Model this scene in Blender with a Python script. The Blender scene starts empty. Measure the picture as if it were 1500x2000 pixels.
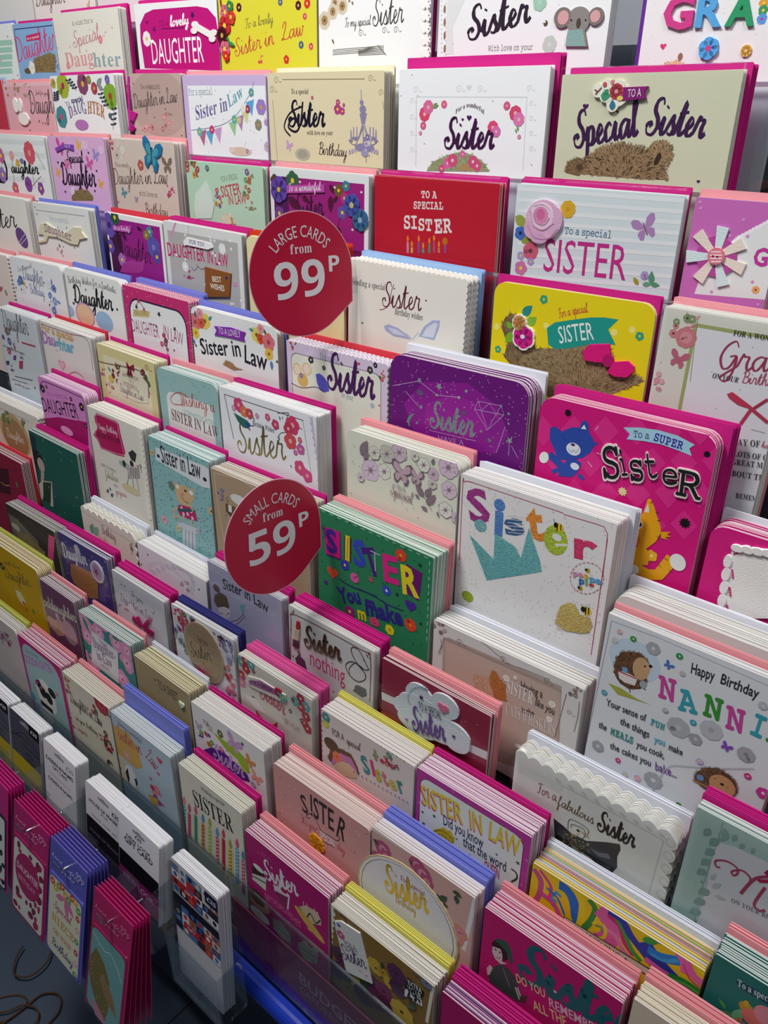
# Rack of greeting cards in a card shop: tiers of card stacks with their envelopes, price signs,
# gift-card tray and hanging money wallets. Units: metres; card data in tenths of a millimetre.
import bpy, math, random
from mathutils import Vector, Matrix
S = bpy.context.scene
COL = S.collection
R = math.radians

# ------------------------------------------------------------------ camera, world, lights, exposure
EYE = 1.5                                                       # lens height above the floor
cd = bpy.data.cameras.new('camera'); cam = bpy.data.objects.new('camera', cd); COL.objects.link(cam)
cd.sensor_fit = 'VERTICAL'; cd.sensor_height = 24; cd.lens = 24 * 1560 / 2000
cd.clip_start = .01
pitch, ca, sa = math.atan(825 / 1560), .7578713591752297, .6524040181834336
fw = Vector((-sa * math.cos(pitch), ca * math.cos(pitch), -math.sin(pitch)))
upv = Vector((-sa * math.sin(pitch), ca * math.sin(pitch), math.cos(pitch)))
rt = fw.cross(upv)
cam.matrix_world = Matrix(((rt.x, upv.x, -fw.x, 0), (rt.y, upv.y, -fw.y, 0), (rt.z, upv.z, -fw.z, EYE), (0, 0, 0, 1)))
S.camera = cam
S.cycles.transparent_max_bounces = 32                            # many clear films lie one behind the other
S.view_settings.view_transform = 'Standard'; S.view_settings.look = 'None'
S.view_settings.exposure = 0.0; S.view_settings.gamma = 1.0; S.view_settings.use_curve_mapping = False
wd = bpy.data.worlds.new('shop_air'); S.world = wd; wd.use_nodes = True
wd.node_tree.nodes['Background'].inputs[0].default_value = (.80, .88, 1.0, 1)
wd.node_tree.nodes['Background'].inputs[1].default_value = .10
def area(name, loc, target, sx, sy, watts, col):
    l = bpy.data.lights.new(name, 'AREA'); l.shape = 'RECTANGLE'; l.size = sx; l.size_y = sy; l.energy = watts; l.color = col
    o = bpy.data.objects.new(name, l); COL.objects.link(o); o.location = loc
    o.rotation_euler = (Vector(target) - Vector(loc)).to_track_quat('-Z', 'Y').to_euler(); return o
area('ceiling_lamp', (-.9, .02, 2.85), (-.4, .8, 1.1), .5, .35, 38, (1, .975, .955))
area('ceiling_lamp', (.75, .16, 2.75), (-.1, .8, 1.2), .6, .35, 11.5, (.97, .98, 1))

# ------------------------------------------------------------------ small helpers
def lin(h):
    h = h[-6:]
    f = lambda v: v / 12.92 if v <= .04045 else ((v + .055) / 1.055) ** 2.4
    return tuple(f(int(h[i:i + 2], 16) / 255) for i in (0, 2, 4)) + (1,)
def mat(name, rough=.5, metal=0, bump=0, bscale=900, spec=.5, kind=None, col=None):
    m = bpy.data.materials.new(name); m.use_nodes = True; nt = m.node_tree; b = nt.nodes['Principled BSDF']
    b.inputs['Roughness'].default_value = rough; b.inputs['Metallic'].default_value = metal; b.inputs['Specular IOR Level'].default_value = spec
    if col: b.inputs['Base Color'].default_value = lin(col)
    else:
        a = nt.nodes.new('ShaderNodeAttribute'); a.attribute_name = 'Col'
        nt.links.new(a.outputs['Color'], b.inputs['Base Color'])
    tc = nt.nodes.new('ShaderNodeTexCoord')
    if kind == 'glitter':
        v = nt.nodes.new('ShaderNodeTexVoronoi'); v.inputs['Scale'].default_value = 1500
        nt.links.new(tc.outputs['Object'], v.inputs['Vector'])
        mx = nt.nodes.new('ShaderNodeMix'); mx.data_type = 'RGBA'; mx.blend_type = 'MULTIPLY'; mx.inputs[0].default_value = .65
        nt.links.new(a.outputs['Color'], mx.inputs[6]); nt.links.new(v.outputs['Color'], mx.inputs[7]); 
        ad = nt.nodes.new('ShaderNodeMix'); ad.data_type = 'RGBA'; ad.blend_type = 'ADD'; ad.inputs[0].default_value = .35
        nt.links.new(mx.outputs[2], ad.inputs[6]); nt.links.new(a.outputs['Color'], ad.inputs[7])
        nt.links.new(ad.outputs[2], b.inputs['Base Color'])
        bp = nt.nodes.new('ShaderNodeBump'); bp.inputs['Strength'].default_value = .9; bp.inputs['Distance'].default_value = .001
        nt.links.new(v.outputs['Distance'], bp.inputs['Height']); nt.links.new(bp.outputs[0], b.inputs['Normal'])
    elif bump:
        n = nt.nodes.new('ShaderNodeTexNoise'); n.inputs['Scale'].default_value = bscale; n.inputs['Detail'].default_value = 3
        nt.links.new(tc.outputs['Object'], n.inputs['Vector'])
        bp = nt.nodes.new('ShaderNodeBump'); bp.inputs['Strength'].default_value = bump; bp.inputs['Distance'].default_value = .0006
        nt.links.new(n.outputs[0], bp.inputs['Height']); nt.links.new(bp.outputs[0], b.inputs['Normal'])
    return m
def clear(name, tint, gloss, rough, base=.04):
    m = bpy.data.materials.new(name); m.use_nodes = True; nt = m.node_tree; nt.nodes.remove(nt.nodes['Principled BSDF'])
    out = nt.nodes['Material Output']; t = nt.nodes.new('ShaderNodeBsdfTransparent'); t.inputs[0].default_value = lin(tint)
    g = nt.nodes.new('ShaderNodeBsdfGlossy'); g.inputs['Roughness'].default_value = rough; g.inputs[0].default_value = (1, 1, 1, 1)
    lw = nt.nodes.new('ShaderNodeLayerWeight'); lw.inputs[0].default_value = .5      # Facing: the same from both sides of a sheet
    pw = nt.nodes.new('ShaderNodeMath'); pw.operation = 'POWER'; pw.inputs[1].default_value = 5
    mr = nt.nodes.new('ShaderNodeMapRange'); mr.inputs[3].default_value = base; mr.inputs[4].default_value = gloss
    tc = nt.nodes.new('ShaderNodeTexCoord'); n = nt.nodes.new('ShaderNodeTexNoise'); n.inputs['Scale'].default_value = 28
    bp = nt.nodes.new('ShaderNodeBump'); bp.inputs['Strength'].default_value = .35; bp.inputs['Distance'].default_value = .004
    nt.links.new(tc.outputs['Object'], n.inputs['Vector']); nt.links.new(n.outputs[0], bp.inputs['Height']); nt.links.new(bp.outputs[0], g.inputs['Normal'])
    mx = nt.nodes.new('ShaderNodeMixShader')
    nt.links.new(lw.outputs['Facing'], pw.inputs[0]); nt.links.new(pw.outputs[0], mr.inputs[0]); nt.links.new(mr.outputs[0], mx.inputs[0])
    nt.links.new(t.outputs[0], mx.inputs[1]); nt.links.new(g.outputs[0], mx.inputs[2]); nt.links.new(mx.outputs[0], out.inputs['Surface'])
    return m
PAPER = mat('card_stock', .6, 0, .12, 1400, .3)
INK = mat('printed_ink', .5, 0, .08, 1600, .35)
FOIL = mat('metal_foil', .3, .85, .2, 500)
GLIT = mat('glitter', .35, .35, kind='glitter')
FELT = mat('felt_and_board', .75, 0, .5, 700, .2)
GLOSSY = mat('gloss_board', .28, 0, .05, 200)
CELLO = clear('cellophane', 'fafcfc', .8, .12, .03)
ACRYL = clear('clear_acrylic', 'f0f4f6', .9, .06, .07)
EDGE = clear('acrylic_polished_edge', 'e4eaee', .95, .18, .34)
MATS = [INK, FOIL, GLIT]

class MB:                                                       # collects coloured polygons for one mesh
    def __init__(s): s.v = []; s.f = []; s.c = []; s.m = []
    def face(s, pts, col, m=0):
        n = len(s.v); s.v += pts; s.f.append(tuple(range(n, n + len(pts)))); s.c.append(col); s.m.append(m)
    def prism(s, poly, z0, z1, top, side=None, bottom=None, m=0, flip=False):   # poly: ccw xy outline
        n = len(poly); b = len(s.v); s.v += [(x, y, z0) for x, y in poly] + [(x, y, z1) for x, y in poly]
        s.f.append(tuple(range(b + n, b + 2 * n))); s.f.append(tuple(range(b + n - 1, b - 1, -1)))
        s.f += [(b + i, b + (i + 1) % n, b + n + (i + 1) % n, b + n + i) for i in range(n)]
        s.c += [top, bottom or side or top] + [side or top] * n; s.m += [m] * (n + 2)
    def box(s, a, b, col, bev=0):
        x0, y0, z0 = a; x1, y1, z1 = b
        if bev: s.prism(rrect(x0, y0, x1, y1, bev, 3), z0, z1, col)
        else: s.prism([(x0, y0), (x1, y0), (x1, y1), (x0, y1)], z0, z1, col)
    def tube(s, pts, r, col, n=8):
        P = [Vector(p) for p in pts]; b = len(s.v); k = len(P)
        for i, p in enumerate(P):
            d = (P[min(i + 1, k - 1)] - P[max(i - 1, 0)]).normalized()
            u = d.cross(Vector((0, 0, 1))); u = u.normalized() if u.length > .01 else Vector((1, 0, 0)); w = d.cross(u)
            s.v += [tuple(p + r * (math.cos(t) * u + math.sin(t) * w)) for t in (2 * math.pi * j / n for j in range(n))]
        for i in range(k - 1):
            s.f += [(b + i * n + j, b + i * n + (j + 1) % n, b + (i + 1) * n + (j + 1) % n, b + (i + 1) * n + j) for j in range(n)]
        s.f += [tuple(range(b + n - 1, b - 1, -1)), tuple(range(b + (k - 1) * n, b + k * n))]
        q = (k - 1) * n + 2; s.c += [col] * q; s.m += [0] * q
    def mesh(s, name, mats, weld=False):
        me = bpy.data.meshes.new(name); me.from_pydata(s.v, [], s.f)
        a = me.attributes.new('Col', 'FLOAT_COLOR', 'FACE'); a.data.foreach_set('color', [x for c in s.c for x in c])
        for m in mats: me.materials.append(m)
        if len(mats) > 1: me.polygons.foreach_set('material_index', s.m)
        me.update(); return me
    def obj(s, name, mats, parent=None, **kw):
        return link(name, s.mesh(name, mats if isinstance(mats, list) else [mats]), parent, **kw)
def link(name, me, parent=None, label=None, cat=None, group=None, kind=None, mw=None):
    o = bpy.data.objects.new(name, me); COL.objects.link(o)
    if parent: o.parent = parent
    if mw is not None: o.matrix_world = mw
    for k, v in (('label', label), ('category', cat), ('group', group), ('kind', kind)):
        if v: o[k] = v
    return o
def rrect(x0, y0, x1, y1, r, n=5):
    if r <= 0: return [(x0, y0), (x1, y0), (x1, y1), (x0, y1)]
    o = []
    for cx, cy, a in ((x1 - r, y0 + r, -90), (x1 - r, y1 - r, 0), (x0 + r, y1 - r, 90), (x0 + r, y0 + r, 180)):
        o += [(cx + r * math.cos(R(a + 90 * i / n)), cy + r * math.sin(R(a + 90 * i / n))) for i in range(n + 1)]
    return o
def outline(W, H, shape, rad):                                  # card outline, top edge at y = 0, ccw
    if shape in ('s', 'S', 't'):
        per, amp = {'s': (.0068, .0016), 'S': (.0155, .0048), 't': (.0042, .0009)}[shape]
        o = [(0, -H), (W, -H)]; n = max(2, round(H / per)); k = 8 if shape == 'S' else 5
        for i in range(n):
            o += [(W - amp + amp * abs(math.sin(math.pi * (j / k))), -H + (i + j / k) * (H - amp) / n) for j in range(1, k + 1)]
        n = max(2, round(W / per))
        for i in range(n):
            o += [(W - amp - (i + j / k) * (W - amp) / n, -amp + amp * abs(math.sin(math.pi * j / k))) for j in range(1, k + 1)]
        return o
    return rrect(0, -H, W, 0, rad)

# ------------------------------------------------------------------ lettering
GLY = {  # brush-script strokes: x-height 1, ascender 2, descender -1
'a': (1.3, [[(.95, .85), (.6, 1), (.2, .75), (.1, .35), (.3, .02), (.6, .15), (.95, .85)], [(.97, 1), (.92, .4), (1.05, .02), (1.35, .25)]]),
'b': (1.05, [[(0, .25), (.45, 1.8), (.35, 2), (.2, 1.5), (.2, .3), (.45, 0), (.8, .4), (.65, .9), (.35, .75)], [(.65, .9), (1.1, .8)]]),
'c': (.9, [[(.75, .8), (.5, 1), (.15, .7), (.15, .25), (.4, 0), (.95, .25)]]),
'd': (1.3, [[(.95, .85), (.6, 1), (.2, .75), (.1, .35), (.3, .02), (.6, .15), (.95, .85)], [(1.02, 2), (.94, .4), (1.05, .02), (1.35, .25)]]),
'e': (.95, [[(0, .25), (.5, .5), (.7, .8), (.45, 1.02), (.2, .6), (.3, .12), (.6, 0), (1, .25)]]),
'f': (.85, [[(0, .25), (.5, 1.7), (.45, 2.05), (.25, 1.6), (.2, 0), (.15, -.9), (.35, -.8), (.35, 0), (.9, .25)]]),
'g': (1.3, [[(.95, .85), (.6, 1), (.2, .75), (.1, .35), (.3, .02), (.6, .15), (.95, .85)], [(.96, 1), (.93, 0), (.8, -.8), (.45, -1), (.3, -.7), (.7, -.2), (1.35, .25)]]),
'h': (1.25, [[(0, .25), (.5, 1.7), (.45, 2.05), (.25, 1.7), (.2, 0)], [(.2, .2), (.5, .9), (.8, .95), (.82, .3), (1, 0), (1.3, .25)]]),
'i': (.75, [[(0, .25), (.3, 1), (.25, .3), (.42, 0), (.8, .25)], [(.36, 1.5), (.42, 1.62)]]),
'j': (.7, [[(0, .25), (.35, 1), (.25, -.7), (.05, -1), (0, -.6), (.7, .25)], [(.4, 1.5), (.46, 1.6)]]),
'k': (1.1, [[(0, .25), (.45, 1.8), (.35, 2), (.2, 1.5), (.2, 0)], [(.2, .5), (.65, 1), (.6, .65), (.3, .5), (.7, .1), (.85, 0), (1.15, .25)]]),
'l': (.65, [[(0, .25), (.45, 1.7), (.4, 2.05), (.2, 1.7), (.22, .3), (.4, 0), (.7, .25)]]),
'm': (1.9, [[(0, .25), (.25, 1), (.22, 0)], [(.22, .3), (.55, .95), (.8, .85), (.78, 0)], [(.78, .3), (1.15, .95), (1.45, .9), (1.45, .3), (1.62, 0), (1.95, .25)]]),
'n': (1.25, [[(0, .25), (.25, 1), (.22, 0)], [(.22, .3), (.55, .95), (.85, .9), (.85, .3), (1.02, 0), (1.3, .25)]]),
'o': (1.05, [[(.7, .95), (.3, .9), (.1, .4), (.35, 0), (.75, .3), (.75, .8), (.5, 1), (.75, .82), (1.1, .85)]]),
'p': (1.15, [[(0, .25), (.25, 1), (.2, -1)], [(.22, .6), (.5, 1), (.85, .8), (.8, .2), (.5, 0), (.25, .2)], [(.5, 0), (.8, 0), (1.2, .25)]]),
'r': (1.05, [[(0, .25), (.3, 1.1), (.4, .95), (.75, .92), (.68, .4), (.82, 0), (1.15, .25)]]),
's': (.95, [[(0, .25), (.45, 1.05), (.5, .75), (.72, .35), (.5, 0), (.15, .1)], [(.55, .02), (.8, .05), (1, .25)]]),
't': (.85, [[(0, .25), (.45, 1.9), (.35, .4), (.52, 0), (.9, .25)], [(.02, 1.2), (.9, 1.32)]]),
'u': (1.35, [[(0, .25), (.2, 1), (.2, .3), (.45, 0), (.8, .3), (.95, 1)], [(.95, 1), (.93, .3), (1.1, 0), (1.4, .25)]]),
'v': (1.0, [[(0, .6), (.2, 1), (.35, .1), (.45, 0), (.8, .8), (.72, 1), (1.05, .85)]]),
'w': (1.45, [[(0, .25), (.2, 1), (.25, .2), (.5, 0), (.75, .9)], [(.75, .9), (.75, .2), (1, 0), (1.3, .7), (1.22, 1), (1.5, .85)]]),
'y': (1.25, [[(0, .25), (.2, 1), (.22, .35), (.45, .05), (.8, .3), (.95, 1)], [(.95, 1), (.85, -.4), (.6, -1), (.35, -.8), (.7, -.2), (1.3, .25)]]),
'A': (1.5, [[(0, .1), (.4, .4), (.9, 2)], [(.9, 2), (1, .6), (1.15, 0), (1.5, .2)], [(.3, .75), (1.1, .8)]]),
'B': (1.45, [[(.5, 1.9), (.35, 0)], [(.1, 1.6), (.6, 2.05), (1.2, 1.8), (1.1, 1.2), (.6, 1.05)], [(.6, 1.05), (1.3, .9), (1.3, .3), (.9, 0), (.2, .1)]]),
'D': (1.85, [[(.6, 1.9), (.52, 1), (.45, .1)], [(.1, 1.55), (.6, 2.02), (1.4, 1.75), (1.72, 1), (1.3, .2), (.65, 0), (.15, .15), (.3, .35)]]),
'F': (1.25, [[(.1, 1.65), (.6, 1.9), (1.45, 1.95)], [(.8, 1.9), (.65, .6), (.4, 0), (.05, .2)], [(.4, 1), (1.1, 1.05)]]),
'G': (1.5, [[(1.3, 1.6), (1, 2), (.4, 1.6), (.1, .8), (.4, .05), (.9, .15), (1.25, .9)], [(.8, .9), (1.3, .9), (1.2, -.3), (.8, -.9), (.4, -.6), (1.5, .25)]]),
'H': (1.4, [[(.3, 1.9), (.2, 0)], [(1.1, 1.95), (1, .3), (1.2, 0), (1.45, .2)], [(.1, .9), (1.1, 1.05)]]),
'I': (.9, [[(.2, 1.7), (.6, 1.95), (.5, .5), (.3, 0), (0, .2)], [(.5, .1), (.9, .2)]]),
'J': (1.0, [[(.2, 1.8), (.8, 1.95), (.65, 0), (.4, -.6), (.1, -.4), (.9, .25)]]),
'L': (1.5, [[(.2, 1.4), (.6, 2.05), (.9, 1.75), (.55, .8), (.3, .15), (.05, .05), (.25, .25), (.7, .05), (1.3, .1), (1.55, .35)]]),
'S': (1.35, [[(1.3, 1.7), (1.1, 2.05), (.62, 1.92), (.55, 1.4), (1, .9), (1.1, .4), (.75, 0), (.2, .08), (.02, .5), (.3, .72), (.52, .45)]]),
'T': (1.15, [[(.05, 1.6), (.4, 1.9), (1.45, 1.92)], [(.75, 1.9), (.6, .5), (.35, 0), (.05, .25)]]),
'W': (1.65, [[(.1, 1.7), (.35, 1.9), (.45, .1), (.6, .1), (1, 1.6)], [(1, 1.6), (1, .1), (1.2, .1), (1.75, 1.9)]]),
"'": (.3, [[(.2, 2), (.15, 1.7)]]), ' ': (.75, [])}
def spline(P, n=5):
    if len(P) < 3: return list(P)
    o = []
    for i in range(len(P) - 1):
        a, b, c, d = P[max(i - 1, 0)], P[i], P[i + 1], P[min(i + 2, len(P) - 1)]
        for k in range(n):
            t = k / n
            o.append(tuple(.5 * (2 * b[j] + (c[j] - a[j]) * t + (2 * a[j] - 5 * b[j] + 4 * c[j] - d[j]) * t * t + (3 * b[j] - a[j] - 3 * c[j] + d[j]) * t ** 3) for j in (0, 1)))
    return o + [P[-1]]
def ribbon(P, width):                                           # list of quads along a polyline; width may vary
    L, Q = [], []
    for i, p in enumerate(P):
        a, b = P[max(i - 1, 0)], P[min(i + 1, len(P) - 1)]; dx, dy = b[0] - a[0], b[1] - a[1]; l = math.hypot(dx, dy) or 1
        w = (width(dx / l, dy / l, i / max(1, len(P) - 1)) if callable(width) else width) / 2
        L.append(((p[0] - dy / l * w, p[1] + dx / l * w), (p[0] + dy / l * w, p[1] - dx / l * w)))
    for (a, b), (c, d) in zip(L, L[1:]): Q.append([b, d, c, a])
    return Q
def script_polys(txt, bold):
    x, out = 0, []
    for ch in txt:
        adv, strokes = GLY.get(ch, GLY[' '])
        for st in strokes:
            P = [(x + px + .16 * py, py) for px, py in spline(st)]
            out += ribbon(P, lambda dx, dy, t: (.075 + .085 * bold) + (.05 + .17 * bold) * max(0, -dy if dx * dy < .3 else abs(dy) * .7))
        x += adv
    xs = [p[0] for q in out for p in q] or [0, 1]
    x0, x1 = min(xs), max(xs); k = 1 / (x1 - x0)
    return [[((a - x0) * k, b / 2) for a, b in q] for q in out]   # width 1, ascender 1
UNI = {'e': (0x1D400, 0x1D41A), 'm': (0x1D670, 0x1D68A), 'G': (0x1D5D4, 0x1D5EE)}   # serif, typewriter slab, heavy sans
DIG = {'G': 0x1D7EC, 'e': 0x1D7CE, 'm': 0x1D7F6}
def uni(font, t):
    f = font[0]
    if f not in UNI: return t
    a, b = UNI[f]; o = ''
    for c in t:
        if 'A' <= c <= 'Z': o += chr(a + ord(c) - 65)
        elif 'a' <= c <= 'z': o += chr(b + ord(c) - 97)
        elif c.isdigit() and f in DIG: o += chr(DIG[f] + int(c))
        else: o += c
    return o
TXT = {}
def bake_text(keys):                                            # all lettering in one pass: (font, text) -> polygons, width 1, cap height 1
    jobs = set()
    for f, t in keys:
        if f[0] in UNI: jobs |= {(f, c) for c in t if c != ' '}  # letters outside the main font are shaped once each and then set by hand
        else: jobs.add((f, t))
    tmp, raw = [], {}
    for f, t in sorted(jobs):
        cu = bpy.data.curves.new('lettering', 'FONT'); cu.body = uni(f, t); cu.resolution_u = 2
        cu.offset = {'b': .014, 'mb': .022, 'bb': .034}.get(f, 0)
        o = bpy.data.objects.new('lettering', cu); COL.objects.link(o); tmp.append(((f, t), o, cu))
    dg = bpy.context.evaluated_depsgraph_get(); dg.update()
    for k, o, cu in tmp:
        me = bpy.data.meshes.new_from_object(o.evaluated_get(dg))
        raw[k] = ([(v.co.x, v.co.y) for v in me.vertices], [tuple(p.vertices) for p in me.polygons])
        bpy.data.meshes.remove(me); bpy.data.objects.remove(o); bpy.data.curves.remove(cu)
    for f, t in keys:
        if f[0] in UNI:
            V, F, x = [], [], 0
            for c in t:
                if c == ' ': x += .28; continue
                v, q = raw[(f, c)]; n = len(V); x0 = min(a[0] for a in v)
                F += [tuple(i + n for i in p) for p in q]; V += [(a - x0 + x, b) for a, b in v]; x = max(a[0] for a in V[n:]) + (.0 if f[0] == 'f' else .075)
        else: V, F = raw[(f, t)]
        if not V: TXT[(f, t)] = ([], [], 1); continue
        x0 = min(v[0] for v in V); w = (max(v[0] for v in V) - x0) or 1
        sh = .2 if f == 'ei' else 0
        TXT[(f, t)] = ([((x - x0) / w + sh * y / w, y / .70) for x, y in V], F, w)

# ------------------------------------------------------------------ flat art on a card face (local metres)
def clip(poly, W, H):
    if all(0 <= x <= W and -H <= y <= 0 for x, y in poly): return poly
    for ax, lim, sg in ((0, 0, 1), (0, W, -1), (1, -H, 1), (1, 0, -1)):
        o = []
        for i, p in enumerate(poly):
            q = poly[i - 1]; a, b = (q[ax] - lim) * sg, (p[ax] - lim) * sg
            if (a < 0) != (b < 0):
                t = a / (a - b); o.append((q[0] + (p[0] - q[0]) * t, q[1] + (p[1] - q[1]) * t))
            if b >= 0: o.append(p)
        poly = o
        if len(poly) < 3: return None
    return poly
def ell(x, y, rx, ry, rot=0, n=20):
    c, s = math.cos(R(rot)), math.sin(R(rot))
    return [(x + rx * math.cos(t) * c - ry * math.sin(t) * s, y + rx * math.cos(t) * s + ry * math.sin(t) * c) for t in (2 * math.pi * i / n for i in range(n))]
def leaf(x0, y0, x1, y1, w):
    dx, dy = x1 - x0, y1 - y0; A = [(t, w * .5 * math.sin(math.pi * t ** .8)) for t in (0, .15, .35, .55, .75, .9, 1)]
    return [(x0 + dx * t + dy * k, y0 + dy * t - dx * k) for t, k in A] + [(x0 + dx * t - dy * k, y0 + dy * t + dx * k) for t, k in A[-2:0:-1]]
def inside(p, poly):
    r = False
    for i, a in enumerate(poly):
        b = poly[i - 1]
        if (a[1] > p[1]) != (b[1] > p[1]) and p[0] < (b[0] - a[0]) * (p[1] - a[1]) / (b[1] - a[1]) + a[0]: r = not r
    return r
class Art:
    STEP = .000006
    def __init__(s, W, H): s.W, s.H = W, H; s.print, s.text, s.parts = MB(), MB(), []; s.cur = None; s.k = 0; s.seed = 1
    def put(s, polys, col, mb=None):
        m = 0
        if ':' in col: m = 1 if col[0] == 'f' else 2
        c = lin(col); s.k += 1
        if s.cur:
            h = s.cur[1]; z1 = h + s.pk * .00005; s.pk += 1
            if mb is s.text and not s.letters:                  # lettering on a raised piece: flat, a child of that piece
                for i, p in enumerate(polys):
                    if area2(p) < 0: p = p[::-1]
                    zi = z1 + .00004 + (i % 6) * 2.2e-6; s.parts[-1][2].face([(x, y, zi) for x, y in p], c, m)
                return
            mb = s.cur[0]
            for p in polys:
                if len(p) > 2:
                    if area2(p) < 0: p = p[::-1]
                    mb.prism(p, .0002, z1, c, m=m)
            return
        z = .00004 + s.k * s.STEP; mb = mb or s.print
        for i, p in enumerate(polys):
            p = clip(p, s.W, s.H)
            if p:
                if area2(p) < 0: p = p[::-1]
                zi = z + (i % 6) * 9e-7; mb.face([(x, y, zi) for x, y in p], c, m)
    def flower(s, x, y, r, col, cc, n):
        n = max(4, n); rot = (x * 7919 + y * 104729) % 1 * 360
        rp = min(r * .5, r * 1.9 * math.sin(math.pi / n) * .62)
        s.put([ell(x + (r - r * .42) * math.cos(R(rot + 360 * i / n)), y + (r - r * .42) * math.sin(R(rot + 360 * i / n)), r * .42, rp, rot + 360 * i / n, 10) for i in range(n)], col)
        s.put([ell(x, y, r * .27, r * .27, 0, 10)], cc)
    def run(s, ops):
        q = 1e-4
        for op in ops:
            k = op[0]; a = op[1:]
            if k == 'F': s.flower(a[0] * q, a[1] * q, a[2] * q, a[3], a[4], a[5])
            elif k == 'O': s.put([ell(a[0] * q, a[1] * q, a[2] * q, a[3] * q, a[5], 14 if a[2] < 15 else 26)], a[4])
            elif k == 'H':
                x, y, r = (v * q for v in a[:3])
                s.put([[(x + r * .055 * 16 * math.sin(t) ** 3 * .62, y + r * .055 * .62 * (13 * math.cos(t) - 5 * math.cos(2 * t) - 2 * math.cos(3 * t) - math.cos(4 * t))) for t in (2 * math.pi * i / 22 for i in range(22))]], a[3])
            elif k == 'X':
                x, y, r = (v * q for v in a[:3]); n = a[4]
                s.put([[(x + r * (1 if i % 2 else .42 if n < 7 else .66) * math.sin(math.pi * i / n), y + r * (1 if i % 2 else .42 if n < 7 else .66) * math.cos(math.pi * i / n)) for i in range(2 * n)]], a[3])
            elif k == 'L': s.put([leaf(a[0] * q, a[1] * q, a[2] * q, a[3] * q, a[5])], a[4])
            elif k == 'B':
                x, y, r = (v * q for v in a[:3]); c, n = math.cos(R(-a[4])), math.sin(R(-a[4])); P = []
                for sg in (-1, 1):
                    for W in ([(0, .1), (.35, .75), (.75, .95), (1, .8), (.95, .35), (.6, .05), (0, -.05)], [(0, -.05), (.5, -.05), (.72, -.3), (.62, -.75), (.35, -.85), (.1, -.4)]):
                        P.append([(x + (sg * u * c - v * n) * r, y + (sg * u * n + v * c) * r) for u, v in W])
                P.append([(x + (u * c - v * n) * r, y + (u * n + v * c) * r) for u, v in ell(0, -.05, .06, .5, 0, 8)])
                s.put(P, a[3])
            elif k == 'P': s.put([[(a[i] * q, a[i + 1] * q) for i in range(1, len(a) - 1, 2)]], a[0])
            elif k in 'Kk':
                P = [(a[i] * q, a[i + 1] * q) for i in range(2, len(a) - 1, 2)]
                if len(P) > 1: s.put(ribbon(spline(P, 6) if k == 'K' else P, a[1] * q), a[0])
            elif k == 'D':
                rr = random.Random(a[3]); r = a[2] * q; hh = min(s.H, s.W * 1.15)
                s.put([ell(rr.uniform(r, s.W - r), -rr.uniform(r, hh), r, r, 0, 7) for _ in range(a[1])], a[0])
            elif k == 'N':
                l, t, r, b, rad = a[:5]; W = s.W
                s.put([rrect(l * W, -b * W, W - r * W, -t * W, rad * W)], a[5])
            elif k == 'S':
                rr = random.Random(a[4]); x, y, r = (v * q for v in a[:3])
                for i in range(a[3]):
                    t = rr.uniform(0, 6.28); d = r * rr.random() ** .5; px, py = x + d * math.cos(t), y + d * math.sin(t); c = a[5 + rr.randrange(len(a) - 5)]
                    if i % 3 == 2: s.put([leaf(px, py, px + r * .5 * math.cos(t), py + r * .5 * math.sin(t), .45)], c)
                    else: s.flower(px, py, r * rr.uniform(.2, .36), c, 'e8d8b0' if i % 2 else '5a3030', 5 + i % 3)
            elif k == 'Y':
                c1, c2, n = a[:3]; P = [(a[i] * q, a[i + 1] * q) for i in range(3, len(a) - 1, 2)]; rr = random.Random(n)
                s.put([P], c1); xs = [p[0] for p in P]; ys = [p[1] for p in P]; L = .0022 + .015 * (max(xs) - min(xs)); D, E = [], []
                cx, cy = sum(xs) / len(xs), min(ys)
                for i in range(n * 7):
                    p = (rr.uniform(min(xs), max(xs)), rr.uniform(min(ys), max(ys)))
                    if inside(p, P):
                        t = math.atan2(p[1] - cy, p[0] - cx) + rr.uniform(-.5, .5)
                        (D if i % 2 else E).append(leaf(p[0], p[1], p[0] + L * math.cos(t), p[1] + L * math.sin(t), .16))
                l1, l2 = (int(c1[j:j + 2], 16) for j in (0, 2)), 0
                s.put(D, c2); s.put(E, ''.join('%02x' % min(255, int(int(c1[j:j + 2], 16) * 1.22)) for j in (0, 2, 4)))
            elif k == 'W':
                x, y, r = (v * q for v in a[:3])
                s.put(ribbon([(x + r * (1 - i / 16) * math.cos(i * .62), y + r * (1 - i / 16) * math.sin(i * .62)) for i in range(15)], r * .11) + ribbon(spline([(x + r, y), (x + 1.5 * r, y - .5 * r), (x + 2.1 * r, y - .2 * r)]), r * .11), a[3])
            elif k == 'T':
                font, t, x0, y0, ang, w, h, col, bend = a; t = t.replace('_', ' '); x0 *= q; y0 *= q; w *= q; h *= q; c, n = math.cos(ang * 1e-4), math.sin(ang * 1e-4)
                def xf(u, v):
                    v = v * h + bend * w * 4 * u * (1 - u); return (x0 + u * w * c - v * n, y0 + u * w * n + v * c)
                if font[0] == 's': s.put([[xf(u, v) for u, v in p] for p in script_polys(t, {'sb': 1, 'sx': 1.2}.get(font, .28))], col, s.text)
                else:
                    V, F, _ = TXT[(font, t)]; s.put([[xf(*V[i]) for i in f] for f in F], col, s.text)
            elif k == 'Z': s.cur = (MB(), a[1] * 1e-4); s.pk = 0; s.letters = 'letter' in a[0]; s.parts.append((a[0], s.cur[0], MB()))
            elif k == 'z': s.cur = None
def area2(p): return sum(p[i - 1][0] * p[i][1] - p[i][0] * p[i - 1][1] for i in range(len(p)))

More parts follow.
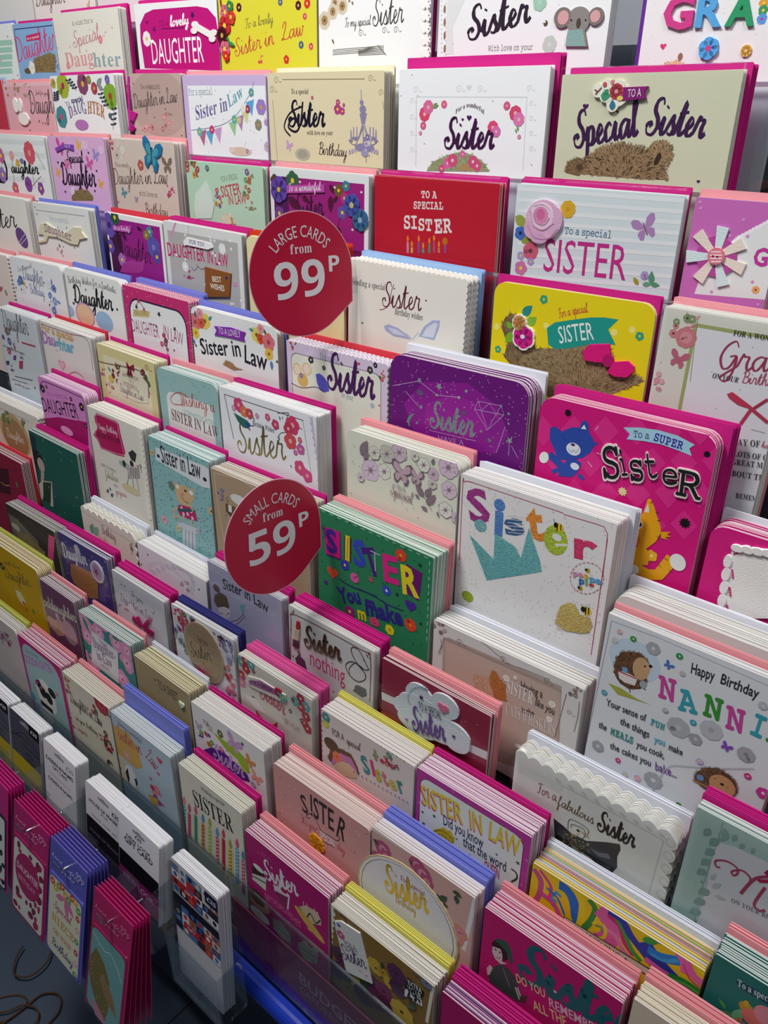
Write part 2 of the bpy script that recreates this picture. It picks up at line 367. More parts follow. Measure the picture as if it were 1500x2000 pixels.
# ------------------------------------------------------------------ the rack: tiers, clear lips, rail, base panels, floor, wall
LEAN = R(1.5)
def row_y(k): return .4 * (1 + .1065 * k)                       # k = 0 is the lowest tier
def row_z(k): return (-1.95 + .2215 * k) * .4 + EYE
def frame(x, y, z, ang=0, lean=LEAN):                           # matrix of a leaning face: local x along it, y up it, z out of it
    u = Vector((0, math.sin(lean), math.cos(lean))); e = Vector((1, 0, 0))
    ex = e * math.cos(ang) + u * math.sin(ang); ey = u * math.cos(ang) - e * math.sin(ang); ez = ex.cross(ey)
    return Matrix(((ex.x, ey.x, ez.x, x), (ex.y, ey.y, ez.y, y), (ex.z, ey.z, ez.z, z), (0, 0, 0, 1)))
XL, XR = -2.02, .42
FLOOR = mat('dark_vinyl', .42, 0, .5, 60, .4, col='3c4858')
PANEL = mat('navy_laminate', .35, 0, .05, 90, .5, col='10142c')
RAIL = mat('blue_plastic', .25, 0, .03, 60, .6, col='1230a0')
SHELF = mat('rack_steel', .45, .2, .05, 80, .5, col='3a3c44')
WALL = mat('painted_wall', .8, 0, .2, 40, .2, col='b8b8bc')
b = MB(); b.box((-4.2, -2.6, -.03), (1.6, 1.62, -.004), (0, 0, 0, 1)); fl = b.obj('floor', FLOOR, kind='structure')
tile = None
for i in range(4):
    for j in range(4):
        if tile is None:
            b = MB(); b.box((-.2485, -.2485, -.004), (.2485, .2485, 0), (0, 0, 0, 1)); tile = b.mesh('floor_tile', [FLOOR])
        link('floor_tile', tile, fl).location = (-2.1 + .5 * i, -.62 + .5 * j, 0)
b = MB(); b.box((-4.2, 1.6, -.03), (1.6, 1.66, 2.7), (0, 0, 0, 1)); b.obj('wall_back', WALL, kind='structure')

rack = link('card_display_rack', None, label='tiered shop rack with clear lips and blue bumper rail holding every greeting card', cat='rack')
for k in range(0, 12):
    b = MB(); m = frame(0, row_y(k), row_z(k)); dp = .2 if k < 3 else .235; zb = -dp / math.cos(LEAN)
    # ledge, its turned-up rear panel and a rolled stop, drawn in the leaning frame of the tier
    rp = .05 if k == 2 else .083; prof = [(.0018, zb - .005), (.0018, zb - .002), (-.0385, zb - .002), (-.0385, zb + rp), (-.0395, zb + rp), (-.0395, zb - .005)]
    n = len(prof)
    b.v += [(XL, y, z) for z, y in prof] + [(XR, y, z) for z, y in prof]
    b.f += [tuple(range(n - 1, -1, -1)), tuple(range(n, 2 * n))] + [(i, (i + 1) % n, n + (i + 1) % n, n + i) for i in range(n)]
    b.c += [(0, 0, 0, 1)] * (n + 2); b.m += [0] * (n + 2)
    b.obj('shelf', SHELF, rack).matrix_world = m
    cuts = [XL, -.607, XR] if k == 0 else [XL, -1.215, -.4, XR]
    for x0, x1 in zip(cuts, cuts[1:]) if k in (0, 8, 9, 10, 11) else ():
        b = MB(); lo = zb - (.055 if k == 0 else .004); hi = zb + (.135 if k > 7 else .1 if k == 0 else .06 if k < 3 else .085)
        b.prism(rrect(x0 + .0015, lo, x1 - .0015, hi, .006, 4), .0042, .0054, (1, 1, 1, 1))
        lip = b.obj('shelf_lip', ACRYL, rack); lip.matrix_world = m
        b = MB(); b.prism(rrect(x0 + .0015, hi - .004, x1 - .0015, hi, .0019, 3), .0054, .0066, (1, 1, 1, 1))   # rolled top edge
        b.obj('rolled_edge', EDGE, lip)
b = MB(); b.tube([(-.622, .381, .44), (-.616, .381, .44), (XR, .381, .44)], .0145, (0, 0, 0, 1), 20)
b.tube([(-.626, .381, .44), (-.6215, .381, .44)], .0125, (0, 0, 0, 1), 20); b.obj('bumper_rail', RAIL, rack)
b = MB(); b.box((XL, .392, .405), (XR, .43, .452), (0, 0, 0, 1)); b.box((XL, .43, .08), (XR, 1.3, .40), (0, 0, 0, 1)); b.obj('plinth', PANEL, rack)
for i in range(5):
    b = MB(); b.prism(rrect(XL + .488 * i + .002, .08, XL + .488 * (i + 1) - .002, .402, .003, 2), -.012, 0, (0, 0, 0, 1))
    b.obj('base_panel', PANEL, rack).matrix_world = Matrix(((1, 0, 0, 0), (0, 0, -1, .4165), (0, 1, 0, 0), (0, 0, 0, 1)))
b = MB(); b.box((XL, .46, .0), (XR, 1.3, .08), (0, 0, 0, 1)); b.obj('toe_kick', PANEL, rack)
for s in (XL - .004, XR + .001):
    b = MB(); b.prism([(.41, .08), (1.0, .08), (1.0, EYE + .34), (.93, EYE + .34), (.47, .72), (.41, .6)], s, s + .003, (0, 0, 0, 1))
    b.obj('side_panel', SHELF, rack).matrix_world = Matrix(((0, 0, 1, 0), (1, 0, 0, 0), (0, 1, 0, 0), (0, 0, 0, 1)))

# ------------------------------------------------------------------ cards and envelopes
ENV = {'mg': ('magenta', 'cf1f86'), 'pk': ('pale pink', 'f2a2aa'), 'li': ('lilac blue', '8088e0'), 'ye': ('yellow', 'e6df6c'), 'lm': ('lime yellow', 'cdd066'),
       'rd': ('red', 'dc3a4c'), 'or': ('scarlet', 'd8401c'), 'wh': ('white', 'e9ecf5'), 'cr': ('cream', 'ece4c4'), 'bl': ('light blue', 'a8cbe8'),
       'lb': ('sky blue', 'a2c6ee'), 'pu': ('purple', '6a2a9a'), 'nv': ('navy blue', '3c3c88'), 'pm': ('bright pink', 'e45aa4')}
ORD = 'second third fourth fifth sixth seventh eighth ninth tenth eleventh twelfth thirteenth fourteenth fifteenth sixteenth seventeenth eighteenth'.split()
CARDS = []
def card(*a): CARDS.append(a)
def parse(body):
    ops = []
    for ln in body.split('\n'):
        if not ln: continue
        t = ln.split(' '); k = t[0]; o = [k]
        for i, w in enumerate(t[1:]):
            s = w[1:] if w[:1] == '-' else w
            isnum = s.replace('.', '', 1).isdigit() and not (len(w) == 6 and k != 'T' and colour_slot(k, i, t))
            if k == 'T': isnum = i in (2, 3, 4, 5, 6, 8)
            o.append(float(w) if isnum and '.' in w else int(w) if isnum else w)
        ops.append(o)
    return ops
def colour_slot(k, i, t):                                       # which fields of an art line are colours
    return {'F': i in (3, 4), 'O': i == 4, 'H': i == 3, 'X': i == 3, 'L': i == 4, 'B': i == 3, 'P': i == 0, 'K': i == 0, 'k': i == 0,
            'D': i == 0, 'N': i == 5, 'S': i >= 5, 'Y': i < 2, 'W': i == 3}.get(k, False)
def card_body(W, H, opt, base, edge):
    b = MB(); o = outline(W, H, opt.get('shape'), opt.get('rad', 1.2) * .001)
    b.prism(o, -.0004, 0, lin(base), lin(edge), lin('f0efec')); b.prism(o, -.0013, -.0009, lin('efeeea'), lin(edge), lin('f2f1ee'))
    b.prism([(0, -H), (.0005, -H), (.0005, -.012), (0, -.012)], -.0009, -.0004, lin(base))          # the fold
    return b
EUP = .0052                                                     # envelopes stand a little taller than their cards
def env_body(W, H, col, tall=0):
    b = MB(); c = lin(col); b.prism(rrect(-.0007, -H, W + .0007, EUP + tall, .0012, 2), -.0007, 0, c)
    b.prism([(0, EUP - .0015 + tall), (W * .5, -H * .42), (W, EUP - .0015 + tall)], -.0009, -.0007, c)                          # pointed flap on the rear
    return b
def mix(a, b, t): return ''.join('%02x' % int(int(a[i:i + 2], 16) * (1 - t) + int(b[i:i + 2], 16) * t) for i in (0, 2, 4))
def move(mb, out, mw):                                          # adds a transformed copy of one mesh to a joined one
    n = len(out.v); out.v += [tuple(mw @ Vector(p)) for p in mb.v]; out.f += [tuple(i + n for i in f) for f in mb.f]; out.c += mb.c; out.m += [0] * len(mb.f)
def build_cards(max_spare, max_env):
    keys = set()
    P = [parse(a[14]) if False else parse(a[-1]) for a in CARDS]
    for ops in P:
        for op in ops:
            if op[0] == 'T' and op[1][0] != 's': keys.add((op[1], op[2].replace('_', ' ')))
    for f, t in EXTRA_TEXT: keys.add((f, t))
    bake_text(keys)
    rank = sorted(range(len(CARDS)), key=lambda i: -CARDS[i][11]); whole = {}; n = ne = 0
    for i in rank:                                              # the stacks that show largest keep every card and envelope as an object
        a = CARDS[i]; whole[i] = [0, 0]
        whole[i][0] = min(a[8], max_spare - n); n += whole[i][0]
        whole[i][1] = min(a[10], max_env - ne); ne += whole[i][1]
    joined, joined_env = MB(), MB()
    for i, a in enumerate(CARDS):
        row, x, y, z, ang, W, H, base, nb, env, nenv, imp, label, hd, opt, _ = a
        rnd = random.Random(i * 31 + 7); m = frame(x, y, z, ang); hs = hd[:-5] if hd.endswith(' card') else hd
        edge = mix(base, 'f6f4f0', .78); body = card_body(W, H, opt, base, edge)
        o = body.obj('greeting_card', PAPER, label=label, cat='greeting card', group='front cards of the stacks on the rack', mw=m)
        art = Art(W, H); art.run(P[i])
        if art.print.f: art.print.obj('print', MATS, o)
        if art.text.f: art.text.obj('lettering', MATS, o)
        for nm, pm, tm in art.parts:
            po = pm.obj(nm, [FELT, FOIL, GLIT], o) if pm.f else None
            if tm.f: tm.obj('lettering', MATS, po)
        if opt.get('cel'):
            h = .0036; c = MB(); w = (1, 1, 1, 1); c.face([(-.0008, -H + .002, h), (W + .0008, -H + .002, h), (W + .0008, .0045, h), (-.0008, .0045, h)], w)   # film over the front
            c.face([(-.0008, .0045, h), (W + .0008, .0045, h), (W + .0008, .0062, 0), (-.0008, .0062, 0)], w); c.face([(W + .0008, -H + .002, h), (W + .0008, -H + .002, -.001), (W + .0008, .0062, -.001), (W + .0008, .0045, h)], w)
            c.obj('cellophane_sleeve', CELLO, o)
        bud = .0318 if row > 4 else .0280; ep = min(.0021, max(.0012, (bud - .0017 * nb) / max(nenv, 1))); sp = min(.0027, (bud - ep * nenv) / max(nb, 1)); me = {}
        for j in range(nb):
            dx, dy, da = rnd.gauss(0, .00035), rnd.uniform(-.0006, .0008), rnd.gauss(0, .0035)
            mw = m @ Matrix.Translation((dx, dy, -.0021 - sp * (j + .12))) @ Matrix.Translation((W / 2, -H / 2, 0)) @ Matrix.Rotation(da, 4, 'Z') @ Matrix.Translation((-W / 2, H / 2, 0))
            bk = opt.get('bk'); ec = bk[j % len(bk)] if bk else mix(base, 'f6f4f0', .7 + .2 * rnd.random())
            if j < whole[i][0]:
                kk = ec if bk else j % 2
                if kk not in me: me[kk] = card_body(W, H, opt, base, ec).mesh('greeting_card', [PAPER])
                link('greeting_card', me[kk], None, '%s card in the %s stack' % (ORD[j], hs), 'greeting card', 'cards behind the ' + hd, None, mw)
            else: move(card_body(W, H, opt, base, ec), joined, mw)
        z0 = -.0021 - sp * nb - .0012; cn, cc = ENV[env]; em = None
        for j in range(nenv):
            dx, dy = rnd.uniform(-.0004, .0004) + opt.get('ex', 0) * .001 * (.5 + .5 * j / max(nenv - 1, 1)), rnd.uniform(-.0008, .0012) + opt.get('ez', 0) * .001
            mw = m @ Matrix.Translation((dx, dy, z0 - ep * j))
            if j < whole[i][1]:
                if em is None: em = env_body(W, H, cc, opt.get('eh', 0) * .001).mesh('envelope', [PAPER])
                lb = '%s%s envelope behind the %s stack' % ('' if nenv == 1 else 'first ' if j == 0 else ORD[j - 1] + ' ', cn, hs)
                link('envelope', em, None, lb, 'envelope', 'envelopes behind the ' + hd, None, mw)
            else: move(env_body(W, H, cc, opt.get('eh', 0) * .001), joined_env, mw)
    if joined.f: joined.obj('spare_greeting_cards', PAPER, label='further greeting cards standing behind the smaller front cards of the rack', cat='greeting cards', kind='stuff')
    if joined_env.f: joined_env.obj('spare_envelopes', PAPER, label='further envelopes standing behind the smaller card stacks of the rack', cat='envelopes', kind='stuff')
EXTRA_TEXT = [('r', 'LARGE CARDS'), ('r', 'SMALL CARDS'), ('e', 'from'), ('G', '99'), ('G', '59'), ('G', 'P'), ('b', 'BUDGET'), ('r', 'CARDS from'), ('r', 'CARDS'), ('r', 'from'),
              ('b', 'DEBENHAMS'), ('b', 'GIFT CARD'), ('r', '£20'), ('r', '£25'), ('b', '£25'), ('b', 'HOUSE OF FRASER'), ('r', 'ONLINE  STORE  APP'), ('b', 'NEW LOOK'), ('r', '99p'),
              ('r', 'hand-crafted money wallet'), ('b', 'DAUGHTER'), ('b', 'BIRTHDAY'), ('m', 'NIECE'), ('m', 'ON YOUR'), ('b', 'GIFT')]

# ------------------------------------------------------------------ the cards: row, corner, tilt, size, colour, stack, envelopes, label, art
card(0, -1.7453, 0.8695, 1.7292, 0.0, 0.1706, 0.2666, 'e4e2dc', 2, 'mg', 1, 15, 'pale card with grey print on the uppermost row, by the frame edge', 'pale uppermost card', {}, """""")
card(0, -1.5677, 0.8694, 1.7237, -0.012, 0.1961, 0.2539, 'efe9e2', 2, 'mg', 1, 41, 'white card with brown Daughter script on the uppermost row', 'brown script Daughter card', {}, """T s Daughter 60 -931 209 992 235 5a4030 0
S -129 -990 126 5 3 c98a6a 8a6a50 d9c0a8
S 1743 -1039 141 6 4 d6b0a0 b58a80""")
card(0, -1.3637, 0.869, 1.7106, -0.012, 0.1931, 0.2405, 'e6dfe2', 2, 'mg', 1, 46, 'pale pink grey card on the uppermost row beside brown script card', 'pale pink uppermost card', {}, """S 261 -802 108 5 8 b07a90 d0a8b8""")
card(1, -1.7448, 0.826, 1.6042, 0.0, 0.1599, 0.2302, 'eef2ee', 2, 'li', 1, 8, 'white card with mint stripes at the end of second row', 'mint striped card', {}, """k a9d4c0 84 -17 -291 1527 -291
k a9d4c0 85 -71 -407 1484 -401
k a9d4c0 86 -126 -525 1441 -511
k a9d4c0 86 -181 -644 1397 -623
k a9d4c0 87 -237 -764 1352 -736
D b88a90 26 20 3""")
card(1, -1.5814, 0.8259, 1.6024, -0.0011, 0.1351, 0.2283, '8fb8e0', 3, 'mg', 2, 18, 'blue card with pink Daughter lettering and a brown bear', 'blue Daughter bear card', {}, """k 2c3c78 15 43 -79 1510 -67
k 2c3c78 16 43 -79 -31 -726
T s Daughter -37 -585 1319 1502 364 e0407c 0
P d0356f 417 -185 922 -151 907 -261 407 -277
T r to_a_special 440 -251 595 410 40 ffffff 0
Y 8c7650 4f3f26 160 575 -542 968 -488 1111 -470 1284 -494 1303 -576 1221 -760 452 -752
O 290 -729 122 46 6f5c3c 0
F 454 -678 109 f4f2ec e8d9a0 5
S 1439 -639 120 6 12 3a78c8 e8eef6""")
card(1, -1.4427, 0.8262, 1.6119, 0.0023, 0.1929, 0.2379, 'e9e6da', 5, 'mg', 3, 27, 'cream card with soft pastel A wish for a Special Daughter', 'cream Special Daughter card', {}, """T m A_wish_for_a 583 -198 336 619 74 8a7a6a 0
T s Special 533 -507 1196 831 217 c98a92 0
T e Daug 228 -799 525 859 231 dda0a0 0
T e hter 1075 -793 -46 786 208 8fb0b0 0
F 1355 -417 65 e08aa0 f2d24a 5
F 284 -760 59 e08aa0 f2d24a 5
D d8a8b0 18 19 5""")
card(1, -1.206, 0.8262, 1.6124, -0.012, 0.1939, 0.2349, 'f2f4f4', 2, 'mg', 2, 35, 'white card with magenta arch reading lovely DAUGHTER and bone', 'magenta arch lovely DAUGHTER card', {}, """P c3127c 126 -833 88 -470 112 -258 260 -123 473 -79 1502 -77 1740 -110 1904 -228 1963 -504 2044 -869
T r TO_A 587 -297 95 234 76 8a0c5a 0
T sb lovely 852 -304 465 453 132 ffffff 0
k 5a0a50 12 632 -327 1188 -326
T r DAUGHTER 348 -779 166 1238 327 ffffff 0
F 251 -446 104 f4f2f0 e8c84a 8
H 290 -237 54 7a0a58
X 1397 -179 58 4a0a60 5
X 463 -328 53 6a0a68 5
Z bone 12
k f2f0ea 84 1471 -321 1821 -444
O 1443 -295 74 40 f2f0ea 0
O 1418 -369 74 40 f2f0ea 0
O 1849 -404 71 39 f2f0ea 0
O 1811 -477 72 40 f2f0ea 0
z""")
card(1, -1.0085, 0.8264, 1.6196, -0.012, 0.1885, 0.2429, 'dfd83a', 4, 'li', 2, 43, 'yellow card reading To a lovely Sister in Law, floral edge', 'yellow Sister in Law card', {}, """T s To_a_lovely 538 -468 970 558 113 6a6240 0
T s Sister_in 299 -792 1722 821 199 c8503c 0
T s Law 1239 -623 1529 437 191 c8503c 0
F 426 -223 54 5a1c2a f0d890 7
F 1234 -195 43 5a6a8a f0d890 7
F 1562 -245 53 5a1c2a f0d890 7
F 1721 -230 56 d8382a f0d890 7
F 1676 -365 38 d85a6a f0d890 7
F 1601 -672 46 4a6a8a f0d890 7
F 1778 -693 42 d85a6a f0d890 7
Z floral_strip 15
k 6a3a20 18 61 -123 168 -791
F 147 -267 98 d96a86 f2d24a 5
F 264 -327 89 d8452f f2d24a 5
F 125 -426 125 c72a35 f2d24a 5
F 62 -537 113 5a1a22 c0a050 8
F 104 -700 105 d96a86 f2d24a 5
F 253 -201 67 3f8a4a f2d24a 5
L 184 -620 310 -662 3a8a50 0.35
L 162 -555 199 -620 3a8a50 0.35
F 125 -783 66 d8302a f2d24a 5
z
S 829 -821 63 5 5 d8405a f0c040 5aa0a8 e07a8a
F 1321 -832 52 d8302a f2d24a 5""")
card(1, -0.8165, 0.8263, 1.6181, -0.0089, 0.1729, 0.2425, 'f3f4f4', 2, 'mg', 3, 49, 'white card with brown roses and lace reading my special Sister', 'brown rose lace Sister card', {}, """F 276 -251 71 d8cbb4 7a5a38 8
F 276 -251 39 a8885c 5a4020 6
F 400 -291 92 d8cbb4 7a5a38 8
F 400 -291 51 a8885c 5a4020 6
F 241 -341 87 d8cbb4 7a5a38 8
F 241 -341 48 a8885c 5a4020 6
F 100 -428 101 d8cbb4 7a5a38 8
F 100 -428 56 a8885c 5a4020 6
S 523 -262 52 4 2 8a6a40
L 227 -627 262 -686 6a4a28 0.35
T s To_my_special 446 -510 362 420 97 5a5650 0
T s Sister 892 -510 533 479 255 4a4440 0
W 1075 -563 40 6a5a48
W 1252 -561 40 6a5a48
W 703 -581 42 6a5a48
k 6a665e 5 238 -744 1074 -715
k 6a665e 5 238 -761 1075 -732
k 6a665e 5 238 -779 1075 -749
k 6a665e 5 237 -796 1076 -765
k 6a665e 5 667 -750 1016 -714
k 6a665e 5 667 -762 1033 -731
k 6a665e 5 667 -773 1051 -748
k 6a665e 5 667 -785 1068 -765
k 6a665e 5 667 -796 1086 -782
k 6a665e 5 668 -808 1103 -799
k 6a665e 7 972 -706 1114 -813
Z lace_strip 8
O 1688 -326 66 57 f6f6f2 0
O 1679 -384 15 29 8a7458 0
O 1695 -440 66 57 f6f6f2 0
O 1687 -501 16 29 8a7458 0
O 1702 -556 66 58 f6f6f2 0
O 1694 -620 16 29 8a7458 0
O 1709 -672 67 59 f6f6f2 0
O 1701 -740 16 30 8a7458 0
O 1716 -790 67 59 f6f6f2 0
O 1708 -862 16 30 8a7458 0
O 1724 -302 8 5 a8748a 0
O 1742 -335 8 5 a8748a 0
O 1728 -366 8 5 a8748a 0
O 1746 -399 8 5 a8748a 0
O 1733 -431 8 5 a8748a 0
O 1750 -464 8 5 a8748a 0
O 1737 -496 8 5 a8748a 0
O 1754 -530 8 5 a8748a 0
O 1741 -562 8 5 a8748a 0
O 1758 -595 8 5 a8748a 0
O 1745 -628 8 5 a8748a 0
O 1763 -661 8 5 a8748a 0
O 1749 -694 8 5 a8748a 0
O 1767 -728 8 5 a8748a 0
O 1753 -761 8 5 a8748a 0
O 1771 -795 8 5 a8748a 0
z""")
card(1, -0.6296, 0.8262, 1.6143, -0.012, 0.2065, 0.2366, 'eceef0', 3, 'wh', 1, 74, 'white card with brushed Sister script, koala and bees', 'koala Sister card', {}, """T sb Sister 409 -670 2081 806 294 2c1c30 0
T m With_love_on_your 688 -770 102 552 62 5a5a58 0
P dfe2e2 236 -797 196 -537 339 -289 101 -279 122 -796
O 65 -240 15 38 8a6a50 0
O 74 -363 15 38 8a6a50 0
O 84 -487 15 39 8a6a50 0
O 93 -613 15 39 8a6a50 0
O 103 -740 15 40 8a6a50 0
O 21 -200 7 5 c8c4bc 0
O 78 -224 7 5 c8c4bc 0
O 24 -243 7 5 c8c4bc 0
O 82 -267 7 5 c8c4bc 0
O 27 -286 8 5 c8c4bc 0
O 85 -310 7 5 c8c4bc 0
O 30 -329 8 5 c8c4bc 0
O 88 -353 7 5 c8c4bc 0
O 34 -373 8 5 c8c4bc 0
O 92 -396 7 5 c8c4bc 0
O 37 -416 8 5 c8c4bc 0
O 95 -440 8 5 c8c4bc 0
O 40 -460 8 5 c8c4bc 0
O 98 -484 8 5 c8c4bc 0
O 43 -504 8 5 c8c4bc 0
O 102 -528 8 5 c8c4bc 0
O 47 -548 8 5 c8c4bc 0
O 105 -572 8 5 c8c4bc 0
O 50 -592 8 5 c8c4bc 0
O 108 -616 8 5 c8c4bc 0
O 53 -637 8 5 c8c4bc 0
O 112 -660 8 5 c8c4bc 0
O 57 -682 8 5 c8c4bc 0
O 115 -705 8 5 c8c4bc 0
O 60 -727 8 5 c8c4bc 0
O 119 -750 8 5 c8c4bc 0
O 63 -772 8 5 c8c4bc 0
O 122 -795 8 5 c8c4bc 0
O 1365 -532 25 26 5a5030 -20
O 1345 -520 22 11 e6e6ea 0
F 1435 -719 83 c0ccc4 d0d8d0 6
F 1274 -347 82 9ec8b4 b0d0c0 6
Z koala 15
O 1738 -520 128 117 8a8684 0
O 1559 -491 96 89 7e7470 0
O 1926 -492 82 76 7e7470 0
O 1567 -491 62 61 d4a0a4 0
O 1919 -491 53 51 d4a0a4 0
O 1746 -543 24 42 4a443e 0
O 1662 -515 8 9 2a2624 0
O 1820 -520 7 9 2a2624 0
P 86aaa4 1637 -604 1803 -596 1870 -743 1626 -739
P 8a7c76 1804 -602 1827 -609 1878 -743 1858 -743
z
X 2075 -564 13 3a3a40 5
D a8a8b0 30 4 9""")
card(1, -0.3877, 0.826, 1.6072, 0.0, 0.1359, 0.2332, 'eceaec', 1, 'pu', 4, 39, 'white card with padded patchwork letters GRAN', 'patchwork GRAN card', {'ex': -9}, """Z padded_letter 20
T bb G 188 -574 74 284 247 d0408c 0
z
Z padded_letter 20
T bb R 497 -568 42 241 241 58a8e0 0
z
Z padded_letter 20
T bb A 768 -568 -199 255 234 2f9a68 0
z
Z padded_flower 20
F 661 -744 93 58a8e8 d0408c 6
z
Z padded_flower 12
F 998 -770 49 e8b458 e8c880 8
z
F 1068 -415 43 e0a040 f2d24a 5
F 1075 -470 43 3f9a60 f2d24a 5
F 1078 -535 45 5a9ae0 c04080 5
H 225 -716 56 d8387c
D e8e4ea 60 5 4
O 197 -443 9 8 f0d0e4 0
O 236 -509 9 8 f0d0e4 0
O 322 -556 9 8 f0d0e4 0
O 396 -537 9 8 f0d0e4 0
O 394 -463 9 8 f0d0e4 0
O 316 -385 9 8 f0d0e4 0
O 249 -371 9 8 f0d0e4 0
O 203 -401 9 8 f0d0e4 0
k d8eee0 4 785 -564 842 -383
k d8eee0 4 833 -566 858 -384
k d8eee0 4 881 -568 875 -385
k d8eee0 4 929 -569 892 -385
k d8eee0 4 976 -571 908 -386
Y d8a88c b88868 40 262 -873 285 -851 376 -841 445 -864 463 -887
O 405 -803 23 31 9a6a58 0""")
card(2, -1.7017, 0.7833, 1.5154, 0.0, 0.1246, 0.23, 'c83a50', 2, 'bl', 1, 3, 'red card partly cut by the frame edge, third row', 'red edge card', {}, """""")
card(2, -1.5735, 0.7832, 1.5095, 0.0103, 0.1624, 0.2241, 'f0c4c8', 2, 'pk', 2, 10, 'pink card with felt white rabbit reading Daughter', 'pink rabbit Daughter card', {}, """N 0.03 0.03 0.02 1.2 0 eab2bc
D 9a6a50 16 28 2
S 423 -65 145 8 21 9a7a5a b89a7a
S 792 -111 126 8 23 9a7a5a c0a88a
T s Just_for_you 1097 -177 -324 407 66 8a6a60 0
T s Daughter 823 -472 51 1119 350 5a4a48 0
T m on_your 1163 -640 -61 230 51 8a6a60 0
Z rabbit 20
O 572 -560 186 103 f2efea 0
O 361 -344 89 117 f2efea 8
O 509 -344 78 106 f0ece6 -6
z""")
card(2, -1.4075, 0.7835, 1.5198, 0.012, 0.1881, 0.2335, 'f2f4f4', 6, 'mg', 1, 13, 'white card with doodle flowers framing rainbow DAUGHTER', 'doodle flower DAUGHTER card', {}, """F 367 -150 192 a8b83a b8305a 7
F 977 -130 162 8a4a6a e0b840 7
F 1297 -197 93 b04a5a e0b840 7
F 1723 -310 192 86b03a a84a30 7
F 182 -610 174 4a9098 c85a78 7
F 76 -110 77 b8a848 8a7a30 7
F 1173 -76 66 8a8a48 c0b060 7
F 1695 -82 69 7a6aa8 a090c8 7
k 3a3a48 9 560 -74 764 -224
L 560 -74 668 -53 3a3a48 0.35
L 560 -74 469 -69 3a3a48 0.35
L 612 -112 718 -90 3a3a48 0.35
L 612 -112 521 -106 3a3a48 0.35
L 663 -149 769 -128 3a3a48 0.35
L 663 -149 572 -144 3a3a48 0.35
L 714 -187 819 -165 3a3a48 0.35
L 714 -187 623 -182 3a3a48 0.35
k 3a3a48 8 1451 -279 1608 -490
L 1451 -279 1550 -257 3a3a48 0.35
L 1451 -279 1366 -275 3a3a48 0.35
L 1490 -332 1589 -310 3a3a48 0.35
L 1490 -332 1406 -327 3a3a48 0.35
L 1529 -384 1628 -362 3a3a48 0.35
L 1529 -384 1445 -380 3a3a48 0.35
L 1569 -437 1667 -414 3a3a48 0.35
L 1569 -437 1484 -433 3a3a48 0.35
k 3a3a48 8 1780 -490 1688 -779
L 1780 -490 1876 -467 3a3a48 0.35
L 1780 -490 1697 -486 3a3a48 0.35
L 1757 -561 1854 -538 3a3a48 0.35
L 1757 -561 1674 -558 3a3a48 0.35
L 1734 -633 1831 -610 3a3a48 0.35
L 1734 -633 1651 -630 3a3a48 0.35
L 1711 -706 1809 -682 3a3a48 0.35
L 1711 -706 1627 -703 3a3a48 0.35
k 3a3a48 9 118 -247 79 -389
L 118 -247 230 -224 3a3a48 0.35
L 118 -247 23 -242 3a3a48 0.35
L 108 -282 221 -259 3a3a48 0.35
L 108 -282 13 -277 3a3a48 0.35
L 99 -317 211 -294 3a3a48 0.35
L 99 -317 3 -313 3a3a48 0.35
L 89 -353 202 -329 3a3a48 0.35
L 89 -353 -7 -348 3a3a48 0.35
L 1385 -164 1550 -55 8a9a98 0.5
L 1404 -165 1565 -214 8a9a98 0.5
T b special 564 -400 904 357 76 4a3a78 0
T r TO_A 377 -450 1469 136 68 9a8aa8 0
T e DAUG 448 -633 1335 550 171 7a6a9a 0.08
T e HTER 1015 -555 -1658 483 181 c0784a 0.08
O 781 -721 201 80 b87ac0 0
O 1653 -582 46 40 4a6a68 0""")
card(2, -1.1774, 0.7835, 1.5213, -0.012, 0.125, 0.2343, 'c8b0a8', 3, 'mg', 2, 11, 'dusky brown card reading For a FABULOUS Daughter in Law', 'dusky FABULOUS Daughter in Law card', {}, """O 668 -389 708 437 bba29a 0
T s For_a 257 -208 905 159 73 4a3030 0
T r FABULOUS 430 -206 291 305 60 4a3838 0
T s Daughter_in_Law 47 -467 1030 1110 192 3a2830 0
T s with_love 759 -548 670 235 50 6a4a48 0
S 755 -675 149 8 31 d08a92 b87078
S 400 -743 153 8 32 d8a0a0 c08088
D 5a4038 9 12 2
Z ribbon_bow 20
P c0208c -118 -480 123 -530 11 -645 -109 -611
P a81878 -113 -630 46 -738 -55 -789 -143 -774
k c8309a 42 -9 -39 -104 -762
z""")
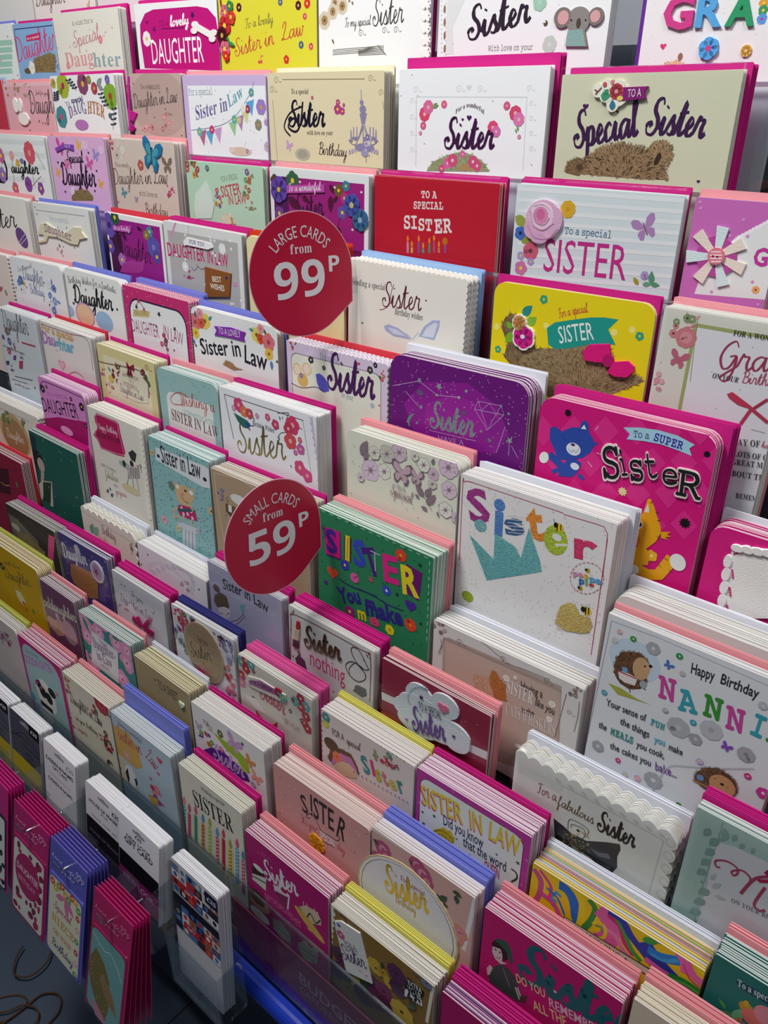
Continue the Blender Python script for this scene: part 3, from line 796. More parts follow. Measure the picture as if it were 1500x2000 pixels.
card(2, -1.0488, 0.7834, 1.5172, -0.0027, 0.1744, 0.2313, 'cbb6de', 2, 'pk', 3, 16, 'lilac edged card with bunting reading Sister in Law', 'bunting Sister in Law card', {}, """N 0.06 0.07 0.01 1.2 0 eef2f4
T m For_a_special 119 -246 222 533 100 8a98a8 0
T ei Sister_in 246 -554 1861 717 178 6a5a98 0
T ei Law 983 -388 4092 336 156 5aa0b0 0
D c8b8dc 60 11 6
K 5a7a90 9 1510 -79 1460 -189 1372 -270 1131 -468 769 -610 117 -689
P b06a90 265 -711 456 -667 384 -887
P 5aa8d0 437 -697 624 -653 555 -871
P c8a0cc 623 -665 806 -623 740 -838
P f4f4f6 791 -627 970 -585 907 -797
P 9ec89a 957 -572 1133 -531 1073 -740
P b080a8 1108 -501 1280 -462 1222 -668
P d0d890 1229 -417 1398 -379 1342 -582
P 5aa8d8 1335 -318 1501 -281 1447 -481
F 303 -701 61 6ab0a8 f2d24a 5
F 583 -667 59 c04080 f2d24a 5
F 1082 -527 57 5ab0a8 f2d24a 5
F 1361 -399 55 a03a70 f2d24a 5
F 1279 -384 55 e8e8ea f2d24a 5
F 1454 -202 54 58a0a8 f2d24a 5
F 1175 -533 56 c8b8a0 f2d24a 5
F 1634 -370 99 a080c8 c8a040 6
F 1564 -581 71 8a8a78 c8a040 6
F 1719 -548 41 b090d0 c8a040 6
F 1720 -838 63 c8a8d8 c8a040 6
O 1173 -920 230 55 d8c4b0 0
O 987 -902 59 35 e0d4c8 0
F 1315 -914 31 a080b0 f2d24a 5""")
card(2, -0.8708, 0.7834, 1.5187, 0.0026, 0.197, 0.2333, 'ded4b0', 5, 'cr', 2, 23, 'cream card with purple chandelier reading Sister Birthday', 'chandelier Sister card', {}, """k 6a5a48 7 275 -76 1673 -82
k 6a5a48 6 81 -309 125 -1024
W 161 -86 47 6a5a48
W 1758 -82 41 6a5a48
W 76 -193 48 6a5a48
W 1917 -225 40 6a5a48
k 6a5a48 5 1949 -308 2110 -964
T ei To_a_special 428 -236 2 305 57 4a4440 0
T sb Sister 358 -604 213 673 282 14102a 0
K 14102a 28 633 -322 586 -560 494 -664 358 -612 439 -516 563 -530
K 14102a 22 619 -375 392 -455 281 -613 390 -719
T ei with_love_on_your 691 -695 203 455 55 5a5450 0
T s Birthday 903 -910 -233 483 139 1a1628 0
B 358 -835 65 c8a0c8 20
F 1232 -400 62 b04080 f2d24a 5
F 1311 -421 44 b04080 f2d24a 5
F 1240 -326 36 b04080 f2d24a 5
F 804 -278 23 b04080 f2d24a 5
F 1336 -355 22 a03878 f2d24a 5
O 607 -922 138 72 b8b4a0 0
O 607 -922 95 51 a0a090 0
k 8a84a8 9 1616 -196 1621 -310
O 1625 -324 30 26 8a84a8 0
O 1643 -395 52 43 8a84a8 0
P 8a84a8 1593 -439 1708 -435 1676 -547 1622 -548
k 8a84a8 14 1643 -540 1655 -775
K 8a84a8 11 1654 -569 1567 -719 1466 -707 1460 -655
K 8a84a8 11 1654 -511 1589 -673 1522 -780 1432 -753
k 9a94b8 16 1549 -586 1549 -682
O 1549 -704 36 15 8a84a8 0
k 9a94b8 16 1496 -587 1495 -683
O 1495 -706 36 15 8a84a8 0
k 9a94b8 17 1451 -618 1451 -715
O 1450 -737 36 15 8a84a8 0
O 1611 -814 18 27 a8a2c0 0
O 1567 -826 18 27 a8a2c0 0
O 1522 -838 18 27 a8a2c0 0
O 1477 -851 18 27 a8a2c0 0
O 1432 -863 18 27 a8a2c0 0
K 8a84a8 11 1654 -569 1742 -713 1839 -696 1845 -645
K 8a84a8 11 1654 -511 1720 -670 1786 -771 1872 -739
k 9a94b8 16 1759 -581 1759 -676
O 1760 -698 35 15 8a84a8 0
k 9a94b8 16 1810 -580 1811 -675
O 1811 -697 34 15 8a84a8 0
k 9a94b8 16 1853 -608 1855 -703
O 1855 -725 34 15 8a84a8 0
O 1700 -811 18 27 a8a2c0 0
O 1743 -820 17 27 a8a2c0 0
O 1787 -829 17 27 a8a2c0 0
O 1831 -837 17 27 a8a2c0 0
O 1874 -846 17 27 a8a2c0 0
O 1673 -804 154 45 8a84a8 0
O 1682 -864 62 42 9a94b8 0
k 8a84a8 9 1696 -893 1705 -968
S 1688 -759 108 10 4 7a749c b8b2cc""")
card(2, -0.6518, 0.7835, 1.5197, 0.0068, 0.1925, 0.2343, 'eef1f3', 3, 'mg', 4, 31, 'white embossed card with pink flowers reading wonderful Sister', 'embossed wonderful Sister card', {'ex': 6, 'ez': 6}, """k c8d0d4 7 254 -271 1683 -276
k c8d0d4 9 254 -271 272 -983
k c8d0d4 7 1683 -276 1706 -959
W 242 -204 41 c4ccd0
W 1699 -201 35 c4ccd0
W 830 -201 43 c4ccd0
W 1103 -203 41 c4ccd0
H 962 -183 60 d4dade
W 191 -312 34 ccd4d6
W 1737 -335 29 ccd4d6
W 197 -476 35 ccd4d6
W 1752 -471 30 ccd4d6
W 203 -643 35 ccd4d6
W 1767 -609 30 ccd4d6
W 209 -813 36 ccd4d6
W 1782 -748 30 ccd4d6
F 378 -440 78 d8486a e8b0b0 8
F 426 -372 74 d86a9a e8b0b0 8
F 643 -344 41 d8608a e8b0b0 8
F 363 -557 43 d06088 e8b0b0 8
F 1451 -355 43 d05a88 e8b0b0 8
F 1561 -423 75 d04870 e8b0b0 8
F 1607 -479 69 d878b0 e8b0b0 8
F 1296 -560 69 d84a78 e8b0b0 8
F 1342 -598 57 d070b0 e8b0b0 8
F 327 -633 23 d080a8 e8b0b0 8
F 1628 -640 23 d080a8 e8b0b0 8
L 489 -378 573 -351 6a9a58 0.4
L 498 -352 553 -331 6a9a58 0.4
L 1610 -587 1596 -530 6a9a58 0.4
L 1595 -606 1574 -562 6a9a58 0.4
T e For_a_wonderful 803 -436 -15 370 47 6a5a68 0.18
H 986 -470 58 4a1858
H 901 -488 31 4a1858
H 1069 -488 30 4a1858
T sb Sister 662 -777 317 677 293 3a1040 0
D d8a8c0 12 7 31
Y 8f9a70 6a7a58 60 433 -1019 507 -930 695 -852 915 -803 1081 -838 1230 -913 1289 -985
P a88a60 853 -985 941 -912 1092 -974 1057 -996
F 728 -927 62 d860a0 f0c0d0 8
F 792 -897 71 c8507a f0c0d0 8
F 1068 -900 66 c8507a f0c0d0 8
F 1125 -938 59 c8507a f0c0d0 8
F 926 -830 38 d860a0 f0c0d0 8
F 645 -987 43 c8507a f0c0d0 8""")
card(2, -0.4454, 0.7833, 1.5128, 0.012, 0.1726, 0.2259, 'd9d8bc', 3, 'mg', 4, 34, 'cream card with brown bear reading To a Special Sister', 'cream bear Special Sister card', {'ex': 5, 'cel': 1}, """T sx Special 198 -644 1964 688 308 3c1648 0
T sx Sister 913 -510 -300 581 286 3c1648 0.02
H 284 -276 58 4a1858
Y 8a7152 3c2d1e 520 142 -872 161 -776 248 -736 325 -752 391 -694 527 -624 707 -590 890 -620 961 -642 1005 -583 1108 -563 1194 -612 1215 -692 1165 -786 1196 -891 709 -890
Y 94795a 4a3826 200 1011 -699 999 -623 1025 -582 1108 -563 1194 -612 1217 -692 1184 -780 1115 -765
O 1083 -714 26 56 3a2a1e -20
Y 7a6246 4a3826 90 142 -872 162 -783 248 -738 325 -755 355 -813 284 -897
O 288 -815 36 30 54412e 0
H 1499 -887 31 4a1858
Z flower_badge 22
O 596 -174 127 109 f1efdf 0
O 410 -143 60 58 f1efdf 0
O 573 -253 63 70 f1efdf 0
O 494 -93 56 44 f1efdf 0
O 619 -95 55 41 f1efdf 0
O 495 -196 62 46 f1efdf 0
P 8a2078 636 -118 902 -112 871 -165 898 -210 666 -231
F 597 -151 72 c84a58 e0a0a8 9
L 444 -184 543 -190 3f9a70 0.9
L 581 -305 565 -219 3a7a98 0.7
O 642 -208 30 21 e8d868 0
O 546 -71 18 18 d88a90 0
O 473 -91 20 21 c85a60 0
L 514 -133 477 -173 3f9a70 0.7
k 8a3040 5 385 -172 441 -115
k 8a3040 5 406 -147 373 -131
T r TO_A 719 -203 789 130 68 f0e8f0 0
z""")
card(3, -1.5925, 0.7409, 1.431, 0.0, 0.2068, 0.2342, 'eef2f0', 4, 'pk', 2, 9, 'white card with wild flowers and bold black Daughter', 'wild flower Daughter card', {}, """k dfe8e6 73 222 -123 2100 -102
k dfe8e6 74 134 -329 2036 -292
k dfe8e6 75 44 -540 1970 -485
k dfe8e6 76 -48 -754 1903 -683
T r D 237 -830 32 387 532 101010 0
T sb aughter 753 -628 336 998 199 101010 0
F 1517 -272 191 d85a6a e89a9a 9
F 866 -343 87 e8a0b0 f2d24a 5
F 457 -361 137 c06a9a f2d24a 5
F 1042 -456 73 d0a838 f2d24a 5
O 1203 -416 78 48 8a78b8 0
F 1306 -786 132 8a4aa0 6a3a80 7
F 1717 -825 110 8a4aa0 f2d24a 5
F 803 -886 117 d06080 f2d24a 5
F 402 -682 139 9a7ac0 f2d24a 5
k 8a8a60 13 1469 -403 1525 -838
k 8a8a60 13 1786 -625 1444 -799
k 8a8a60 14 848 -388 795 -841
k 8a8a60 13 1736 -241 1963 -507""")
card(3, -1.3725, 0.7409, 1.433, 0.012, 0.1671, 0.2346, 'e3b4dc', 3, 'pk', 2, 18, 'pink card with butterflies and bear reading Special Daughter', 'pink Special Daughter card', {}, """T sb Special 500 -401 557 528 169 2a1430 0
T sb Daughter 263 -734 225 1047 329 2a1430 0
Z banner 12
P 8a4ab0 206 -185 506 -116 796 -119 789 -209 529 -176 250 -245
T r TO_A 529 -176 845 172 43 f0e0f8 0
z
B 361 -171 130 d84aa0 20
B 937 -126 85 e8b84a 20
B 1396 -260 94 a090d0 20
B 490 -432 77 e86aa8 20
B 1183 -386 102 d85aa8 20
B 168 -560 79 e8b050 20
B 1431 -674 73 e8a83a 20
H 1200 -227 45 3a1a40
H 220 -401 48 3a1a40
H 1365 -484 45 3a1a40
H 313 -849 49 3a1a40
H 1230 -786 46 3a1a40
H 998 -748 76 3a1a40
O 1120 -121 104 70 eac4e4 0
O 1573 -177 85 64 eac4e4 0
Y 8a7448 5a4828 60 488 -913 601 -822 845 -777 1045 -797 1160 -893 1127 -936 489 -977
P e8d8e8 484 -786 649 -735 588 -865 494 -891""")
card(3, -1.1872, 0.741, 1.4349, -0.0051, 0.1598, 0.2373, 'e6d2c6', 7, 'pk', 2, 21, 'blush card with blue butterfly reading Daughter in Law', 'blue butterfly Daughter in Law card', {'cel': 1}, """T e To_a_lovely 66 -393 44 365 66 8a6a5a 0
T s Daughter_in_Law -32 -652 749 1432 225 5a4038 0
T m with_love_on 622 -761 40 470 77 6a5850 0
T s Birthday 745 -1033 406 573 174 5a4038 0
T m your 438 -1041 355 254 60 8a6a5a 0
Z butterfly 15
B 1061 -191 235 2a78a8 15
B 1061 -191 149 4aa8b8 15
k 2a2420 20 1064 -82 1061 -282
z
B 1403 -308 121 8a7460 0
B 216 -762 76 5a9aa8 30
S 258 -117 183 10 5 e8dcd4 f0e8e0 dcc8bc
S 31 -70 79 5 6 b04050 c85a6a
F 743 -336 77 c85a58 f2d24a 5
S 1475 -659 118 6 7 d04a78 e0789a
S -16 -910 72 5 8 d0607a
B 537 -826 48 a8a0b0 0""")
card(3, -1.0035, 0.7404, 1.4125, 0.0, 0.1608, 0.2157, 'c3e2c8', 3, 'mg', 2, 29, 'mint card with lace heart and flowers reading SISTER IN LAW', 'mint SISTER IN LAW card', {'cel': 1}, """T r FOR_A_SPECIAL 762 -236 1811 352 74 8a9a8a 0
T b SISTER 745 -427 1734 421 141 d04a5a 0
T b IN_LAW 889 -512 1234 374 119 d04a5a 0
S 136 -124 140 12 3 c86a50 d8a050 6a8a58 b04848
S 1291 -278 107 10 5 c87a50 a85a48 7a9a68
S 664 -442 109 9 6 d8a048 8a6aa8 c85a68
S 1398 -138 67 6 7 c8604a 7a9a68
S 1351 -527 87 6 8 d88a70 7a9a68
F 475 -72 41 5a7a98 f2d24a 5
F 1301 -75 42 8a6aa0 f2d24a 5
P dfeee0 109 -628 169 -424 439 -229 526 -364 579 -536 496 -722 154 -752
k f2f8f2 7 133 -681 404 -267
k f2f8f2 7 177 -677 423 -307
k f2f8f2 7 221 -673 442 -348
k f2f8f2 7 265 -670 460 -389
k f2f8f2 7 308 -666 479 -430
k f2f8f2 7 352 -662 498 -472
k f2f8f2 7 395 -659 516 -513
k f2f8f2 7 438 -655 535 -554
Y e8d8c0 c8b090 30 707 -704 775 -627 919 -632 1022 -746 729 -773
k c88a50 32 930 -666 957 -824""")
card(3, -0.8297, 0.7404, 1.4135, -0.0016, 0.1695, 0.2165, 'f0f2f2', 3, 'pk', 3, 38, 'purple flower card reading To a wonderful Sister, white edge', 'purple wonderful Sister card', {'cel': 1}, """N 0.04 0.06 0.04 1.3 0 a3207f
N 0.04 0.06 0.8 1.3 0 5a1860
T sb Sister 473 -585 1677 506 266 4a1040 0
L 335 -336 552 -480 5a1038 0.5
L 584 -302 726 -386 5a1038 0.5
L 1060 -144 1150 -245 5a1038 0.5
L 1081 -265 1078 -468 5a1038 0.5
L 1125 -339 1206 -256 5a1038 0.5
L 1191 -615 1259 -687 5a1038 0.5
L 1440 -529 1529 -629 5a1038 0.5
K 4a1438 9 1083 -158 1240 -238 1418 -347 1238 -516 1190 -646
Z paper_flower 15
F 175 -258 159 6a4ab0 2a1a40 6
F 175 -258 33 e8c858 f0e0a0 6
z
Z paper_flower 15
F 1435 -345 128 4a58b0 d0c078 6
z
Z paper_flower 15
F 1572 -501 128 3a6a98 8ab0c0 6
z
F 1272 -443 82 6a58a8 f2d24a 5
F 1307 -279 66 c03a80 e8d080 5
F 1213 -198 74 7a5a30 f2d24a 5
F 1334 -141 62 3a88a0 f2d24a 5
F 420 -139 118 3a6a48 f2d24a 5
F 92 -159 81 5a4030 f2d24a 5
F 158 -546 91 7a4a98 f2d24a 5
O 554 -146 22 14 f0d8e8 0
O 1581 -192 19 13 f0d8e8 0
O 1440 -622 20 14 f0d8e8 0
O 1151 -169 20 14 f0d8e8 0
Z banner 12
P c850b0 292 -202 980 -146 985 -234 312 -292
T s To_a_wonderful 359 -267 913 575 94 ffffff 0
z""")
card(3, -0.6513, 0.7404, 1.4133, 0.0105, 0.1703, 0.2165, 'c4102c', 3, 'mg', 3, 48, 'red glossy card with candles reading TO A SPECIAL SISTER', 'red SPECIAL SISTER card', {'cel': 1}, """T mb TO_A 683 -194 304 217 83 f2e6e2 0
T mb SPECIAL 581 -314 463 409 87 f2e6e2 0
T mb SI 448 -535 690 189 160 f2e6e2 0
T mb ST 657 -535 411 193 143 f2e6e2 0
T mb ER 889 -548 1180 234 169 f2e6e2 0
k d88aa8 31 506 -679 510 -798
L 506 -679 504 -602 e8901c 0.4
k e0b050 31 568 -732 570 -792
L 568 -732 566 -655 e8901c 0.4
k 8a4a9a 31 667 -663 671 -782
L 667 -663 664 -587 e8901c 0.4
k 4a8a70 30 818 -671 822 -766
L 818 -671 814 -596 e8901c 0.4
k c04a7a 30 883 -636 889 -759
L 883 -636 880 -561 e8901c 0.4
k d08050 30 953 -694 956 -752
L 953 -694 949 -619 e8901c 0.4
k a04a90 30 1036 -650 1041 -744
L 1036 -650 1032 -576 e8901c 0.4
k 5a9a80 31 733 -731 734 -775
L 733 -731 730 -655 e8901c 0.4
O 1034 -621 37 40 c86a18 0""")
card(3, -0.4607, 0.7405, 1.4165, 0.0051, 0.1724, 0.2197, 'dfe8ec', 2, 'mg', 3, 63, 'pale blue striped card with felt rose reading special SISTER', 'rose SISTER card', {'cel': 1}, """k f0f2f4 35 11 -45 1712 -42
k f0f2f4 35 21 -147 1728 -131
k f0f2f4 36 32 -250 1745 -221
k f0f2f4 36 43 -354 1762 -312
k f0f2f4 36 53 -459 1779 -403
k f0f2f4 36 64 -565 1796 -496
k f0f2f4 37 75 -672 1813 -589
k f0f2f4 37 87 -780 1831 -683
k f0f2f4 37 98 -889 1848 -778
T m To_a_special 584 -422 69 495 77 3a6a88 0
T r SISTER 385 -802 234 897 324 c8308a 0
B 1400 -298 118 b88ac0 -25
k 6a5a48 9 1372 -253 1433 -355
Z felt_rose 25
O 341 -316 201 192 e6b8d4 0
O 241 -402 110 104 e3b0d0 0
O 463 -306 91 127 e2b4d4 0
O 314 -487 94 52 dcaccc 0
O 321 -279 139 128 f0d0e4 0
O 312 -273 85 83 e090b8 0
O 311 -261 46 51 d870a4 0
K cf96bc 13 173 -369 265 -479 422 -477 517 -377
K cf96bc 11 191 -238 236 -364 351 -405 466 -331
K f2d8ea 11 232 -184 323 -164 420 -208 446 -294
K cf96bc 10 239 -247 265 -335 361 -353 414 -284
z
L 5 -305 160 -396 a0a848 0.6
L 104 -554 239 -455 98a440 0.6
F 82 -463 70 4a70c0 202a50 5
F 220 -623 91 d8607a 6a4050 7
F 109 -682 45 b8a0d0 f2d24a 5
F 232 -729 41 b09ad0 f2d24a 5
F 122 -804 75 d878a8 f2d24a 5
F 592 -195 84 e0b030 d0a020 8
L 1542 -782 1527 -660 5a9a78 0.5
L 1535 -783 1628 -783 5a9a78 0.5
L 1456 -793 1548 -781 6aa888 0.5
F 1465 -711 41 b0a0d0 d04aa0 7
L 1417 -805 1358 -737 a8a030 0.5""")
card(3, -0.2786, 0.7405, 1.4174, 0.0, 0.0751, 0.2206, 'c86cb8', 2, 'pk', 3, 20, 'orchid pink card with ribbon rosette and button, end of row', 'ribbon rosette card', {}, """P e4e6e6 140 -811 169 -638 267 -462 408 -288 638 -156 824 -118 974 -757
O 431 -291 18 18 f2eef2 0
O 457 -273 18 18 f2eef2 0
O 483 -255 18 18 f2eef2 0
O 509 -237 18 18 f2eef2 0
O 534 -219 18 18 f2eef2 0
O 559 -201 18 18 f2eef2 0
O 585 -183 17 17 f2eef2 0
O 609 -166 17 17 f2eef2 0
O 634 -149 17 17 f2eef2 0
O 385 -346 18 18 f2eef2 0
O 363 -385 18 18 f2eef2 0
O 340 -424 19 18 f2eef2 0
O 318 -463 19 18 f2eef2 0
O 295 -503 19 18 f2eef2 0
O 272 -543 19 19 f2eef2 0
D d890cc 14 15 2
T bb Gran 587 -504 590 345 142 c03a9a 0
F 658 -701 34 e8a868 8a3a20 6
Z ribbon_petal 12
P b84a9c 315 -437 437 -414 451 -480 325 -486
z
Z ribbon_petal 14
P e8dcd0 326 -458 537 -499 513 -594 313 -505
z
Z ribbon_petal 12
P b84a9c 327 -481 430 -559 385 -608 294 -516
z
Z ribbon_petal 14
P d4e6e8 317 -501 430 -686 333 -723 270 -518
z
Z ribbon_petal 12
P b84a9c 299 -514 305 -638 233 -632 247 -509
z
Z ribbon_petal 14
P e8dcd0 275 -518 199 -712 101 -658 229 -492
z
Z ribbon_petal 12
P b84a9c 252 -512 153 -587 110 -529 221 -470
z
Z ribbon_petal 14
P d4e6e8 233 -497 20 -549 0 -446 223 -448
z
Z ribbon_petal 12
P b84a9c 222 -476 93 -445 112 -380 235 -429
z
Z ribbon_petal 14
P e8dcd0 221 -453 36 -326 108 -255 255 -418
z
Z ribbon_petal 12
P b84a9c 231 -433 170 -321 236 -299 279 -417
z
Z ribbon_petal 14
P d4e6e8 250 -420 229 -216 334 -228 301 -425
z
Z ribbon_petal 12
P b84a9c 273 -416 323 -309 385 -345 319 -442
z
Z ribbon_petal 14
P e8dcd0 296 -422 448 -294 511 -377 327 -463
z
Z button 30
O 276 -463 73 71 e07a90 0
k f4dcdc 12 227 -432 311 -422
k f4dcdc 12 224 -460 325 -448
k f4dcdc 12 229 -487 331 -475
k f4dcdc 12 244 -513 327 -503
O 250 -464 8 8 3a1420 0
O 289 -466 8 8 3a1420 0
z""")
card(4, -1.6353, 0.6981, 1.3348, 0.0, 0.2285, 0.2266, 'eceae2', 4, 'pk', 3, 18, 'white card with purple leaf and slim Daughter script, cut by frame edge', 'purple leaf Daughter card', {}, """T s Daughter -300 -734 1166 2191 345 2a2a2a 0
O 1955 -654 212 153 6a4a88 -30
k d0c0e0 13 1792 -763 2140 -544
k e8e0e8 10 1859 -779 2130 -636""")
card(4, -1.3824, 0.698, 1.3332, 0.012, 0.1737, 0.2224, 'e8eae6', 4, 'li', 3, 34, 'white card with cream die-cut scroll reading Daughter', 'cream scroll Daughter card', {}, """T m for_a_special 505 -253 -100 598 87 b0c0cc 0
D 8a7a80 14 18 2
S 679 -714 94 5 3 c89aa0 a87a80
k b8a8b0 11 81 -123 1617 -106
Z scroll_banner 20
P ded6b8 206 -341 400 -299 700 -387 990 -415 1256 -298 1483 -290 1485 -352 1602 -434 1388 -475 1298 -567 1069 -568 704 -505 394 -511 293 -608 49 -653 13 -622 235 -580 239 -502 55 -507
T m Daughter 316 -452 -927 832 158 7a5a88 0.02
z""")
card(4, -1.1617, 0.6981, 1.3357, -0.012, 0.1447, 0.2211, 'f0eef0', 3, 'rd', 3, 37, 'purple floral card reading To a lovely Daughter with bird', 'purple lovely Daughter card', {}, """N 0.03 0.05 0.04 1.4 0 9a1f88
N 0.03 0.05 0.78 1.4 0 4a1448
T s Daughter 293 -576 -673 806 305 2a0a28 0
L 292 -247 361 -597 3a0c38 0.4
L 436 -251 516 -379 3a0c38 0.4
L 118 -366 228 -533 3a0c38 0.4
L 813 -133 942 -176 3a0c38 0.4
L 1074 -199 1224 -108 3a0c38 0.4
F 87 -180 186 6a50b0 3a2a70 6
F 1193 -376 159 5a58b0 8a80c8 6
F 1130 -165 81 4a88a8 f2d24a 5
F 1035 -223 72 8a8040 f2d24a 5
F 329 -662 105 b070b8 f2d24a 5
F 51 -494 112 6a50a8 f2d24a 5
F 262 -54 118 2a5a38 f2d24a 5
F 1254 -502 103 5a4a98 f2d24a 5
P b03a98 230 -860 334 -722 572 -630 818 -638 937 -563 867 -750 750 -807
Z banner 12
P c050b0 198 -178 691 -136 654 -231 200 -247
T s to_a_lovely 224 -225 383 417 63 f4e8f4 0
z""")
card(4, -1.013, 0.6981, 1.3366, -0.012, 0.1687, 0.2251, 'dde0de', 3, 'mg', 5, 49, 'silver glitter card with snowflakes reading DAUGHTER IN LAW', 'silver DAUGHTER IN LAW card', {}, """N 0.05 0.07 0.05 1.5 0 b4b4b2
k 9a9a9a 7 576 9 496 -792
k 9a9a9a 7 1366 -80 1325 -778
k d890b8 34 319 36 157 -200
T b DAUGHTER 49 -474 312 844 186 c82a6e 0
T b IN_LAW 951 -453 -120 439 172 c82a6e 0
D eef0f2 40 21 3
F 1281 -229 76 e8ecee f8f8f8 6
F 433 -574 73 e4e8ea f8f8f8 6
K 6a4a88 10 575 -555 631 -603 716 -536 703 -519 788 -563 883 -531
S 506 -724 98 6 8 c03a88 8a2a60
O 1507 -659 52 33 c890b8 0
Z pennant 14
P f0f2f4 451 -230 537 -166 1071 -184 1094 -234 987 -274 507 -269 473 -291
T m FOR_YOU 588 -237 -114 330 62 5a4a88 0
z
Z gift_tag 20
P 8a5428 900 -511 1450 -525 1391 -841 865 -925
T b BEST 1052 -687 829 198 73 f0e8d8 0
T b WISHES 996 -788 213 306 75 f0e8d8 0
O 1358 -595 23 22 3a2a70 0
z""")
card(4, -0.8348, 0.698, 1.3343, 0.003, 0.1719, 0.2261, 'e9dfa8', 1, 'or', 5, 65, 'plain yellow round-cornered card behind the large price sign', 'yellow card behind price sign', {'rad': 9}, """""")
card(4, -0.6547, 0.6979, 1.328, -0.012, 0.1698, 0.216, 'eceae0', 9, 'lb', 4, 78, 'cream scalloped card with lilac butterfly reading Birthday wishes Sister', 'cream scalloped Sister card', {'shape': 's'}, """T ei Sending_a_special 49 -297 176 517 74 6a6460 0
T s Sister 530 -471 763 578 270 5a2030 0
K 8a3038 9 693 -201 657 -297 632 -439 532 -510 490 -517
H 1157 -307 23 5a2030
T ei Birthday_wishes 717 -532 47 402 73 6a6460 0
H 225 -720 26 3a2030
P a9b4d8 559 -694 630 -661 774 -678 887 -720 970 -774 718 -784 592 -744
P a9b4d8 1076 -715 1146 -594 1255 -506 1363 -487 1354 -571 1298 -718
P d8dcea 1124 -706 1185 -595 1294 -522 1332 -530 1287 -690
P d0d6e8 621 -699 755 -697 899 -749 717 -760
k a9b4d8 7 999 -761 1073 -669
k a9b4d8 7 980 -764 901 -717""")
card(4, -0.4523, 0.6979, 1.329, 0.012, 0.1713, 0.2194, 'e8d414', 1, 'mg', 3, 104, 'yellow rounded card with brown bear and teal banner reading SISTER', 'yellow bear SISTER card', {'rad': 13}, """D f0e67c 22 35 5
Y 7a6448 4a3826 260 110 -448 143 -359 204 -301 300 -294 404 -374 538 -599 725 -594 939 -610 1246 -822 1492 -1042 748 -1069 322 -867 170 -751 198 -603
Y 8a7656 5a452c 240 631 -583 840 -539 1096 -467 1205 -429 1318 -429 1366 -570 1531 -657 1655 -671 1713 -698 1334 -940 883 -897 276 -905 388 -697
L 349 -300 455 -183 2a8a80 0.6
P 1f988c 639 -377 722 -308 895 -257 1090 -204 1227 -183 1371 -181 1283 -286 1378 -418 1261 -423 1096 -463 900 -535 752 -568 672 -535
T r SISTER 798 -506 2759 372 167 eef4f0 0.02
T s For_a_special 762 -264 3321 318 94 c8283c 0.03
F 1596 -298 43 3aa080 e8d414 5
F 575 -107 45 3aa080 e8d414 5
F 92 -686 40 3aa080 e8d414 5
Z felt_flower 20
F 393 -506 136 f2efe6 f2efe6 6
F 393 -506 118 d0208a 6a2a8a 6
O 385 -501 26 22 e8e0e8 0
z
Z felt_flower 20
F 332 -371 88 f2efe6 f2efe6 9
F 332 -371 80 e0a868 b86a28 9
z
L 249 -440 163 -391 7ab030 0.7
L 412 -379 513 -289 8ab838 0.7
L 278 -491 172 -593 7ab030 0.7
Z bow 25
P d8187a 1062 -533 1123 -453 1323 -415 1338 -471 1353 -579 1327 -591 1195 -609 1086 -609
P d8187a 1340 -681 1387 -573 1527 -540 1594 -579 1595 -631 1536 -692 1414 -706
O 1331 -570 56 60 b01468 0
z""")
card(4, -0.2738, 0.6979, 1.3306, 0.0, 0.1111, 0.2224, 'e4e2d6', 6, 'pk', 4, 51, 'tall cream card with roses and sage frame for a wonderful Gran', 'tall rose Gran card', {'cel': 1}, """N 0.255 0.085 -0.1 2 0 a8b070
N 0.285 0.115 -0.1 2 0 eceaf0
S 222 -161 119 14 3 d88a90 e0a4a8 8a9a70
F 236 -231 96 d88088 c86a74 8
F 236 -231 54 e09aa0 d07a84 7
B 206 -433 86 c86a80 10
D d8d6c4 10 7 9
k 9a9a5a 4 306 -63 345 -604
T e FOR_A_WONDERFUL 627 -143 216 495 48 3a3438 0
T s Gran 566 -440 1320 552 240 a83a58 0
T ei ON_YOUR 526 -534 248 223 47 3a3438 0
T s Birthday 782 -521 888 361 103 b84a68 0
S 63 -669 77 8 6 d890a0 e0a8b0
P c83a58 680 -645 721 -617 902 -704 931 -733 896 -730 789 -718 704 -676
k c03a58 30 907 -727 1062 -812
k c03a58 28 903 -734 847 -879
k b83050 25 918 -724 1017 -615
K 3a3438 3 945 -904 992 -904 1060 -905
T e DAY_OF 819 -1078 1616 229 59 4a4448 0
T s happiness 1056 -1038 422 212 60 b84a58 0
T e LOTS_OF_CAKE 852 -1180 1252 397 54 4a4448 0
T e GREAT_MEMORIES 851 -1259 1470 524 54 4a4448 0
T e ABOUT_THE_YEAR 832 -1371 1274 548 55 4a4448 0
T e REMEMBER 950 -1558 1205 274 51 4a4448 0""")
card(5, -1.571, 0.6555, 1.2466, 0.0, 0.147, 0.227, 'ecdcd4', 4, 'pk', 2, 17, 'blush scalloped card cut by the frame edge, fifth row', 'blush scalloped edge card', {'shape': 's'}, """S 1063 -661 144 6 2 d0607a 7a8a60""")
card(5, -1.417, 0.6555, 1.2476, 0.012, 0.1722, 0.2278, 'eef0f2', 6, 'pk', 3, 49, 'white rounded card with blue posies reading special Daughter', 'posy Daughter card', {'rad': 11}, """T s For_a_special 253 -247 2595 536 77 5a5a68 0
T s Daughter 380 -346 -79 686 222 4a5a88 0
T s on_your 806 -384 -414 266 66 5a6a90 0
T s Birthday 555 -564 -85 479 167 5a6aa0 0
S 214 -527 240 12 4 5a78b8 d87a88 e8e8ea e8c858
S 1285 -545 224 12 5 6a88c8 8aa0d0 e8e8f0
D 6a78b0 10 19 3""")
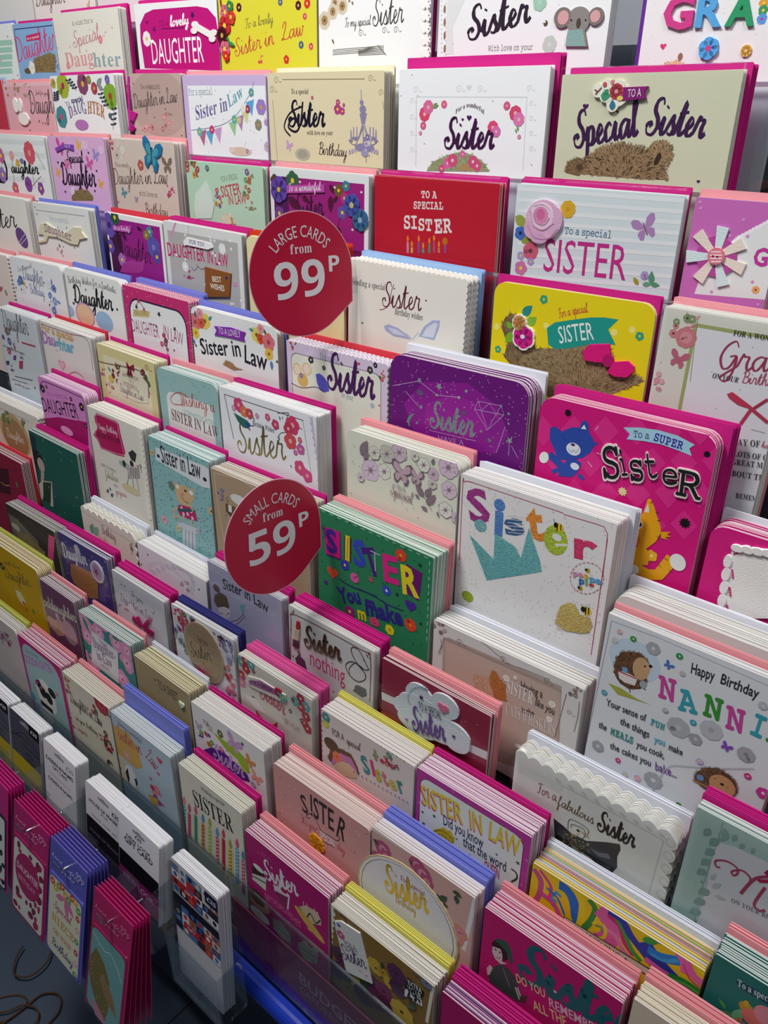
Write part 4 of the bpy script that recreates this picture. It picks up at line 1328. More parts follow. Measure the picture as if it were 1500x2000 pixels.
card(5, -1.2363, 0.6556, 1.2514, -0.012, 0.1589, 0.2275, 'f0f2f0', 5, 'li', 2, 57, 'white rounded card with balloons reading fantastic Daughter', 'balloon Daughter card', {'rad': 10}, """T s Birthday_Wishes_for_a_fantastic 77 -242 325 1377 111 3a3a38 0.03
T sb Daughter 179 -527 465 1139 280 1a1a1c 0
O 459 -686 255 177 e8c4a0 0
O 1003 -697 242 160 9ac0e0 0
O -34 -695 169 97 a0c4e4 0
H 152 -554 61 2a2a2c
H 1410 -438 50 2a2a2c
X 582 -271 29 3a3a3a 5
O 459 -686 281 194 c890c8 0
O 459 -686 247 170 e8c4a0 0""")
card(5, -1.0738, 0.6555, 1.247, -0.012, 0.1587, 0.2245, 'cc2f74', 8, 'li', 4, 64, 'pink dotted card with white panel reading DAUGHTER IN LAW', 'pink dotted DAUGHTER IN LAW card', {'shape': 't'}, """D e8a0bc 150 10 2
N 0.075 0.1 0.055 1.4 0.14 2a1440
N 0.09 0.115 0.07 1.4 0.13 eff1f2
T r DAUGHTER 137 -680 422 686 197 a84a88 0
T r IN_LAW 926 -621 -825 461 194 a84a88 0
D 4a4a60 8 18 6
P d8c890 237 -326 652 -295 618 -390 196 -444
T r FOR_A_LOVELY 236 -417 1467 374 67 7a5a30 0
k b84a5a 16 391 -162 317 -273
k b84a5a 16 391 -162 504 -281
X 387 -182 53 c04a68 5
X 315 -283 48 2a2a3a 5
X 502 -291 42 b04a68 5
X 867 -297 51 1a1a28 5
X 1213 -445 45 2a2a30 5
S 943 -717 130 8 4 c04a70 d88a9a 7a4a68""")
card(5, -0.9114, 0.6553, 1.2405, -0.0054, 0.1726, 0.22, 'eff2f2', 4, 'li', 3, 83, 'white rounded card with flower corners reading lovely Sister in Law', 'flower corner Sister in Law card', {'rad': 10}, """T b Sister_in 162 -639 1555 859 221 1a1626 0
T b Law 1073 -567 -597 439 239 1a1626 0
Z ribbon_banner 10
P 8a30b0 491 -193 839 -149 1130 -163 1090 -229 1112 -284 797 -289 488 -313 543 -238
T r TO_A_LOVELY 587 -276 628 448 88 f4ecf8 0
z
F 78 -209 124 e07a80 a84a58 5
F 292 -163 117 e8d060 8a6a30 5
F 205 -197 85 d8604a a03a30 5
F 191 -79 75 e89aa8 c86a80 5
F 69 -361 82 e8c848 a87a28 5
F 1339 -156 108 e8dc70 7a6a38 5
F 1414 -195 73 d8503a a03a28 5
F 1562 -210 119 e07a80 a84a58 5
F 1560 -360 81 e8c050 8a5a28 5
F 1421 -63 64 e89aa8 c86a80 5
L 94 -142 91 -50 2a6a68 0.5
L 375 -131 454 -72 4a98a0 0.5
L 1285 -113 1194 -104 4a98a0 0.5
L 1517 -123 1484 -52 2a6a48 0.5
L 20 -456 23 -542 5a8aa8 0.5
L 1599 -441 1604 -564 5a88b8 0.5
D 1a1626 14 18 8
Y a08058 6a5038 30 626 -697 677 -621 790 -626 898 -678 1036 -676 837 -729""")
card(5, -0.7226, 0.655, 1.2286, 0.012, 0.1647, 0.2059, 'dccce4', 7, 'rd', 3, 102, 'lilac scalloped card with mouse and bluebell reading Sister', 'mouse Sister card', {'shape': 's'}, """D e8ddee 160 9 4
N 0.045 0.085 0.06 1.3 0.06 6a5a78
N 0.05 0.09 0.065 1.3 0.06 e9eadc
T m To_a_special 577 -130 -900 327 86 8a98a8 0
O 177 -341 80 81 e0c8a0 15
O 347 -308 88 80 e0c8a0 -20
O 177 -341 55 60 f0dcc8 15
O 347 -308 59 59 f0dcc8 -20
O 268 -462 95 88 d8b468 0
F 246 -411 33 7a68c0 f2d24a 5
T sb Sister 691 -473 334 777 426 4a1c5a 0
P 5a58c8 499 -342 570 -320 649 -355 705 -411 724 -509 631 -546 562 -526 518 -450
T m on_your 928 -533 -486 188 67 7a88a0 0
K 4a3a30 10 55 -545 250 -566 492 -507 631 -537
F 642 -238 31 2a2a30 e8e8e0 5
F 1380 -119 47 3a3a40 e8e8e0 5
F 1460 -48 32 1a1a20 e8e8e0 5
F 424 -179 48 3a3a40 e8e8e0 5
H 1206 -78 40 d83a4a
H 1521 -509 26 d83a4a
F 1416 -533 34 a8c0dc f2d24a 5
S 1569 -137 61 6 5 d83a3a c85a40 4a7a50
S 122 -44 61 6 9 c8302a 8a2a30 4a6a40""")
card(5, -0.5543, 0.6554, 1.2446, 0.012, 0.1776, 0.221, '6a1478', 9, 'wh', 3, 129, 'purple rounded card with silver constellations reading Sister', 'purple constellation Sister card', {'rad': 17}, """P 8a1c90 339 -815 193 -544 472 -235 1040 -133 1422 -296 1577 -566 1432 -814 726 -909
P 9a229a 490 -713 519 -471 875 -285 1226 -341 1344 -565 1079 -723
D d8b8e0 420 5 4
T sb Sister 567 -726 577 608 289 g:7a8a90 0
k b8a0c8 7 31 -373 406 -241 653 -346 942 -311
k b8a0c8 6 559 -768 1186 -734
k b8a0c8 6 1144 -392 1180 -295 1462 -284 1503 -372 1320 -578 1144 -392
k b8a0c8 6 1144 -392 1413 -378 1503 -372
k b8a0c8 6 1180 -295 1229 -384 1323 -290 1413 -378 1462 -284
k b8a0c8 6 1229 -384 1320 -578 1413 -378
k b8a0c8 7 219 -396 407 -527
k b8a0c8 6 1529 -490 1448 -795
k b8a0c8 6 1593 -651 1597 -785
k b8a0c8 6 1620 -674 1712 -784
X 410 -232 37 g:8a9aa0 5
X 441 -527 34 g:8a9aa0 5
X 1594 -625 46 g:8a9aa0 5
X 675 -246 49 g:8a9aa0 5
X 1029 -223 28 g:8a9aa0 5
X 1557 -345 21 g:8a9aa0 5
X 1462 -284 21 g:8a9aa0 5
X 394 -721 25 g:8a9aa0 5
X 1246 -612 22 g:8a9aa0 5
X 1566 -448 18 g:8a9aa0 5
O 424 -368 42 37 g:5a4a78 0
O 1010 -462 32 27 g:5a4a78 0
O 653 -346 19 15 g:a0b0b0 0
O 942 -311 18 15 g:a0b0b0 0
O 1354 -683 27 21 g:6a6a80 0
P g:6a8a88 323 -633 356 -621 306 -694 287 -746 308 -790 275 -782 253 -722 272 -670
T r HAVE_A 695 -853 783 348 62 b890c8 0""")
card(5, -0.3634, 0.6553, 1.2396, 0.012, 0.1713, 0.2198, 'd4117c', 6, 'mg', 6, 173, 'magenta rounded card with blue cat and orange cat reading SUPER Sister', 'magenta cats Sister card', {'rad': 15, 'ex': 6.2}, """P dd2c8a -102 -377 33 -202 199 -330 67 -507
P dd2c8a 107 -656 238 -476 403 -602 275 -784
P dd2c8a -34 -1043 105 -849 275 -978 140 -1173
P dd2c8a 182 -1331 316 -1132 485 -1259 355 -1460
P dd2c8a 239 -292 364 -124 523 -249 402 -419
P dd2c8a 442 -563 564 -390 722 -513 604 -688
P dd2c8a 316 -935 444 -749 607 -875 483 -1062
P dd2c8a 525 -1215 649 -1023 811 -1147 691 -1340
P dd2c8a 561 -212 677 -51 830 -172 717 -335
P dd2c8a 758 -475 870 -309 1022 -429 913 -597
P dd2c8a 645 -834 763 -655 920 -777 806 -957
P dd2c8a 848 -1105 962 -921 1118 -1042 1008 -1227
P dd2c8a 864 -137 972 19 1119 -100 1015 -257
P dd2c8a 1056 -392 1160 -232 1306 -349 1206 -511
P dd2c8a 955 -738 1064 -567 1215 -686 1110 -859
P dd2c8a 1152 -1001 1257 -825 1408 -942 1306 -1120
P dd2c8a 1151 -66 1251 85 1393 -31 1297 -183
P dd2c8a 1338 -314 1434 -159 1575 -274 1482 -430
P dd2c8a 1248 -648 1348 -483 1494 -599 1397 -765
P dd2c8a 1440 -904 1536 -734 1681 -849 1588 -1020
P dd2c8a 1423 2 1515 147 1652 34 1563 -112
P dd2c8a 1605 -240 1694 -90 1830 -202 1744 -353
P dd2c8a 1524 -563 1617 -403 1758 -517 1668 -677
P dd2c8a 1711 -811 1801 -647 1940 -760 1854 -925
P 2c4ca8 128 -299 192 -276 272 -319 360 -318 423 -357 461 -431 430 -524 363 -578 246 -603 207 -527 134 -418
P 2c4ca8 269 -299 351 -244 435 -223 449 -172 487 -136 520 -168 537 -246 587 -301 603 -366 578 -441 502 -518 391 -563 301 -559
P 2c4ca8 584 -329 646 -327 604 -372
P e8ece8 450 -233 479 -185 506 -226
O 399 -454 76 63 dfe6ee 0
O 389 -411 23 14 5a1a60 0
K 1c2c60 4 348 -461 382 -494 400 -461 432 -481 454 -433
k 1c2c60 6 286 -378 317 -385
k 1c2c60 6 430 -355 458 -345
P 2c4ca8 348 -575 447 -547 502 -575 493 -620 452 -703 413 -744 266 -772 285 -679
O 435 -622 47 36 dfe6ee 0
k 2c4ca8 43 202 -747 329 -667
k 2c4ca8 37 481 -695 544 -727
k 2c4ca8 80 151 -571 282 -651 366 -728
O 95 -623 50 63 e8eee8 -20
k f0b8d8 8 596 -214 621 -166
k f0b8d8 8 639 -425 689 -432
k f0b8d8 8 562 -537 613 -579
P a9d4ea 864 -117 1013 -81 1189 -63 1363 -70 1522 -113 1482 -159 1514 -220 1411 -204 1235 -186 1070 -196 910 -221 935 -165
T m To_a 971 -183 1044 147 76 1a1440 0
T mb SUPER 1158 -167 -678 265 85 3a2a98 0
Z foil_lettering 12
T mb S 736 -663 2150 186 399 e8e4dc 0
T mb i 919 -588 3811 69 283 e8e4dc 0
T mb s 1010 -610 2420 138 326 e8e4dc 0
T mb t 1152 -540 2868 116 294 e8e4dc 0
T mb e 1302 -550 1635 149 243 e8e4dc 0
T mb R 1428 -619 673 244 315 e8e4dc 0
T m S 747 -646 2047 165 373 1c1c22 0
T m i 924 -577 3516 59 265 1c1c22 0
T m s 1015 -595 2358 125 306 1c1c22 0
T m t 1157 -528 2858 107 275 1c1c22 0
T m e 1307 -538 1695 137 223 1c1c22 0
T m R 1439 -605 585 226 295 1c1c22 0
z
X 300 -108 39 1a1018 10
X 1638 -168 33 1a1018 10
X 1567 -853 56 1a1018 10
X 948 -733 49 e8dc9a 9
P e8a818 1178 -865 1196 -733 1220 -718 1272 -792 1312 -877 1358 -959 1370 -1026 1340 -1123 1252 -1242 1205 -1289 1163 -1201 1137 -992
P e8ece8 1184 -863 1209 -770 1230 -861
O 1153 -1008 38 47 eef0ec 0
O 1162 -1005 19 25 2a1a10 0
O 1166 -1171 30 42 d88020 0
P e8a818 1205 -1289 1252 -1242 1286 -1288 1274 -1381 1227 -1430 1170 -1421
P e8a818 1367 -1013 1459 -981 1427 -1020 1467 -1027 1414 -1053 1449 -1069 1384 -1071
k 5a3a10 7 1293 -841 1315 -820
k 5a3a10 7 1319 -916 1347 -893
k 5a3a10 7 1343 -1064 1366 -1085
k 5a3a10 7 1228 -764 1244 -745
k e8a818 116 1147 -1449 1319 -1488 1421 -1448 1479 -1322 1516 -1235
O 1572 -1257 75 85 e8ece8 20
F 1323 -1281 60 e8b428 f0e0a0 5
O 1159 -1482 71 58 eef0ec 0
P e8a818 1090 -1260 1248 -1218 1310 -1268 1303 -1389 1147 -1449
k 5a3a10 7 1389 -1341 1433 -1361
k 5a3a10 7 1442 -1262 1483 -1269
k 5a3a10 7 1506 -1363 1541 -1378""")
card(5, -0.1823, 0.6533, 1.1641, 0.0, 0.071, 0.1445, 'd41a80', 9, 'wh', 2, 62, 'magenta rounded card with white lace doily panel and flowers', 'magenta doily card', {'rad': 13}, """Z lace_doily 14
P f0efec 211 -184 257 -126 309 -99 399 -92 485 -73 692 -26 831 -614 247 -881 237 -709 226 -598 220 -514 210 -406 205 -296
L 238 -228 240 -200 c01a78 0.6
L 253 -211 254 -185 c01a78 0.6
L 268 -195 269 -170 c01a78 0.6
L 283 -178 283 -155 c01a78 0.6
L 298 -161 297 -140 c01a78 0.6
L 313 -145 311 -125 c01a78 0.6
L 328 -128 325 -111 c01a78 0.6
L 343 -112 339 -96 c01a78 0.6
L 358 -96 353 -81 c01a78 0.6
L 262 -371 240 -366 c01a78 0.6
L 269 -393 247 -388 c01a78 0.6
L 276 -415 254 -410 c01a78 0.6
L 283 -437 261 -433 c01a78 0.6
L 278 -547 255 -543 c01a78 0.6
L 285 -570 262 -565 c01a78 0.6
L 292 -593 270 -588 c01a78 0.6
L 299 -615 277 -611 c01a78 0.6
L 294 -727 271 -723 c01a78 0.6
L 301 -750 278 -746 c01a78 0.6
L 309 -773 286 -769 c01a78 0.6
L 316 -797 293 -792 c01a78 0.6
O 199 -298 35 63 f0efec 0
O 209 -427 36 64 f0efec 0
O 220 -558 36 65 f0efec 0
O 230 -690 37 65 f0efec 0
O 241 -825 37 66 f0efec 0
O 250 -149 53 33 f0efec 0
O 334 -133 52 33 f0efec 0
O 416 -118 51 33 f0efec 0
O 497 -103 51 33 f0efec 0
z
F 483 -367 84 d86aa8 e8a0c8 7
F 553 -379 71 d880b8 e8a0c8 7
F 462 -431 53 e0a0c8 f2d24a 5
L 555 -489 415 -535 4a6a60 0.3
L 564 -527 456 -560 4a6a60 0.3
L 451 -590 422 -674 5a7a6a 0.3
H 571 -583 24 d02a78""")
card(6, -1.4161, 0.6131, 1.1678, 0.0, 0.1371, 0.2368, 'e4e8ee', 8, 'mg', 2, 28, 'tall white card with clothes line doodles reading Daughter', 'clothes line Daughter card', {'cel': 1}, """T s Daughter 182 -340 303 885 365 3a3a50 0
S 247 -543 214 10 3 6a5aa0 c04a68 5a8a70
K 6a7a60 14 -206 -676 291 -680 763 -698
S 432 -629 106 6 4 4a5a98 c05068
S 656 -730 84 5 5 8a6a90 d0607a
k c83a5a 27 748 -487 1214 -470
P c03a5a 514 -855 669 -824 599 -984 469 -999
P 2a4a58 -21 -962 142 -930 99 -1013 -54 -1044
P 7a3a98 345 -791 450 -771 403 -865 301 -878
S 176 -1097 88 5 8 8a3a58 5a4a68
k 6a5a68 14 238 -1190 889 -1124
k 6a5a68 11 108 -1268 659 -1236
T s wishing_you 174 -1355 466 571 54 5a5060 0
X 928 -1250 35 4a4a70 5""")
card(6, -1.2649, 0.6132, 1.1701, -0.012, 0.1503, 0.2373, 'e4dfdb', 9, 'rd', 2, 65, 'cream card with padded pastel letters reading special Daughter', 'pastel letter Daughter card', {}, """T bb For_a_special 38 -171 38 935 127 d0a868 0
T bb Dau 13 -379 553 393 199 b080c0 0
T bb ghter 394 -393 526 585 195 70b0c8 0
D e0a0b0 12 18 3
K a04a60 12 31 -61 865 -59 1412 -60 1445 -524
H 509 -640 192 e890b0
H 509 -640 128 f0c0d0
K d090a8 25 657 -772 891 -675 1085 -698 1145 -774""")
card(6, -1.0997, 0.613, 1.1631, -0.012, 0.1458, 0.2286, 'ddd298', 8, 'mg', 2, 76, 'yellow gold card with floral heart reading wonderful Daughter in Law', 'gold wreath Daughter in Law card', {}, """N 0.1 0.1 0.1 1.3 0 e8e3c4
S 486 -368 141 12 3 7a2a40 a04058 5a6a48
S 1183 -354 161 14 4 7a2a40 a04058 5a6a48
S 88 -424 81 6 5 b8507a c88a98
P e4ddc8 571 -307 869 -220 1102 -250 1266 -355 1228 -653 909 -712 559 -691 451 -524
T r HAPPY_BIRTHDAY 626 -378 305 420 65 6a4a40 0
T r TO_A 774 -428 73 139 39 6a4a40 0
T r WONDERFUL 614 -518 -220 366 75 8a6a50 0
T s Daughter_in_Law 517 -637 -243 594 134 4a2830 0
S 279 -639 116 6 8 c03a68 e0a0b0 8a5a30
O 293 -496 71 56 d8c060 0
K 7a6a40 11 -23 -267 143 -274 1013 -189 1273 -232
L 244 -316 319 -384 3a7a88 0.35
W 1279 -110 55 7a6a40
Z satin_bow 15
P 8a2038 842 -185 785 -126 781 -229
P 8a2038 842 -185 956 -130 955 -222
P 7a1a30 824 -189 760 -327 833 -311
P 7a1a30 860 -181 902 -316 849 -317
z""")
card(6, -0.9483, 0.6129, 1.1577, 0.012, 0.1335, 0.2264, '9cc4c2', 9, 'pk', 2, 88, 'teal rounded card reading Wishing a sophisticated Sister in Law', 'teal sophisticated Sister in Law card', {'rad': 11}, """D 78aaa8 170 10 3
N 0.125 0.23 0.1 1.4 0.1 e8eae6
K c05a60 15 507 -448 330 -478 260 -424 339 -337 507 -271 684 -311
T s Wishing_a 506 -458 881 757 186 c05a60 0.02
T r SOPHISTICATED 533 -572 -216 715 69 8ab0b8 0
T e SISTER_IN_LAW 238 -722 -342 1032 166 6a3a40 0""")
card(6, -0.8112, 0.6129, 1.1598, 0.012, 0.1785, 0.2263, 'eceff4', 12, 'mg', 4, 124, 'white card with green bird and blossom reading Birthday Wishes Sister', 'blossom bird Sister card', {}, """k 3a3840 10 104 -90 1572 -98
k 3a3840 12 104 -90 227 -678
k 3a3840 6 1560 -101 1669 -733
k c8c0d8 83 1690 -27 1794 -823
O 1631 -75 62 48 eceff4 0
O 1647 -160 62 49 eceff4 0
O 1664 -246 63 49 eceff4 0
O 1681 -332 63 49 eceff4 0
O 1698 -418 63 50 eceff4 0
O 1715 -505 63 50 eceff4 0
O 1732 -593 64 51 eceff4 0
O 1749 -681 64 51 eceff4 0
O 1766 -770 64 51 eceff4 0
T e Birthday_Wishes 636 -387 -11 403 67 5a5a60 0
T s Sister 307 -831 1415 951 426 f:b8a868 0
K 5a4a40 10 1117 -110 1314 -64 1286 -123 1379 -170 1542 -217
K 5a5a50 9 1298 -313 1147 -369 1115 -467
P 2f6a60 265 -300 377 -320 535 -347 583 -391 556 -453 442 -462 341 -403
P 2a4a88 491 -385 572 -366 595 -406 524 -452
k 1a2a30 11 588 -399 648 -397
F 380 -172 103 d0487a e8b0a0 5
F 480 -237 80 d87a4a e8b0a0 5
F 585 -243 75 c84a58 e8b0a0 5
F 1068 -272 72 c04870 e8b0a0 5
F 1377 -206 124 d0406a e8b0a0 5
F 1301 -268 87 c03a60 e8b0a0 5
F 1327 -422 113 d05058 e8b0a0 5
F 930 -207 51 c85a80 e8b0a0 5
F 731 -236 39 c890c0 e8b0a0 5
F 1504 -482 75 c060a0 e8b0a0 5
F 1411 -552 38 c85a98 e8b0a0 5
F 1499 -363 41 c86a78 e8b0a0 5
F 1478 -733 102 d04a80 e8b0a0 5
F 1606 -805 92 d0508a e8b0a0 5
F 278 -235 41 d898c0 e8b0a0 5
L 661 -271 668 -324 6a7a88 0.5
L 1160 -188 1152 -137 6a7a88 0.5
L 1199 -161 1213 -131 6a7a88 0.5
L 1128 -464 1108 -397 6a7a88 0.5
L 1330 -775 1307 -735 6a7a88 0.5
L 654 -200 602 -203 6a7a88 0.5""")
card(6, -0.5836, 0.6129, 1.1601, 0.012, 0.1569, 0.2291, 'e0e3d2', 8, 'pk', 4, 158, 'pale rounded card covered in sketched pink flowers, To a Special', 'sketched flowers card', {'rad': 9}, """F 365 -411 139 8a7a88 dcc6dc 6
F 365 -411 133 dcc6dc a890a0 6
k 7a6a78 6 365 -411 458 -385
k 7a6a78 6 365 -411 412 -463
k 7a6a78 6 365 -411 319 -490
k 7a6a78 6 365 -411 272 -438
k 7a6a78 6 365 -411 319 -359
k 7a6a78 6 365 -411 411 -333
F 569 -369 100 8a7a88 e4e4d8 6
F 569 -369 95 e4e4d8 a890a0 6
k 7a6a78 5 569 -369 634 -350
k 7a6a78 5 569 -369 602 -407
k 7a6a78 5 569 -369 536 -426
k 7a6a78 5 569 -369 502 -388
k 7a6a78 5 569 -369 535 -332
k 7a6a78 5 569 -369 601 -313
F 1250 -204 77 8a7a88 d4bccc 6
F 1250 -204 73 d4bccc a890a0 6
k 7a6a78 5 1250 -204 1300 -190
k 7a6a78 5 1250 -204 1277 -234
k 7a6a78 5 1250 -204 1227 -248
k 7a6a78 5 1250 -204 1201 -219
k 7a6a78 5 1250 -204 1224 -174
k 7a6a78 5 1250 -204 1273 -160
F 1440 -72 130 8a7a88 dcc4d8 6
F 1440 -72 124 dcc4d8 a890a0 6
k 7a6a78 5 1440 -72 1522 -49
k 7a6a78 5 1440 -72 1485 -123
k 7a6a78 5 1440 -72 1402 -147
k 7a6a78 5 1440 -72 1356 -96
k 7a6a78 5 1440 -72 1395 -21
k 7a6a78 5 1440 -72 1478 2
F 1462 -321 106 8a7a88 dcc8d6 6
F 1462 -321 101 dcc8d6 a890a0 6
k 7a6a78 5 1462 -321 1529 -301
k 7a6a78 5 1462 -321 1499 -362
k 7a6a78 5 1462 -321 1432 -383
k 7a6a78 5 1462 -321 1395 -342
k 7a6a78 5 1462 -321 1426 -280
k 7a6a78 5 1462 -321 1493 -260
F 780 -83 115 8a7a88 d2c0cc 6
F 780 -83 109 d2c0cc a890a0 6
k 7a6a78 5 780 -83 855 -63
k 7a6a78 5 780 -83 819 -127
k 7a6a78 5 780 -83 743 -148
k 7a6a78 5 780 -83 704 -104
k 7a6a78 5 780 -83 741 -39
k 7a6a78 5 780 -83 816 -19
F 606 -146 110 8a7a88 c8c8bc 6
F 606 -146 105 c8c8bc a890a0 6
k 7a6a78 5 606 -146 678 -127
k 7a6a78 5 606 -146 643 -188
k 7a6a78 5 606 -146 570 -209
k 7a6a78 5 606 -146 532 -166
k 7a6a78 5 606 -146 568 -105
k 7a6a78 5 606 -146 641 -85
F 1120 -132 88 8a7a88 e6e6da 6
F 1120 -132 83 e6e6da a890a0 6
k 7a6a78 5 1120 -132 1176 -116
k 7a6a78 5 1120 -132 1150 -166
k 7a6a78 5 1120 -132 1093 -182
k 7a6a78 5 1120 -132 1062 -148
k 7a6a78 5 1120 -132 1089 -98
k 7a6a78 5 1120 -132 1146 -82
F 997 -64 58 8a7a88 e0e0d4 6
F 997 -64 55 e0e0d4 a890a0 6
k 7a6a78 5 997 -64 1034 -54
k 7a6a78 5 997 -64 1017 -86
k 7a6a78 5 997 -64 979 -97
k 7a6a78 5 997 -64 959 -74
k 7a6a78 5 997 -64 977 -42
k 7a6a78 5 997 -64 1015 -31
F 1431 -562 95 8a7a88 e4e4d8 6
F 1431 -562 90 e4e4d8 a890a0 6
k 7a6a78 5 1431 -562 1490 -543
k 7a6a78 5 1431 -562 1463 -599
k 7a6a78 5 1431 -562 1403 -619
k 7a6a78 5 1431 -562 1371 -582
k 7a6a78 5 1431 -562 1398 -526
k 7a6a78 5 1431 -562 1458 -507
F 1246 -316 61 8a7a88 d0d0c4 6
F 1246 -316 58 d0d0c4 a890a0 6
k 7a6a78 5 1246 -316 1285 -304
k 7a6a78 5 1246 -316 1267 -339
k 7a6a78 5 1246 -316 1228 -351
k 7a6a78 5 1246 -316 1207 -328
k 7a6a78 5 1246 -316 1225 -292
k 7a6a78 5 1246 -316 1264 -281
F 426 -179 87 8a7a88 dcdccc 6
F 426 -179 83 dcdccc a890a0 6
k 7a6a78 5 426 -179 484 -163
k 7a6a78 5 426 -179 455 -212
k 7a6a78 5 426 -179 397 -228
k 7a6a78 5 426 -179 368 -195
k 7a6a78 5 426 -179 397 -146
k 7a6a78 5 426 -179 455 -130
F 219 -538 57 8a7a88 e0ccdc 6
F 219 -538 54 e0ccdc a890a0 6
k 7a6a78 6 219 -538 257 -527
k 7a6a78 6 219 -538 238 -560
k 7a6a78 6 219 -538 200 -571
k 7a6a78 6 219 -538 181 -550
k 7a6a78 6 219 -538 200 -517
k 7a6a78 6 219 -538 238 -506
F 1576 -611 67 8a7a88 d8c0d0 6
F 1576 -611 64 d8c0d0 a890a0 6
k 7a6a78 5 1576 -611 1618 -597
k 7a6a78 5 1576 -611 1599 -637
k 7a6a78 5 1576 -611 1557 -651
k 7a6a78 5 1576 -611 1535 -625
k 7a6a78 5 1576 -611 1554 -585
k 7a6a78 5 1576 -611 1595 -571
B 823 -312 150 7a6070 5
B 823 -312 123 c8aab8 5
B 1033 -299 95 7a6070 5
B 1033 -299 78 c8aab8 5
L 221 -251 324 -59 8a7a84 0.5
L 262 -290 345 -201 8a7a84 0.5
L 1133 -495 1016 -369 8a7a84 0.5
L 1151 -473 1239 -366 8a7a84 0.5
L 1174 -564 1297 -428 8a7a84 0.5
L 1078 -529 1011 -501 8a7a84 0.5
L 1227 -86 1260 -15 8a7a84 0.5
L 1324 -613 1345 -672 8a7a84 0.5
L 1195 -639 1100 -620 8a7a84 0.5
K 7a6a78 7 1035 -379 1153 -505 1250 -621
T m To_a 770 -525 1504 108 73 9a7a84 0
T s Special 662 -609 -469 325 132 9a7a84 0
D 7a6a70 20 7 7""")
card(6, -0.4231, 0.6127, 1.1533, 0.012, 0.172, 0.2178, 'eae9e8', 10, 'wh', 3, 204, 'white dotted card with glitter Sister letters and blue crown', 'glitter crown Sister card', {'ex': 6.7}, """D c8bcc4 420 7 5
K b03060 10 38 -1012 26 -114 41 -86 83 -66 150 -61
k b03060 8 150 -61 1180 -66
k b03060 8 1181 -77 1531 -66 1600 -70 1641 -126 1645 -202 1657 -574
k b03060 9 1648 -176 1658 -1466
T bb S 146 -498 2700 267 349 g:a02a88 0
O 483 -208 66 67 g:4a80c8 0
k g:4a80c8 98 486 -276 496 -551
T bb s 582 -498 3068 235 239 g:2a5a90 0
T bb t 840 -453 2306 192 372 g:e08a28 0
O 275 -509 77 71 g:7ab4bc 0
k dfe4e8 6 583 -293 780 -248
k dfe4e8 6 586 -328 784 -283
k dfe4e8 6 589 -364 787 -318
k dfe4e8 6 592 -399 791 -353
k dfe4e8 6 595 -435 794 -388
k dfe4e8 6 599 -471 798 -423
P g:68b0b8 148 -658 462 -835 453 -535 704 -602 778 -700 836 -340 993 -650 1028 -761 962 -803 399 -1116
O 1135 -370 128 158 g:a8c030 0
O 1146 -336 51 37 eae9e8 0
k eae9e8 23 1134 -423 1261 -377
O 172 -1410 76 65 g:a8c030 0
T bb r 1346 -472 1280 239 280 g:d02a68 0
O 1155 -223 48 42 e8c828 0
k 1a1a1a 12 1137 -196 1138 -268
k 1a1a1a 11 1173 -188 1176 -252
O 1121 -213 24 28 1a1a1a 0
k 1a1a1a 6 1108 -195 1088 -158
O 1547 -997 51 48 e8c828 0
k 1a1a1a 13 1536 -958 1542 -1043
k 1a1a1a 13 1564 -952 1571 -1027
O 1512 -996 27 30 1a1a1a 0
O 1554 -938 24 18 c8dce4 0
k 1a1a1a 6 1501 -976 1483 -950
O 1501 -565 25 23 e8c828 0
k 1a1a1a 6 1496 -546 1498 -587
k 1a1a1a 6 1510 -544 1513 -580
O 1484 -564 13 14 1a1a1a 0
O 1504 -537 12 9 c8dce4 0
k 1a1a1a 3 1478 -554 1469 -541
O 1453 -781 25 24 e8c828 0
k 1a1a1a 7 1448 -761 1450 -803
k 1a1a1a 7 1462 -759 1465 -796
O 1436 -780 13 15 1a1a1a 0
O 1457 -752 12 9 c8dce4 0
k 1a1a1a 3 1430 -770 1421 -757
k b03060 6 1668 -581 1669 -609
k b03060 6 1668 -625 1662 -655
k b03060 6 1658 -671 1645 -700
k b03060 6 1637 -715 1618 -742
k b03060 6 1606 -755 1583 -778
k b03060 6 1569 -788 1542 -805
k b03060 6 1527 -812 1498 -821
k b03060 6 1483 -824 1455 -825
k b03060 6 1440 -824 1414 -817
k b03060 6 1401 -812 1380 -797
k b03060 6 1370 -788 1354 -767
k b03060 6 1348 -754 1339 -728
k b03060 6 1336 -713 1335 -684
k b03060 6 1337 -667 1343 -637
k b03060 6 1349 -621 1362 -591
k b03060 6 1371 -576 1391 -549
k b03060 6 1403 -536 1427 -515
k b03060 6 1441 -505 1468 -489
k b03060 6 1483 -483 1511 -475
k b03060 6 1526 -472 1554 -471
k b03060 6 1568 -473 1592 -480
k b03060 6 1605 -486 1625 -500
k b03060 6 1635 -509 1650 -529
k b03060 6 1656 -542 1665 -567
T bb pe 1363 -672 2069 108 61 d890b8 0
T bb p 1477 -653 1513 50 63 e8b838 0
T bb pa 1536 -668 1051 122 69 58a8d8 0
T bb p 1433 -728 1353 57 73 3868b8 0
T bb i 1498 -724 907 24 67 58b868 0
T bb g 1530 -731 346 57 63 d82a30 0
P g:d0b868 1233 -1272 1270 -1061 1350 -982 1424 -979 1487 -1062 1596 -1061 1631 -1125 1603 -1217 1521 -1271 1361 -1312
k b89a58 4 1234 -1149 1593 -1039
k b89a58 4 1237 -1171 1596 -1060
k b89a58 4 1239 -1192 1599 -1081
k b89a58 4 1242 -1214 1602 -1102
k b89a58 4 1244 -1236 1605 -1122
k b89a58 4 1247 -1257 1607 -1143
k b89a58 4 1249 -1279 1610 -1164
k b89a58 4 1252 -1301 1613 -1185
k b89a58 4 1254 -1323 1616 -1206
k b89a58 4 1257 -1345 1619 -1227""")
